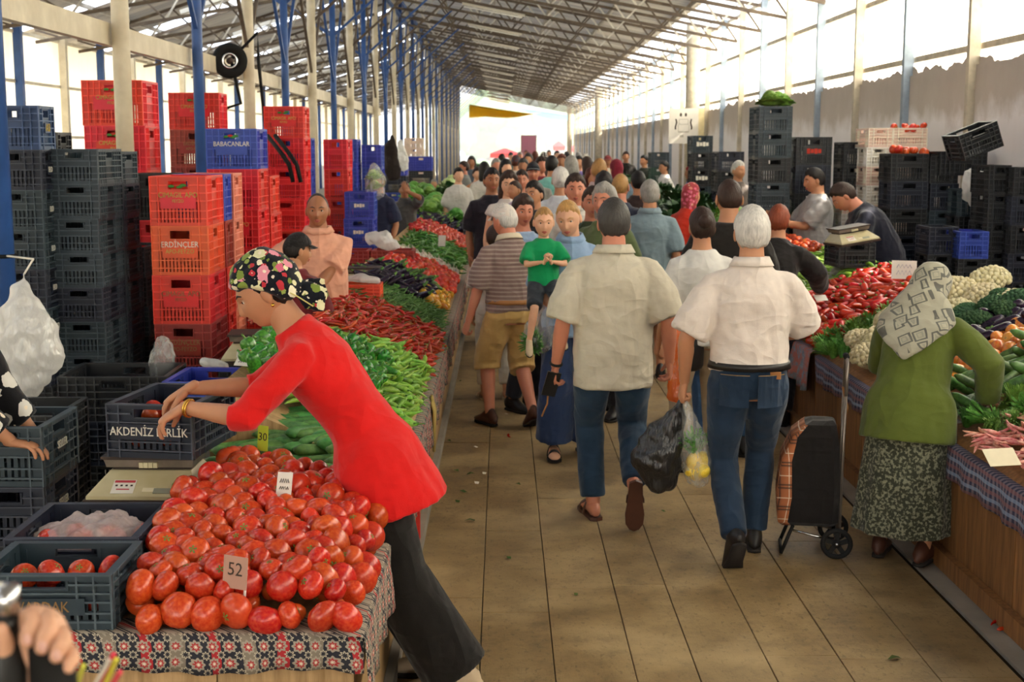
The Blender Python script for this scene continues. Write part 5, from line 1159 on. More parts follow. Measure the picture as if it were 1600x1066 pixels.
def leafring(r, n, seed, h=1.0):
    rnd = random.Random(seed); b = MB()
    for k in range(n):
        a = 2*PI*(k+rnd.random()*.6)/n; d = Vector((math.cos(a), math.sin(a), 0)); u = Vector((-d.y, d.x, 0)); R_ = []
        for t in np.linspace(0, 1, 5):
            w = r*.42*math.sin(PI*min(.15+t*.8, 1)); c = d*(r*(.55+.55*t)) + Vector((0, 0, r*h*(-.1+.75*t-.25*t*t)))
            R_.append([c - u*w, c + d*.04*r, c + u*w])
        b.rings(R_, cap=False, closed=False)
    return b
kind('cauliflower', [[('cauliflower', mk(florets(.5, 90, .16, sd), 'cauliflower', M_caul)), ('leaf_ring', mk(leafring(.5, 8, sd), 'leaf_ring', M_leaf, False))] for sd in (3, 8)])
kind('broccoli', [[('broccoli', mk(florets(.5, 110, .13, 5, .6), 'broccoli', M_broc)), ('stem', mk(MB().tube([(0, 0, .2), (0, 0, -.35)], [.25, .2], 10), 'stem', M_leaf))]])
kind('lettuce', [[('lettuce', mk(rosette(.5, None, sd), 'lettuce', M_leaf, False))] for sd in (2, 9)]); kind('cabbage', [[('cabbage', mk(rosette(.5, None, 4), 'cabbage', M_cab, False))]]); kind('dark_greens', [[('leafy_greens', mk(blades(60, .8, .55, .14, seed=5), 'leafy_greens', M_dleaf, False)), ('stems', mk(blades(25, .5, .25, .03, seed=6), 'stems', M_stemg, False))]])
kind('herb_bunch', [[('herb_bunch', mk(blades(120, .9, .5, .05, seed=sd), 'herb_bunch', M_leaf, False)), ('stems', mk(blades(40, .6, .2, .02, seed=sd+1), 'stems', M_stemp, False))] for sd in (11, 15)])
RND = random.Random(42)
def sample(x0, x1, y0, y1, sp, zf, n, tries=9000, ok=None):
    P_ = []; cell = {}
    for _ in range(tries):
        if len(P_) >= n: break
        x, y = RND.uniform(x0, x1), RND.uniform(y0, y1)
        if ok and not ok(x, y): continue
        z = zf(x, y); k = (int(x/sp), int(y/sp)); good = True
        for i in (-1, 0, 1):
            for j in (-1, 0, 1):
                for q in cell.get((k[0]+i, k[1]+j), ()):
                    if (q[0]-x)**2+(q[1]-y)**2+(q[2]-z)**2 < sp*sp: good = False
        if good: cell.setdefault(k, []).append((x, y, z)); P_.append((x, y, z))
    return P_
def hexs(x0, x1, y0, y1, sp, zf, n, ok=None, j=.16):
    P_ = []; r = 0; y = y0
    while y <= y1:
        x = x0 + (sp/2 if r % 2 else 0)
        while x <= x1:
            a, b = x + RND.uniform(-j, j)*sp, y + RND.uniform(-j, j)*sp
            if x0 <= a <= x1 and (not ok or ok(a, b)): P_.append((a, b, zf(a, b) + RND.uniform(-.12, .12)*sp))
            x += sp
        y += sp*.866; r += 1
    return P_[:n]
def rot_for(mode, slope_x):
    if mode == 'ball': return (RND.uniform(-2.2, 2.2), RND.uniform(-.8, .8), RND.uniform(0, 6.28))
    if mode == 'up': return (RND.uniform(-.25, .25), RND.uniform(-.25, .25), RND.uniform(0, 6.28))
    if mode == 'x': return (RND.uniform(-.5, .5), RND.uniform(-.12, .12)+slope_x, RND.choice((0, PI))+RND.gauss(0, .30))
    if mode == 'any': return (RND.uniform(-1.5, 1.5), RND.uniform(-.35, .35), RND.uniform(0, 6.28))
def put(kd, P_, size, mode, label, cat, group, sl=0, jit=.15, var=None, calyx=1.0):
    for p in P_:
        v = RND.choice(K[kd]) if var is None else K[kd][var]
        s_ = size*RND.uniform(1-jit, 1+jit); o = ob(v[0][0], v[0][1], None, p, rot_for(mode, sl), s_); tag(o, label, cat, group)
        for n_, me in v[1:]:
            if RND.random() < calyx: ob(n_, me, o)
def bulk(name, kd, P_, size, mode, label, cat, sl=0, jit=.15):
    """the rest of a heap, too many or too far to pick apart: one object"""
    V_, F_, MI, mats_, o_ = [], [], [], [], 0
    for p in P_:
        v = RND.choice(K[kd]); s_ = size*RND.uniform(1-jit, 1+jit); R3 = np.array(__import__('mathutils').Euler(rot_for(mode, sl)).to_matrix())*s_
        for n_, me in v[:2]:
            co = np.empty(len(me.vertices)*3); me.vertices.foreach_get('co', co); co = co.reshape(-1, 3) @ R3.T + np.array(p); m = me.materials[0]
            if m not in mats_: mats_.append(m)
            V_.append(co); mi = mats_.index(m)
            for f in me.polygons: F_.append([i+o_ for i in f.vertices]); MI.append(mi)
            o_ += len(co)
    me = bpy.data.meshes.new(name); me.from_pydata(np.concatenate(V_).tolist(), [], F_)
    for m in mats_: me.materials.append(m)
    me.polygons.foreach_set('material_index', MI); me.polygons.foreach_set('use_smooth', [True]*len(F_)); me.update()
    return tag(ob(name, me), label, cat, kind='stuff')
def lsurf(lift, mound=.05, w=.75):
    return lambda x, y: lbed(x) + lift + mound*math.sin(PI*min(max((LX-x)/w, 0), 1))
def rsurf(lift, mound=.05, w=1.1):
    return lambda x, y: rbed(x) + lift + mound*math.sin(PI*min(max((x-RX2)/w, 0), 1))
SL = .42; SR = -.42
# front tomato heap
def tz(x, y):
    e = min(LX-.03-x, y-3.75, .15)/.15; return TH + .042 + .095*math.sin(PI/2*max(0, min(1, e))) + .012*math.sin(x*31)*math.sin(y*27) + .06*max(0, min(1, (y-4.0)/1.0))
okt = lambda x, y: x > -1.075 - .10*(y-3.8)/1.2 and not (y > 4.8 and x < -1.10) and y < 4.78 + .78*(-.45-x)
bulk('tomato_underlayer', 'tomato', sample(-1.26, LX-.06, 3.80, 5.35, .078, lambda x, y: max(TH+.040, tz(x, y)-.062), 330, 9000, okt), .078, 'ball', 'lower layer of red tomatoes under the front heap', 'tomatoes')
put('tomato', hexs(-1.28, LX-.04, 3.762, 5.38, .083, tz, 300, okt), .093, 'ball', 'ripe red tomato in the big front heap on the left stall', 'tomato', 'tomatoes of the front heap', 0, .2)
inb = lambda cr, n, sz, z, kd='tomato', lab='', grp='', cat='tomato', w=.13, d=.18: put(kd, [(cr.location.x+x, cr.location.y+y, cr.location.z+z+RND.uniform(-.01, .02)) for x, y in [(RND.uniform(-w, w), RND.uniform(-d, d)) for _ in range(n*8)][:n]], sz, 'ball', lab, cat, grp)
for cr, lab, pts in ((VA, 'red tomato inside the slate corner crate', [(-.13, -.08, .06), (-.05, -.10, .06), (.04, -.09, .055), (.12, -.08, .06), (-.12, .02, .10), (-.03, .0, .12), (.05, .03, .11), (.13, .06, .11), (-.07, .08, .07), (.03, .10, .07), (.14, -.02, .075)]), (AK, 'red tomato inside the navy crate under the reaching hands', [(-.10, -.14, .06), (0, -.13, .06), (.1, -.14, .06), (-.08, -.04, .12), (.02, -.05, .14), (.11, -.02, .11), (-.1, .08, .12), (0, .08, .13), (.1, .1, .12), (.05, .16, .1), (-.06, .16, .1)])):
    put('tomato', [(cr.location.x+a, cr.location.y+b, cr.location.z+c) for a, b, c in pts], .082, 'ball', lab, 'tomato', 'tomatoes in crates')
# left stall, going away
okc = lambda x, y: 4.84 + .78*(-.45-x) < y < 5.66 + .62*(-.45-x)
cz = lambda x, y: TH + .05 + .13*max(0, min(1, (y-4.84-.78*(-.45-x))/.45))
put('cucumber', sample(-1.12, LX-.12, 4.8, 6.25, .070, lambda x, y: cz(x, y)+.03, 75, 12000, okc), .27, 'x', 'dark green ridged cucumber in the heap behind the tomatoes', 'cucumber', 'cucumbers of the left stall', .05)
bulk('cucumber_underlayer', 'cucumber', sample(-1.14, LX-.12, 4.8, 6.25, .08, lambda x, y: cz(x, y)-.03, 90, 9000, okc), .25, 'x', 'lower layer of cucumbers under the left heap', 'cucumbers')
okb = lambda x, y: y > 5.68 + .55*(-.45-x)
put('bell_pepper', hexs(-1.22, -.62, 5.8, 7.35, .085, lsurf(.10), 150, okb), .105, 'any', 'glossy dark green pepper heaped behind the cucumbers', 'pepper', 'dark green peppers of the left stall', SL)
put('light_pepper', sample(-.74, LX-.06, 5.75, 7.95, .050, lsurf(.08), 190), .15, 'any', 'light green curved pepper in the heap beside the woman in red', 'pepper', 'light green peppers of the left stall', SL)
bulk('pepper_underlayer', 'light_pepper', sample(-1.18, LX-.06, 5.85, 7.95, .06, lsurf(.03), 340), .15, 'any', 'lower layer of green peppers in the left heap', 'peppers', SL)
put('chili', sample(-1.14, LX-.05, 7.95, 9.55, .047, lsurf(.07), 250), .13, 'any', 'slender red chili pepper in the heap past the green peppers', 'chili', 'red chilies of the left stall', SL)
bulk('chili_underlayer', 'chili', sample(-1.14, LX-.05, 7.95, 9.55, .05, lsurf(.03), 400), .13, 'any', 'lower layer of red chili peppers', 'chilies', SL)
bulk('green_bean_heap', 'bean', sample(-1.1, LX-.06, 9.6, 10.6, .03, lsurf(.06), 700, 12000), .14, 'any', 'heap of thin green beans past the red chilies', 'beans', SL)
put('aubergine', sample(-1.12, -.62, 10.5, 11.7, .085, lsurf(.09), 46), .20, 'x', 'glossy dark aubergine beside the yellow peppers on the left stall', 'aubergine', 'aubergines of the left stall', SL)
put('yellow_pepper', sample(-.66, LX-.06, 10.7, 11.75, .07, lsurf(.07), 46), .075, 'any', 'yellow orange pepper between aubergines and aisle', 'pepper', 'yellow peppers of the left stall', SL)
put('zucchini', sample(-.95, -.6, 11.5, 11.85, .07, lsurf(.10), 12), .2, 'x', 'dark green zucchini behind the yellow peppers', 'zucchini', 'zucchini of the left stall', SL)
put('tomato', sample(-1.08, LX-.06, 11.9, 13.5, .082, lsurf(.09), 34), .083, 'ball', 'red tomato topping the second heap on the left stall', 'tomato', 'tomatoes of the second left heap', SL)
bulk('tomato_heap', 'tomato', sample(-1.08, LX-.06, 11.9, 13.5, .070, lsurf(.065), 300), .083, 'ball', 'second heap of red tomatoes on the left stall', 'tomatoes', SL)
put('garlic', sample(-1.05, LX-.08, 13.55, 14.1, .07, lsurf(.06), 60), .065, 'up', 'white garlic bulb in the row behind the second tomatoes', 'garlic', 'garlic of the left stall', SL)
put('green_pepper', sample(-1.1, LX-.06, 14.2, 16.8, .07, lsurf(.09), 50), .17, 'any', 'long green pepper in the second green heap', 'pepper', 'long green peppers of the left stall', SL)
bulk('long_pepper_heap', 'green_pepper', sample(-1.1, LX-.06, 14.2, 16.8, .055, lsurf(.05), 500), .17, 'any', 'second heap of long green peppers on the left stall', 'peppers', SL)
bulk('far_tomato_heap', 'tomato', sample(-.95, LX-.06, 16.9, 18.9, .075, lsurf(.07), 350), .085, 'ball', 'third heap of red tomatoes far along the left stall', 'tomatoes', SL)
bulk('red_pepper_strip', 'red_pepper', sample(-1.15, -.95, 16.9, 18.9, .08, lsurf(.08), 60), .15, 'any', 'strip of red peppers behind the far tomatoes', 'peppers', SL)
put('aubergine', sample(-1.1, LX-.06, 19.0, 20.6, .12, lsurf(.08), 60), .24, 'x', 'dark aubergine in the far heap on the left stall', 'aubergine', 'far aubergines of the left stall', SL)
put('lettuce', sample(-1.2, LX-.08, 20.7, 24.5, .22, lsurf(.05), 60), .34, 'up', 'leafy green lettuce far along the left stall', 'lettuce', 'lettuces of the left stall')
put('dark_greens', sample(-1.2, LX-.06, 24.6, 30, .22, lsurf(.02), 90), .34, 'up', 'bunch of dark leafy greens far along the left stall', 'greens', 'dark greens of the left stall')
put('cabbage', sample(-1.3, LX-.06, 30, 35, .26, lsurf(.05), 60), .40, 'up', 'pale cabbage far along the left stall', 'cabbage', 'cabbages of the left stall')
bulk('distant_greens', 'dark_greens', sample(-1.2, LX-.06, 35, 60, .35, lsurf(.02), 120), .42, 'up', 'distant green produce at the end of the left stall', 'greens')
put('lettuce', sample(-1.9, -1.3, 23.5, 28, .3, lambda x, y: 1.05, 14), .36, 'up', 'leafy greens piled on the vendor side of the left stall', 'lettuce', 'greens behind the left stall')
# right stall
put('pink_bean', sample(2.16, 2.7, 5.5, 6.02, .026, rsurf(.05), 150, 9000), .17, 'any', 'pink speckled bean pod at the near end of the right stall', 'bean pod', 'pink beans of the right stall', SR)
bulk('near_bean_heap', 'pink_bean', sample(2.2, 2.95, 4.5, 5.48, .03, rsurf(.05), 500, 8000), .17, 'any', 'near heap of pink bean pods at the stall corner', 'bean pods', SR)
bulk('near_cucumber_heap', 'zucchini', sample(2.2, 2.95, 2.6, 4.45, .07, rsurf(.06), 160, 8000), .25, 'x', 'near heap of cucumbers at the stall corner', 'cucumbers', SR)
put('herb_bunch', sample(2.2, 2.9, 5.95, 6.35, .08, rsurf(.0), 26), .13, 'any', 'bunch of green herbs next to the pink beans', 'herbs', 'herbs of the right stall')
put('zucchini', sample(2.20, 2.95, 6.32, 6.95, .075, rsurf(.07), 36), .25, 'x', 'dark green cucumber by the old woman\'s hand', 'cucumber', 'cucumbers of the right stall', SR)
put('orange_tomato', sample(2.3, 3.0, 6.85, 7.35, .075, rsurf(.07), 46), .088, 'ball', 'orange half-ripe tomato on the right stall', 'tomato', 'orange tomatoes of the right stall', SR)
put('aubergine', sample(2.45, 3.0, 7.3, 7.65, .085, rsurf(.09), 26), .19, 'x', 'shiny black aubergine above the orange tomatoes', 'aubergine', 'aubergines of the right stall', SR)
put('broccoli', sample(2.5, 3.0, 7.6, 7.95, .15, rsurf(.08), 12), .19, 'up', 'dark green broccoli head beside the cauliflowers', 'broccoli', 'broccoli of the right stall')
put('cauliflower', [(2.22, 8.02, .70), (2.36, 8.22, .76), (2.28, 8.42, .73), (2.45, 7.95, .80), (2.75, 8.05, .97), (2.95, 8.15, 1.05), (3.02, 7.9, 1.0), (2.85, 8.35, 1.06), (3.08, 8.42, 1.12), (2.65, 8.3, .93), (2.5, 8.42, .85)], .25, 'up', 'white cauliflower head with green leaves on the right stall', 'cauliflower', 'cauliflowers of the right stall')
put('herb_bunch', sample(2.16, 2.75, 8.55, 9.0, .09, rsurf(-.02), 26), .16, 'any', 'bunch of herbs between cauliflower and red peppers', 'herbs', 'herb bunches before the red peppers')
put('red_pepper', sample(2.15, 3.0, 9.0, 10.5, .070, rsurf(.09), 190), .155, 'any', 'large red pepper in the bright heap on the right stall', 'pepper', 'red peppers of the right stall', SR)
bulk('red_pepper_underlayer', 'red_pepper', sample(2.15, 3.0, 9.0, 10.5, .075, rsurf(.03), 240), .15, 'any', 'lower layer of the red pepper heap', 'peppers', SR)
put('light_pepper', sample(2.15, 3.0, 10.55, 12.4, .080, rsurf(.08), 60), .16, 'any', 'light green pepper on the right stall behind the red heap', 'pepper', 'light green peppers of the right stall', SR)
bulk('green_pepper_heap', 'light_pepper', sample(2.15, 3.0, 10.55, 12.4, .055, rsurf(.045), 420), .16, 'any', 'rest of the light green pepper heap on the right stall', 'peppers', SR)
bulk('right_tomato_heap', 'tomato', sample(2.15, 3.0, 12.5, 14.6, .085, rsurf(.07), 330), .09, 'ball', 'heap of red tomatoes further along the right stall', 'tomatoes', SR)
put('lettuce', sample(2.2, 3.0, 14.8, 18.5, .26, rsurf(.04), 46), .36, 'up', 'leafy lettuce further along the right stall', 'lettuce', 'lettuces of the right stall')
bulk('distant_right_greens', 'dark_greens', sample(2.2, 3.0, 18.5, 55, .4, rsurf(.02), 160), .42, 'up', 'distant leafy greens along the right stall', 'greens')
# ================================================================ scales, bags, trolley, signs and small things
M_ivory = mat('ivory_plastic', 'c6bc98', .4, .4, .08, 8, alt='b3a67e', amt=.6); M_tray = mat('worn_steel_tray', '8a8078', .35, .5, .2, 12, metal=.6); M_dk = mat('dark_brown_plastic', '3a2c24', .5, .3, .2); M_paper = mat('white_paper', 'd9d3c8', .8, .2, .05); M_chrome = mat('chrome', 'c8c8c8', .18, .5, .05, metal=1.0); M_rub = mat('black_rubber', '1c1b1a', .75, .2, .15); M_blackplas = mat('black_gloss_plastic', '181818', .35, .4, .1)
def scale(x, y, z, rz, label, s=1.0):
    r = empty('weighing_scale', (x, y, z), rz, label, 'scale', 'market weighing scales'); r.scale = (s, s, s)
    MB().rings([[(-.21, -.19, .02), (.21, -.19, .02), (.21, .17, .02), (-.21, .17, .02)], [(-.21, -.19, .035), (.21, -.19, .035), (.21, .17, .035), (-.21, .17, .035)], [(-.155, -.06, .105), (.155, -.06, .105), (.155, .13, .105), (-.155, .13, .105)]]).build('housing', M_ivory, r)
    MB().bx(-.22, .22, -.20, .18, .0, .022).build('base_frame', M_dk, r)
    MB().bx(-.15, .15, -.045, .12, .105, .120).build('neck', M_dk, r)
    MB().rings([[(-.165, -.075, .120), (.165, -.075, .120), (.165, .15, .120), (-.165, .15, .120)], [(-.172, -.085, .152), (.172, -.085, .152), (.172, .16, .152), (-.172, .16, .152)]]).build('weighing_tray', M_tray, r)
    MB().bx(-.18, .18, -.093, .168, .152, .164).build('tray_rim', M_dk, r)
    for k in range(4): MB().bx(-.034+k*.018, -.018+k*.018, -.096, -.08, .122, .142).build('grip_rib', M_ivory, r)
    sl = math.atan2(.07, .13)
    def on(u, v, w, h, m, n, t=.0016):      # plate on the sloping front
        MB().box((0, 0, 0), (w, h, t)).build(n, m, r, False, (u, -.19 + v*math.cos(sl), .0365 + v*math.sin(sl)), (sl, 0, 0))
    on(-.08, .052, .085, .075, M_paper, 'sticker'); on(-.08, .080, .078, .013, mat('sticker_red', 'b8404a', .7), 'sticker_band', .0022)
    for k in range(4): on(-.108+k*.019, .058, .009, .009, M_dk, 'sticker_mark', .0022)
    on(-.08, .037, .05, .006, mat('sticker_red', 'b8404a', .7), 'sticker_line', .0022); on(.075, .03, .075, .028, mat('display_grey', '8a8a78', .3), 'display', .002); on(.02, .035, .05, .022, mat('worn_patch', 'd2c8a8', .6), 'worn_patch')
    return r
crate(-1.355, 5.10, TH, .44, .40, .07, 'navy', 'shallow navy crate under the ivory front scale', 0, group='crates on the left stall')
scale(-1.345, 5.09, TH+.071, -.03, 'ivory front scale carrying the lettered navy crate')
scale(-1.46, 8.0, .735, .1, 'ivory scale behind the woman in red')
crate(-1.46, 8.0, .50, .42, .40, .232, 'black', 'black crate under the ivory scale behind the woman in red', 0, group='crates on the left stall')
MB_ = crate(-1.46, 8.0, .25, .42, .40, .245, 'black', 'middle black crate under the ivory scale', 0, group='crates on the left stall'); crate(-1.46, 8.0, 0, .42, .40, .245, 'black', 'lowest black crate under the ivory scale', 0, group='crates on the left stall')
scale(-1.12, 10.85, .90, .1, 'ivory scale beside the salmon vendor', .85); scale(-1.0, 11.75, .86, .05, 'second vendor scale beyond the salmon vendor', .8)
p_ = W(1338, 384, 10.7); crate(p_.x, 10.9, p_.z-.18, .30, .36, .20, 'black', 'black crate under the right stall scale', .1, group='crates on the right stall'); q_ = scale(p_.x, 10.85, p_.z+.015, .28, 'ivory scale on a black crate on the right stall', .8); q_.rotation_euler = (0, -.14, .25)
# --- plastic bags
def m_bag(name, col, tr=.55, al=.25):
    t = NT(name); v = t.coord(); n = t.noise(14, 3, t.coord(scale=(1.5, 1.5, .5)), .6)
    d = t.add('BsdfDiffuse', {'Color': (*col, 1)}); l = t.add('BsdfTranslucent', {'Color': (*col, 1)}); g = t.add('BsdfGlossy', {'Roughness': .22, 'Color': (.9, .9, .9, 1)}); tp = t.add('BsdfTransparent')
    m1 = t.add('MixShader', {0: tr, 1: d.outputs[0], 2: l.outputs[0]}); m2 = t.add('MixShader', {0: .10, 1: m1.outputs[0], 2: g.outputs[0]})
    m3 = t.add('MixShader', {0: t.math('MULTIPLY', t.ramp(n, [(.3, (.6, .6, .6)), (.7, (1, 1, 1))]), al), 1: m2.outputs[0], 2: tp.outputs[0]})
    b = t.add('Bump', {'Strength': .9, 'Distance': .02, 'Height': n})
    for k in (d, l, g): t.set(k.inputs['Normal'], b)
    t.set(t.out.inputs[0], m3); return t.m
BG = dict(white=m_bag('white_film', (.84, .83, .80), .55, .22), clear=m_bag('clear_film', (.75, .76, .74), .5, .88), grey=m_bag('grey_film', (.55, .54, .5), .4, .3), pink=m_bag('pink_film', (.80, .70, .68), .45, .62), orange=m_bag('orange_film', (.85, .22, .04), .5, .05))
def m_bin():
    t = NT('black_bin_film'); t.b.inputs['Base Color'].default_value = (.016, .015, .015, 1); t.b.inputs['Roughness'].default_value = .28; t.b.inputs['Specular IOR Level'].default_value = .6; t.bump(t.noise(16, 3, t.coord(scale=(2, 2, .5)), .6), .9, .02); return t.m
BG['black'] = m_bin()
def bag(pts, rad, c, label, side=(1, 0, 0), disp=.05, ds=.06, vox=.012, cat='bag', name='plastic_bag', group=None, seg=16):
    P0 = Vector(pts[-1]); o = MB().tube([Vector(p)-P0 for p in pts], rad, seg, side=side, cap='round').build(name, BG[c] if isinstance(c, str) else c, None, True, P0)
    remesh(o, vox, 2, disp, ds); return tag(o, label, cat, group)
w_ = lambda px, py, y: W(px, py, y)
bag([w_(38, 425, 7.55), w_(32, 470, 7.5), w_(40, 520, 7.5), w_(46, 570, 7.5), w_(34, 615, 7.5), w_(26, 650, 7.5), w_(28, 676, 7.5)], [(.015, .015), (.09, .07), (.19, .13), (.18, .12), (.08, .06), (.025, .02), (.05, .03)], 'white', 'big bunch of white plastic bags tied to the first blue pole', disp=.07, ds=.10)
tag(MB().tube([w_(38, 428, 7.55), w_(52, 405, 7.6), w_(10, 400, 7.95)], .006, 6).build('string', M_paper, None, True), 'white string tying the bag bunch to the pole', 'string')
tag(MB().torus(W(8, 400, 8.0), .06, .012, 20, 8).build('pole_band', M_rub, None, True), 'black rubber band around the first blue pole', 'band')
bag([w_(75, 722, 5.6), w_(78, 745, 5.6), w_(82, 780, 5.6), w_(72, 830, 5.6)], [(.03, .015), (.05, .03), (.055, .035), (.05, .03)], 'grey', 'grey translucent bag hanging behind the navy crates', disp=.03)
bag([(-1.51, 4.35, TH+.10), (-1.43, 4.35, TH+.115), (-1.30, 4.35, TH+.12), (-1.21, 4.35, TH+.10)], [(.11, .05), (.16, .065), (.16, .065), (.11, .05)], 'pink', 'clear plastic bag of tomatoes lying in the navy crate', side=(0, 1, 0), disp=.045, ds=.04, vox=.008)
put('tomato', [(-1.49+.058*k, 4.29+.09*(k % 2), TH+.115) for k in range(6)], .08, 'ball', 'red tomato seen through the bag in the navy crate', 'tomato', 'tomatoes in crates')
bag([w_(372, 690, 5.8), w_(364, 712, 5.75), w_(360, 738, 5.7)], [(.03, .02), (.10, .06), (.13, .08)], 'clear', 'crumpled clear bag between cucumbers and tomatoes', disp=.08)
bag([w_(254, 532, 7.8), w_(254, 555, 7.8), w_(252, 600, 7.8)], [(.04, .03), (.075, .06), (.07, .05)], 'clear', 'clear bag of green peppers beside the lettered red stack', disp=.04)
bag([w_(318, 566, 7.3), w_(335, 568, 7.3), w_(352, 572, 7.3)], [(.03, .025), (.045, .03), (.03, .02)], 'white', 'small white bag roll beside the blue crate', side=(0, 1, 0), disp=.02)
bag([w_(480, 442, 9.2), w_(488, 455, 9.2), w_(500, 475, 9.2)], [(.05, .04), (.11, .07), (.10, .07)], 'white', 'pile of white bags in front of the salmon vendor', disp=.07)
bag([w_(580, 372, 13.2), w_(600, 374, 13.2), w_(615, 385, 13.2)], [(.08, .06), (.14, .09), (.08, .06)], 'white', 'white bag on the maroon crates', side=(0, 1, 0), disp=.06)
bag([w_(545, 436, 9.75), w_(565, 434, 9.75), w_(590, 438, 9.75)], [(.06, .02), (.10, .03), (.06, .02)], 'white', 'white bag sheet on the orange crate', side=(0, 1, 0), disp=.03)
bag([w_(1318, 415, 11.0), w_(1312, 430, 11.0), w_(1305, 445, 10.9)], [(.04, .03), (.10, .06), (.12, .05)], 'grey', 'crumpled grey bag beside the right stall scale', disp=.06)
bag([w_(1500, 640, 6.5), w_(1520, 650, 6.45), w_(1545, 645, 6.4), w_(1562, 630, 6.4)], [(.08, .06), (.10, .08), (.09, .06), (.03, .02)], 'clear', 'clear plastic bag in the old woman\'s hand', side=(0, 0, 1), disp=.05)
bag([w_(1518, 272, 13.15), w_(1525, 285, 13.15), w_(1535, 298, 13.15)], [(.08, .06), (.17, .12), (.20, .12)], 'white', 'white bag of greens on the slate wall stack', disp=.06)
bag([w_(585, 262, 15.6), w_(586, 278, 15.6), w_(586, 300, 15.6)], [(.06, .05), (.12, .1), (.11, .1)], 'clear', 'clear bag of green cabbages hanging by the blue crates', disp=.03)
put('cabbage', [tuple(w_(585, 284, 15.6)), tuple(w_(586, 298, 15.62))], .2, 'up', 'green cabbage inside the hanging clear bag', 'cabbage', 'bagged cabbages')
# bags carried by shoppers
hL = white['root'].matrix_world if False else None
def hand_world(p, sg, d=.09):
    sj, el, wr, hd = p['J'][sg]; q = wr + hd*d; r = p['root']; c, s_ = math.cos(r.rotation_euler.z), math.sin(r.rotation_euler.z)
    return Vector((r.location.x + q.x*c - q.y*s_, r.location.y + q.x*s_ + q.y*c, r.location.z + q.z))
hw = hand_world(white, -1); dz = lambda x, y, z: hw + Vector((x, y, z))
bag([dz(0, 0, .0), dz(-.02, 0, -.07), dz(-.08, .02, -.20), dz(-.11, .02, -.31), dz(-.10, .02, -.40)], [(.012, .012), (.045, .035), (.105, .08), (.135, .10), (.09, .07)], 'black', 'black plastic shopping bag in the white-haired man\'s hand', disp=.05, ds=.07, group='carried shopping bags')
bag([dz(.01, -.01, .0), dz(.03, -.01, -.08), dz(.065, -.01, -.22), dz(.085, -.01, -.33), dz(.085, -.01, -.39)], [(.012, .012), (.035, .03), (.075, .06), (.085, .07), (.06, .05)], 'clear', 'clear shopping bag of lemons in the white-haired man\'s hand', disp=.02, group='carried shopping bags')
put('lemon', [tuple(dz(.05, -.02, -.355)), tuple(dz(.10, -.03, -.35)), tuple(dz(.075, .02, -.36)), tuple(dz(.115, .01, -.30)), tuple(dz(.06, -.035, -.30))], .075, 'any', 'yellow lemon inside the carried clear bag', 'lemon', 'lemons in the carried bag')
put('herb_bunch', [tuple(dz(.07, .0, -.28))], .14, 'up', 'green herb bunch inside the carried clear bag', 'herbs', 'herbs in carried bags')
mw = W(846, 470, MY-.22); mz = lambda x, z: mw + Vector((x, 0, z))
bag([mz(.02, .02), mz(.01, -.08), mz(-.01, -.18), mz(-.03, -.27)], [(.015, .015), (.06, .04), (.10, .07), (.10, .07)], 'clear', 'clear bag of green beans hanging from the mother\'s arm', disp=.02, group='carried shopping bags')
put('herb_bunch', [tuple(mz(-.03, -.27)), tuple(mz(.0, -.29))], .17, 'any', 'green produce inside the mother\'s clear bag', 'herbs', 'greens in the mother\'s bag')
ow = W(1062, 555, 8.05); bag([ow + Vector((0, 0, .28)), ow + Vector((0, 0, .1)), ow + Vector((-.01, 0, -.26))], [(.03, .02), (.055, .035), (.065, .035)], 'orange', 'orange carrier bag beside the woman in white t-shirt', disp=.02, group='carried shopping bags')
ow = W(1082, 530, 8.1); tag(MB().tube([ow + Vector((0, 0, .1)), ow, ow + Vector((0, 0, -.16))], [(.06, .03), (.075, .04), (.07, .04)], 14, cap='round', side=(1, 0, 0)).build('handbag', M_leather, None, True), 'small black handbag at the hip of the woman in white', 'handbag')
gw = hand_world(grey, -1, .10); ph = empty('phone_case', gw + Vector((-.01, -.03, .0)), .2, 'black phone case with strap in the grey-shirted man\'s hand', 'phone'); ph.rotation_euler = (.3, .2, .2)
MB().box((0, 0, 0), (.075, .014, .14)).build('case_body', M_blackplas, ph); MB().tube([(0, 0, -.07), (.01, 0, -.12), (.0, 0, -.2)], .005, 6).build('strap', M_tan_leather, ph)
sj, el, wr, hd = grey['J'][-1]; MB().torus(el.lerp(wr, .93), .030, .007, 20, 6, (wr-el).to_track_quat('Z', 'Y').to_matrix()).build('wrist_watch', M_rub, grey['root'], True)
# --- tartan shopping trolley
def m_tartan():
    t = NT('orange_tartan_cloth'); v = t.coord(); g = t.add('SeparateXYZ'); t.set(g.inputs[0], v)
    def st(o, f, a, b): q = t.math('FRACT', t.math('MULTIPLY', o, f)); return t.math('MULTIPLY', t.math('GREATER_THAN', q, a), t.math('LESS_THAN', q, b))
    u = t.math('ADD', g.outputs[0], g.outputs[1]); c = hexc('9c5a34')
    for o in (u, g.outputs[2]):
        c = t.mix(t.math('MULTIPLY', st(o, 9, .1, .16), .85), c, hexc('241c18')); c = t.mix(t.math('MULTIPLY', st(o, 9, .24, .30), .85), c, hexc('241c18')); c = t.mix(t.math('MULTIPLY', st(o, 9, .66, .70), .7), c, hexc('d8c8b0')); c = t.mix(t.math('MULTIPLY', st(o, 9, .05, .35), .25), c, hexc('5c3a26'))
    t.set(t.b.inputs['Base Color'], c); t.b.inputs['Roughness'].default_value = .85; return t.m
tp = G(1262, 858, 0); tr = empty('shopping_trolley', (tp.x, tp.y, 0), -.18, 'black and orange tartan two-wheeled shopping trolley beside the old woman', 'trolley')
M_tartan = m_tartan(); M_nyl = m_cloth('black_nylon', '1a1716', .3)
R_ = []
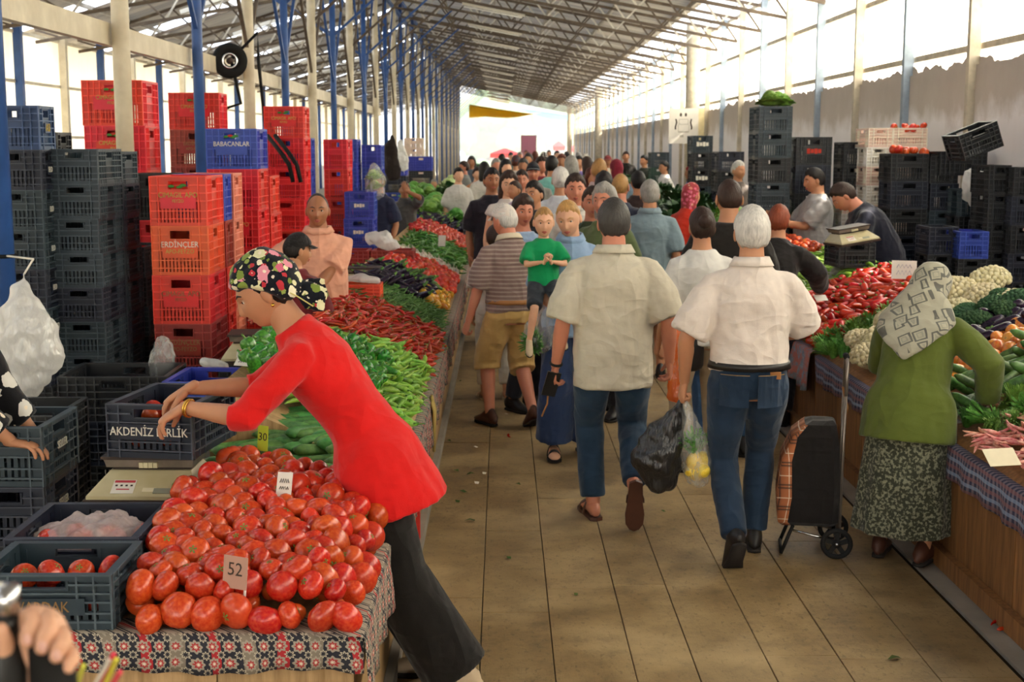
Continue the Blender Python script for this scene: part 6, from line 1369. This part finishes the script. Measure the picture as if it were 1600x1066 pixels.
for z, x0, x1, hd_ in ((.15, -.13, .12, .11), (.17, -.15, .135, .13), (.30, -.16, .14, .15), (.48, -.14, .135, .145), (.60, -.09, .125, .13), (.655, -.03, .115, .10), (.67, .0, .10, .06)):
    R_.append([(x0, -hd_, z), (x0+.07, -hd_, z), (x1-.03, -hd_, z), (x1, -hd_*.8, z), (x1, hd_*.8, z), (x1-.03, hd_, z), (x0+.07, hd_, z), (x0, hd_, z)])
MB().rings(R_).build('bag_body', M_nyl, tr)
R2 = [[(x-.004 if x < -.0 else x, y, z) for x, y, z in (r[0], r[7])] for r in R_[:6]]
pan = MB(); rows = []
for r in R_[:6]:
    x0, hd_, z = r[0][0], abs(r[0][1]), r[0][2]; w = .085*(1-abs(z-.36)/.42)
    rows.append([(x0+.075*max(0, 1-abs(z-.33)/.36), -hd_-.004, z), (x0-.004, -hd_-.004, z), (x0-.008, 0, z), (x0-.004, hd_+.004, z), (x0+.075*max(0, 1-abs(z-.33)/.36), hd_+.004, z)])
po = pan.rings(rows, cap=False, closed=False).build('tartan_front', M_tartan, tr, True); po.modifiers.new('t', 'SOLIDIFY').thickness = .004
for y in (-.075, .075): MB().tube([(.145, y, .09), (.150, y, .55), (.155, y, .80)], .008, 8).build('frame_tube', M_tray, tr, True)
MB().tube([(.155, -.075, .80), (.157, -.07, .96), (.160, 0, .985), (.157, .07, .96), (.155, .075, .80)], .009, 8).build('pull_handle', M_tray, tr, True)
MB().tube([(.155, -.03, .985), (.155, .03, .985)], .015, 10).build('handle_grip', M_rub, tr, True)
MB().tube([(.14, -.05, .84), (.165, -.055, .74), (.15, -.05, .68)], .006, 6).build('tie_strap', M_tan_leather, tr, True)
for y in (-.11, .11): MB().tube([(-.08, y, .15), (-.10, y, .10), (-.135, y, .005)], .009, 8).build('stand_leg', M_rub, tr, True); MB().tube([(-.08, y, .125), (.12, y, .08)], .006, 8).build('axle_strut', M_chrome, tr, True)
MB().tube([(-.135, -.11, .012), (-.135, .11, .012)], .008, 8).build('stand_bar', M_rub, tr, True); MB().tube([(.13, -.17, .078), (.13, .17, .078)], .007, 8).build('axle', M_chrome, tr, True)
RX_ = Matrix.Rotation(PI/2, 3, 'X')
for y in (-.15, .15):
    wh = MB().torus((.13, y, .078), .066, .012, 28, 8, RX_).build('wheel', M_rub, tr, True)
    MB().tube([(.13, y-.014, .078), (.13, y+.014, .078)], .02, 14).build('hub', M_rub, wh, True)
    for k in range(5):
        a = 2*PI*k/5+.3; MB().bar((.13+.016*math.cos(a), y, .078+.016*math.sin(a)), (.13+.062*math.cos(a), y, .078+.062*math.sin(a)), .012, .022).build('spoke', M_rub, wh)
# --- price cards
def card(p, w, h, rz, tilt, m, words, label, stick=True, tm=None):
    r = empty('price_card', p, rz, label, 'price card', 'price cards'); r.rotation_euler = (tilt, 0, rz)
    MB().bx(-w/2, w/2, -.001, .001, 0, h).build('card', m, r)
    if stick: MB().tube([(w*.42, .004, -.06), (w*.42, .004, h*.55)], .004, 6).build('stick', M_paper, r)
    for s_, sz, z in words:
        if s_ == '~': MB().tube([(-w*.3+w*.6*i/8, -.0018, z+sz*(.5 if i % 2 else -.5)) for i in range(9)], .0016, 5).build('scrawl', tm or M_dk, r)
        else: text(s_, sz, tm or M_dk, r, (0, -.0018, z), (PI/2, 0, 0), depth=.0004)
M_pinkc = mat('pinkish_card', 'b58d7c', .85, .1, .06); M_yelc = mat('lime_card', 'b4c43c', .8, .1, .06)
gp_ = G(366, 920, .72); card(gp_, .085, .095, -.45, -.15, M_pinkc, [('52', .055, .055)], 'pinkish card with scrawled number in the front tomatoes')
gp_ = G(470, 800, .74); card(gp_ + Vector((-.06, 0, .055)), .055, .085, -.2, -.35, M_paper, [('~', .014, .055), ('~', .010, .03)], 'white card on a slanted stick between tomatoes and cucumbers')
gp_ = G(410, 705, .82); card(gp_, .05, .10, -.5, -.1, M_yelc, [('30', .045, .055)], 'lime green price card in the dark green peppers', False)
gp_ = G(378, 572, 1.0); card(gp_, .09, .05, -.4, -.8, M_paper, [('~', .014, .025)], 'white price card on the green peppers by the scale', False)
gp_ = G(1412, 436, 1.08); card(gp_, .17, .13, -.3, -.2, M_paper, [('~', .025, .09), ('~', .03, .045)], 'white price card behind the red peppers', False, mat('blue_ink', '3a4a8a', .7))
gp_ = G(1285, 470, .88); card(gp_, .10, .06, .3, -.9, M_paper, [], 'small white card lying in the right green peppers', False)
gp_ = G(1542, 560, .86); card(gp_, .09, .07, .5, -.3, M_paper, [], 'white card in front of the broccoli', False)
gp_ = G(1572, 728, .72); card(gp_, .14, .09, .2, -.9, mat('cream_card', 'd8cdb0', .8), [], 'blank cream card among herbs and pink beans', False)
gp_ = G(690, 385, .95); card(gp_, .08, .12, -.2, -.3, M_paper, [], 'white card among the far lettuces', False)
# --- spare wheel hand truck stowed on the red crates
tc_ = W(359, 95, 14.6); ht = empty('hand_truck', tc_, 0, 'upside-down hand truck with a rubber wheel stowed above the red crates', 'hand truck')
ht.rotation_euler = (0, 0, .25)
ty = MB().torus((0, 0, 0), .135, .052, 32, 10, RX_).build('tyre', M_rub, ht, True); MB().torus((0, -.01, 0), .075, .02, 24, 8, RX_).build('rim', M_chrome, ty, True); MB().tube([(0, -.05, 0), (0, .05, 0)], .035, 14).build('hub', M_dk, ty, True)
MB().tube([(0, 0, 0), (.30, 0, .30), (.30, 0, .02), (.40, 0, -1.28)], .018, 8).build('frame_tube', M_rub, ht, True); MB().tube([(.02, 0, -.02), (.10, -.05, -.45), (-.12, -.1, -.52)], .018, 8).build('brace_tube', M_rub, ht, True)
for k, (a, b) in enumerate(((434, 240), (446, 235))):
    pts = [W(a-16, 212, 14.0)-tc_, W(a+6, 240, 13.6)-tc_, W(a+18, 258, 13.5)-tc_, W(a+24, 285, 13.5)-tc_]
    c_, s_ = math.cos(-.25), math.sin(-.25); pts = [(p.x*c_-p.y*s_, p.x*s_+p.y*c_, p.z) for p in pts]
    MB().tube(pts, .022, 8).build('handle_tube', M_rub, ht, True)
# --- notice board on the round column
nb_ = W(1068, 197, 32.78); sg_ = empty('notice_board', nb_, .05, 'white notice board with black drawing hung on the round column', 'sign')
MB().bx(-.36, .36, -.01, .01, -.42, .42).build('board', M_paper, sg_)
for x in (-.07, .05): MB().ball((x, -.014, .27), (.03, .006, .045), 10, 6).build('dot_mark', M_dk, sg_, True)
for sx_ in (-1, 1): MB().tube([(sx_*.19, -.014, .17), (sx_*.17, -.014, .08), (sx_*.20, -.014, -.02), (sx_*.19, -.014, -.08)], .016, 6).build('side_stroke', M_dk, sg_, True)
gm = mat('grey_print', 'a8a294', .8)
for x, z, w, h_ in ((0, .16, .20, .012), (0, .04, .24, .012), (0, -.14, .26, .03), (-.11, .10, .012, .12), (.11, .10, .012, .12), (-.13, -.05, .012, .16), (.13, -.05, .012, .16)): MB().bx(x-w/2, x+w/2, -.013, -.008, z-h_/2, z+h_/2).build('line_mark', gm, sg_)
MB().bx(-.09, .0, -.013, -.008, -.27, -.21).build('block_mark', gm, sg_)
tag(MB().bx(-.16, .16, -.01, .01, -.42, .42).build('blank_board', mat('cream_board', 'e0cfa0', .7), None, False, W(1090, 196, 32.9)), 'blank cream board beside the notice on the round column', 'sign')
# things hanging on the poles
hp_ = W(613, 245, 20.5); jk = MB().tube([hp_ + Vector((0, 0, .30)), hp_ + Vector((-.02, 0, .15)), hp_ + Vector((-.02, 0, -.1)), hp_ + Vector((.03, 0, -.32))], [(.03, .03), (.10, .05), (.13, .06), (.11, .04)], 14, side=(1, 0, 0), cap='round'); tag(remesh(jk.build('jacket', m_cloth('black_brown_jacket', '2c2422', .4), None, True), .02, 2, .05, .1), 'dark jacket hanging on a roof pole', 'jacket')
bag([W(626, 232, 21) + Vector((0, 0, .1)), W(628, 250, 21), W(628, 262, 21)], [(.04, .03), (.11, .05), (.10, .05)], 'white', 'white and yellow bag hanging beside the dark jacket', disp=.04)
# --- partly seen people at the picture's left edge
pl_ = W(-75, 560, 5.0)
person((pl_.x - .14, 5.12), -PI/2, 'person in black printed top resting a hand on dark crates', 1.66, 1.0, lod=0, hair='short', hairc='black', top=dict(m=m_cloth('black_white_print', '17161a', .3, p_cells(14, ['d8d4cc', '17161a', '17161a', 'd8d4cc'])), sleeve=1.75, hem=-.15, ease=.02, sl_r=.02, straight=.98), bot=B(*DK), a1=.1, a2=.25, L=dict(w=(-.25, .30, .85)), R=dict(w=(.06, W(18, 692, 5.05).x - pl_.x + .14, W(18, 692, 5.05).z), hint=(.1, -.4, -1), hd=(0, .95, -.15), pn=(0, -.2, -1), curl=.35), skin='tan', group='market crowd')
# hand on a black camera grip close to the lens
def grip_hand():
    Yh = 1.15; q = lambda px, py, dy=0: W(px, py, Yh+dy)
    r = empty('person', q(40, 1090), 0, 'hand of a person gripping a black handle in the near corner', 'person', 'market crowd'); o = r.location
    L_ = lambda *a: q(*a) - o
    b = MB()
    b.tube([L_(-330, 2050, .12), L_(-230, 1700, .10), L_(-120, 1400, .08), L_(-40, 1190, .05), L_(0, 1110, .04), L_(30, 1050, .03), L_(55, 1000, .03)], [.048, .047, .042, .034, .036, .038, .032], 14, cap='round')
    fb = MB()
    for k_, (x0, y0, x1, y1, x2, y2, rr) in enumerate(((25, 985, 55, 958, 42, 998, .0098), (48, 990, 80, 965, 66, 1008, .0096), (70, 1005, 100, 990, 88, 1022, .0088), (88, 1025, 114, 1018, 108, 1040, .0072))):
        rr *= .86; dk = -.005*k_; fb.tube([L_(x0-14, y0+22, .04+dk), L_(x0, y0, .015+dk), L_(x1-2, y1+2, -.002+dk), L_(x1, y1+14, -.010+dk), L_((x1+x2)/2-2, (y1+y2)/2+8, -.014+dk), L_(x2, y2+4, -.016+dk)], [rr*1.05, rr*1.08, rr*1.08, rr*1.0, rr*.98, rr*.80], 14, cap='round')
    b.tube([L_(10, 1040, .0), L_(2, 1000, -.01), L_(0, 985, -.015)], [.012, .011, .008], 10, cap='round')
    o_ = b.build('body', SK['fair'], r, True); remesh(o_, .0035, 2); BODYQ[-1] = (o_, fb)
    for k_, (x, y) in enumerate(((43, 1000), (67, 1011), (89, 1025))): MB().ball(L_(x, y, -.0235-.005*k_), (.0042, .0018, .0052), 10, 6).build('fingernail', mat('nail', 'd8a898', .3), r, True)
    sl_ = MB().tube([L_(-350, 2130, .125), L_(-250, 1770, .105), L_(-190, 1580, .095)], [.066, .062, .058], 16).build('sleeve', m_cloth('dark_sleeve', '2a2a30', .4), r, True)
    g = empty('camera_grip', q(20, 1050), 0, 'black tripod handle with chrome collar in the near corner', 'camera grip'); o2 = g.location; M_ = lambda *a: q(*a) - o2
    MB().tube([M_(85, 1100, .012), M_(80, 1040, .012), M_(72, 1000, .014), M_(45, 985, .02), M_(15, 990, .02)], [.022, .021, .019, .016, .018], 14, cap='round').build('grip', M_rub, g, True)
    MB().tube([M_(8, 1090, .0), M_(6, 1045, .0), M_(5, 1000, .0)], [.02, .022, .014], 14, cap='round').build('knob', M_blackplas, g, True)
    MB().tube([M_(8, 965, .0), M_(10, 940, .0), M_(10, 915, .0)], [.0115, .0115, .0115], 14).build('collar', M_chrome, g, True)
    MB().tube([M_(7, 985, .0), M_(8, 962, .0)], [.014, .013], 14).build('clamp', M_blackplas, g, True)
grip_hand()
for k, (a, b, c) in enumerate((((120, 1070), (131, 1040), 'c8c850'), ((150, 1075), (178, 1022), 'd83a50'), ((146, 1076), (172, 1030), 'd8d0c4'), ((160, 1080), (182, 1030), 'd0c848'), ((172, 1076), (188, 1050), 'd84a58'))):
    p0, p1 = W(*a, 1.35), W(*b, 1.33); p0 = p0 + (p0-p1)*1.2
    tag(MB().tube([p0, p1], .0028, 8).build('drinking_straw', mat('straw_%d' % k, c, .5)), '%s drinking straw in the near corner' % ['short yellow', 'long red', 'white', 'long yellow', 'short pink'][k], 'straw', 'straws')
# --- litter on the floor
lit = [(700, 690, 'g'), (795, 683, 'r'), (712, 737, 'g'), (735, 742, 'g'), (745, 756, 'w'), (715, 785, 'g'), (808, 758, 'g'), (757, 741, 'w'), (722, 770, 'g'), (795, 873, 'g'), (1555, 975, 'r'), (1570, 983, 'r'), (1398, 1031, 'g'), (790, 648, 'w'), (742, 700, 'w'), (720, 596, 'g'), (1310, 728, 'g'), (1035, 800, 'g'), (900, 930, 'g'), (735, 815, 'g')]
lm_ = {'g': mat('dry_green_scrap', '4a5c2c', .8, .2, .3, rnd=.4), 'r': M_chili, 'w': M_paper}
lg = MB().add([(-.02, -.008, .002), (0, -.012, .008), (.025, 0, .003), (.004, .012, .010), (-.015, .009, .003)], [(0, 1, 2, 3, 4)])
for x, y, c in lit:
    p = G(x, y, .001); o = ob('floor_scrap', (lg.mesh('floor_scrap', lm_[c]) if c != 'r' else K['chili'][0][0][1]), None, p + Vector((0, 0, .002 if c != 'r' else .008)), (0, 0, random.uniform(0, 6)), random.uniform(.7, 1.5) if c != 'r' else .1)
    tag(o, {'g': 'dry green vegetable scrap on the aisle floor', 'r': 'red chili dropped on the aisle floor', 'w': 'scrap of white paper on the aisle floor'}[c], 'scrap', 'litter on the floor')
# --- tomatoes and greens showing in the wall crates
for px, py, y, n, w in ((1425, 237, 13.85, 14, .2), (1422, 200, 15.15, 9, .15)):
    p = W(px, py, y); put('tomato', [(p.x + random.uniform(-w, w), p.y + random.uniform(-.12, .18), p.z + random.uniform(-.02, .03)) for _ in range(n)], .085, 'ball', 'red tomato heaped on the wall crates at the right', 'tomato', 'tomatoes on the wall crates')
for px, py, y in ((1212, 168, 14.65), (1203, 169, 14.5), (1224, 169, 14.6)): put('lettuce', [tuple(W(px, py, y))], .26, 'up', 'leafy greens on top of the tall slate wall stack', 'greens', 'greens on the wall stacks')
# --- outside the far end: trees, canopies and tarpaulins
M_yel = m_sheet('yellow_tarp', (.95, .68, .06), .9, .1); M_cyan = m_sheet('blue_tarp', (.35, .68, .80), .6, .2); M_rtent = m_sheet('red_canopy', (.75, .12, .12), .4, .2)
def tarp(pts, name, m, label, cat='tarpaulin'):
    n = 10; A, B_, C_, D_ = [Vector(p) for p in pts]; R_ = []
    for i in range(n+1):
        u = i/n; R_.append([A.lerp(B_, u).lerp(D_.lerp(C_, u), j/n) - Vector((0, 0, .35*math.sin(PI*u)*math.sin(PI*j/n))) for j in range(n+1)])
    o = MB().rings(R_, cap=False, closed=False).build(name, m, None, True); o.modifiers.new('t', 'SOLIDIFY').thickness = .01; return tag(o, label, cat)
tarp([W(733, 163, 88), W(830, 178, 88), W(845, 176, 96), W(733, 184, 92)], 'tarpaulin', M_yel, 'yellow tarpaulin slung across the far hall opening')
tarp([W(800, 168, 97), W(900, 182, 97), W(898, 190, 104), W(830, 172, 104)], 'tarpaulin', M_cyan, 'pale blue tarpaulin outside the far hall opening')
def canopy(px0, px1, py0, py1, y, label):
    a, b = W(px0, py1, y), W(px1, py0, y); r = empty('market_canopy', ((a.x+b.x)/2, y, 0), 0, label, 'canopy', 'market canopies outside'); w = (b.x-a.x)/2
    MB().rings([[(-w, -w, a.z), (w, -w, a.z), (w, w, a.z), (-w, w, a.z)], [(-w*.1, -w*.1, b.z), (w*.1, -w*.1, b.z), (w*.1, w*.1, b.z), (-w*.1, w*.1, b.z)]]).build('canopy_roof', M_rtent, r)
    MB().rings([[(-w, -w, a.z-.3), (w, -w, a.z-.3), (w, w, a.z-.3), (-w, w, a.z-.3)], [(-w, -w, a.z), (w, -w, a.z), (w, w, a.z), (-w, w, a.z)]], cap=False).build('valance', M_rtent, r)
    for sx_ in (-1, 1):
        for sy_ in (-1, 1): MB().tube([(sx_*w*.96, sy_*w*.96, 0), (sx_*w*.96, sy_*w*.96, a.z)], .04, 8).build('leg', M_white_steel, r)
canopy(766, 812, 232, 240, 100, 'low pink-red market canopy outside the hall'); canopy(862, 884, 221, 229, 108, 'small red market parasol canopy outside'); canopy(886, 912, 226, 232, 120, 'distant red canopy outside by the right wall')
q_ = W(826, 232, 104); tag(MB().box((q_.x, q_.y, q_.z-.6), (1.2, .1, 3.2)).build('red_banner', mat('dark_red_cloth', '4a1020', .8)), 'dark red banner hanging outside the hall', 'banner')
M_tree = veg('far_tree_leaf', '6f8f4c', '9ab074', .8, .3, .3, 4, .1, .4)
def m_haze(n='sunlit_haze', dn=.016):
    t = NT(n); v = t.add('VolumeScatter', {'Color': (1, .98, .93, 1), 'Density': dn, 'Anisotropy': .2}); t.t.links.clear(); t.set(t.out.inputs['Volume'], v); return t.m  # even scattering volume that veils whatever lies behind it
tag(MB().bx(-50, 50, 112, 250, -.04, 40).build('haze', m_haze()), 'bright sunlit haze over the square beyond the hall', 'haze', kind='stuff')
tag(MB().bx(-8.8, 4.9, 34, 111, .02, 6.0).build('haze', m_haze('hall_haze', .0035)), 'faint haze hanging in the far half of the hall', 'haze', kind='stuff')
for k, (px, py, y, r_) in enumerate(((765, 203, 150, 5.5), (800, 197, 165, 6.5), (845, 188, 170, 8), (875, 195, 160, 6), (745, 196, 170, 5))):
    p = W(px, py, y); t_ = empty('tree', (p.x, p.y, 0), 0, '%s hazy green tree beyond the far opening' % ['small round', 'second', 'tall', 'spreading', 'leftmost'][k], 'tree', 'trees outside')
    MB().tube([(0, 0, 0), (0, 0, p.z)], [.5, .25], 8).build('trunk', M_cwood, t_); b = MB(); rr_ = random.Random(k)
    for j in range(30): b.ball((rr_.gauss(0, r_*.4), rr_.gauss(0, r_*.4), p.z + rr_.gauss(0, r_*.3)), r_*rr_.uniform(.15, .3), 8, 6)
    remesh(b.build('crown', M_tree, t_, True), .35, 1, 1.2, .8)
tag(MB().bx(-60, 60, 96, 260, -.25, -.05).build('ground', mat('sunlit_ground', 'c8bca4', .9, .1, .1, .3)), kind='structure')
# ================================================================ last: freeze modifiers and lettering into plain meshes
bpy.context.view_layer.update()
dg = bpy.context.evaluated_depsgraph_get()
def freeze(o, extra=None):
    me = bpy.data.meshes.new_from_object(o.evaluated_get(dg), depsgraph=dg)
    if extra is not None:
        bm = bmesh.new(); bm.from_mesh(me); x = extra.mesh('x', []); bm.from_mesh(x); bpy.data.meshes.remove(x)
        for f in bm.faces: f.smooth = True
        bm.to_mesh(me); bm.free()
    return me
done = [(o, freeze(o, ex)) for o, ex in BODYQ] 
tx = {}
for o in TEXTQ:
    k = (o.data.body, o.data.size, o.data.materials[0].name)
    if k not in tx: tx[k] = bpy.data.meshes.new_from_object(o.evaluated_get(dg), depsgraph=dg)
    p = o.parent; n = ob(o.name.split('.')[0], tx[k], p, o.location, o.rotation_euler, tuple(o.scale)); 
for o, me in done: o.modifiers.clear(); o.data = me
for o in TEXTQ: bpy.data.objects.remove(o)
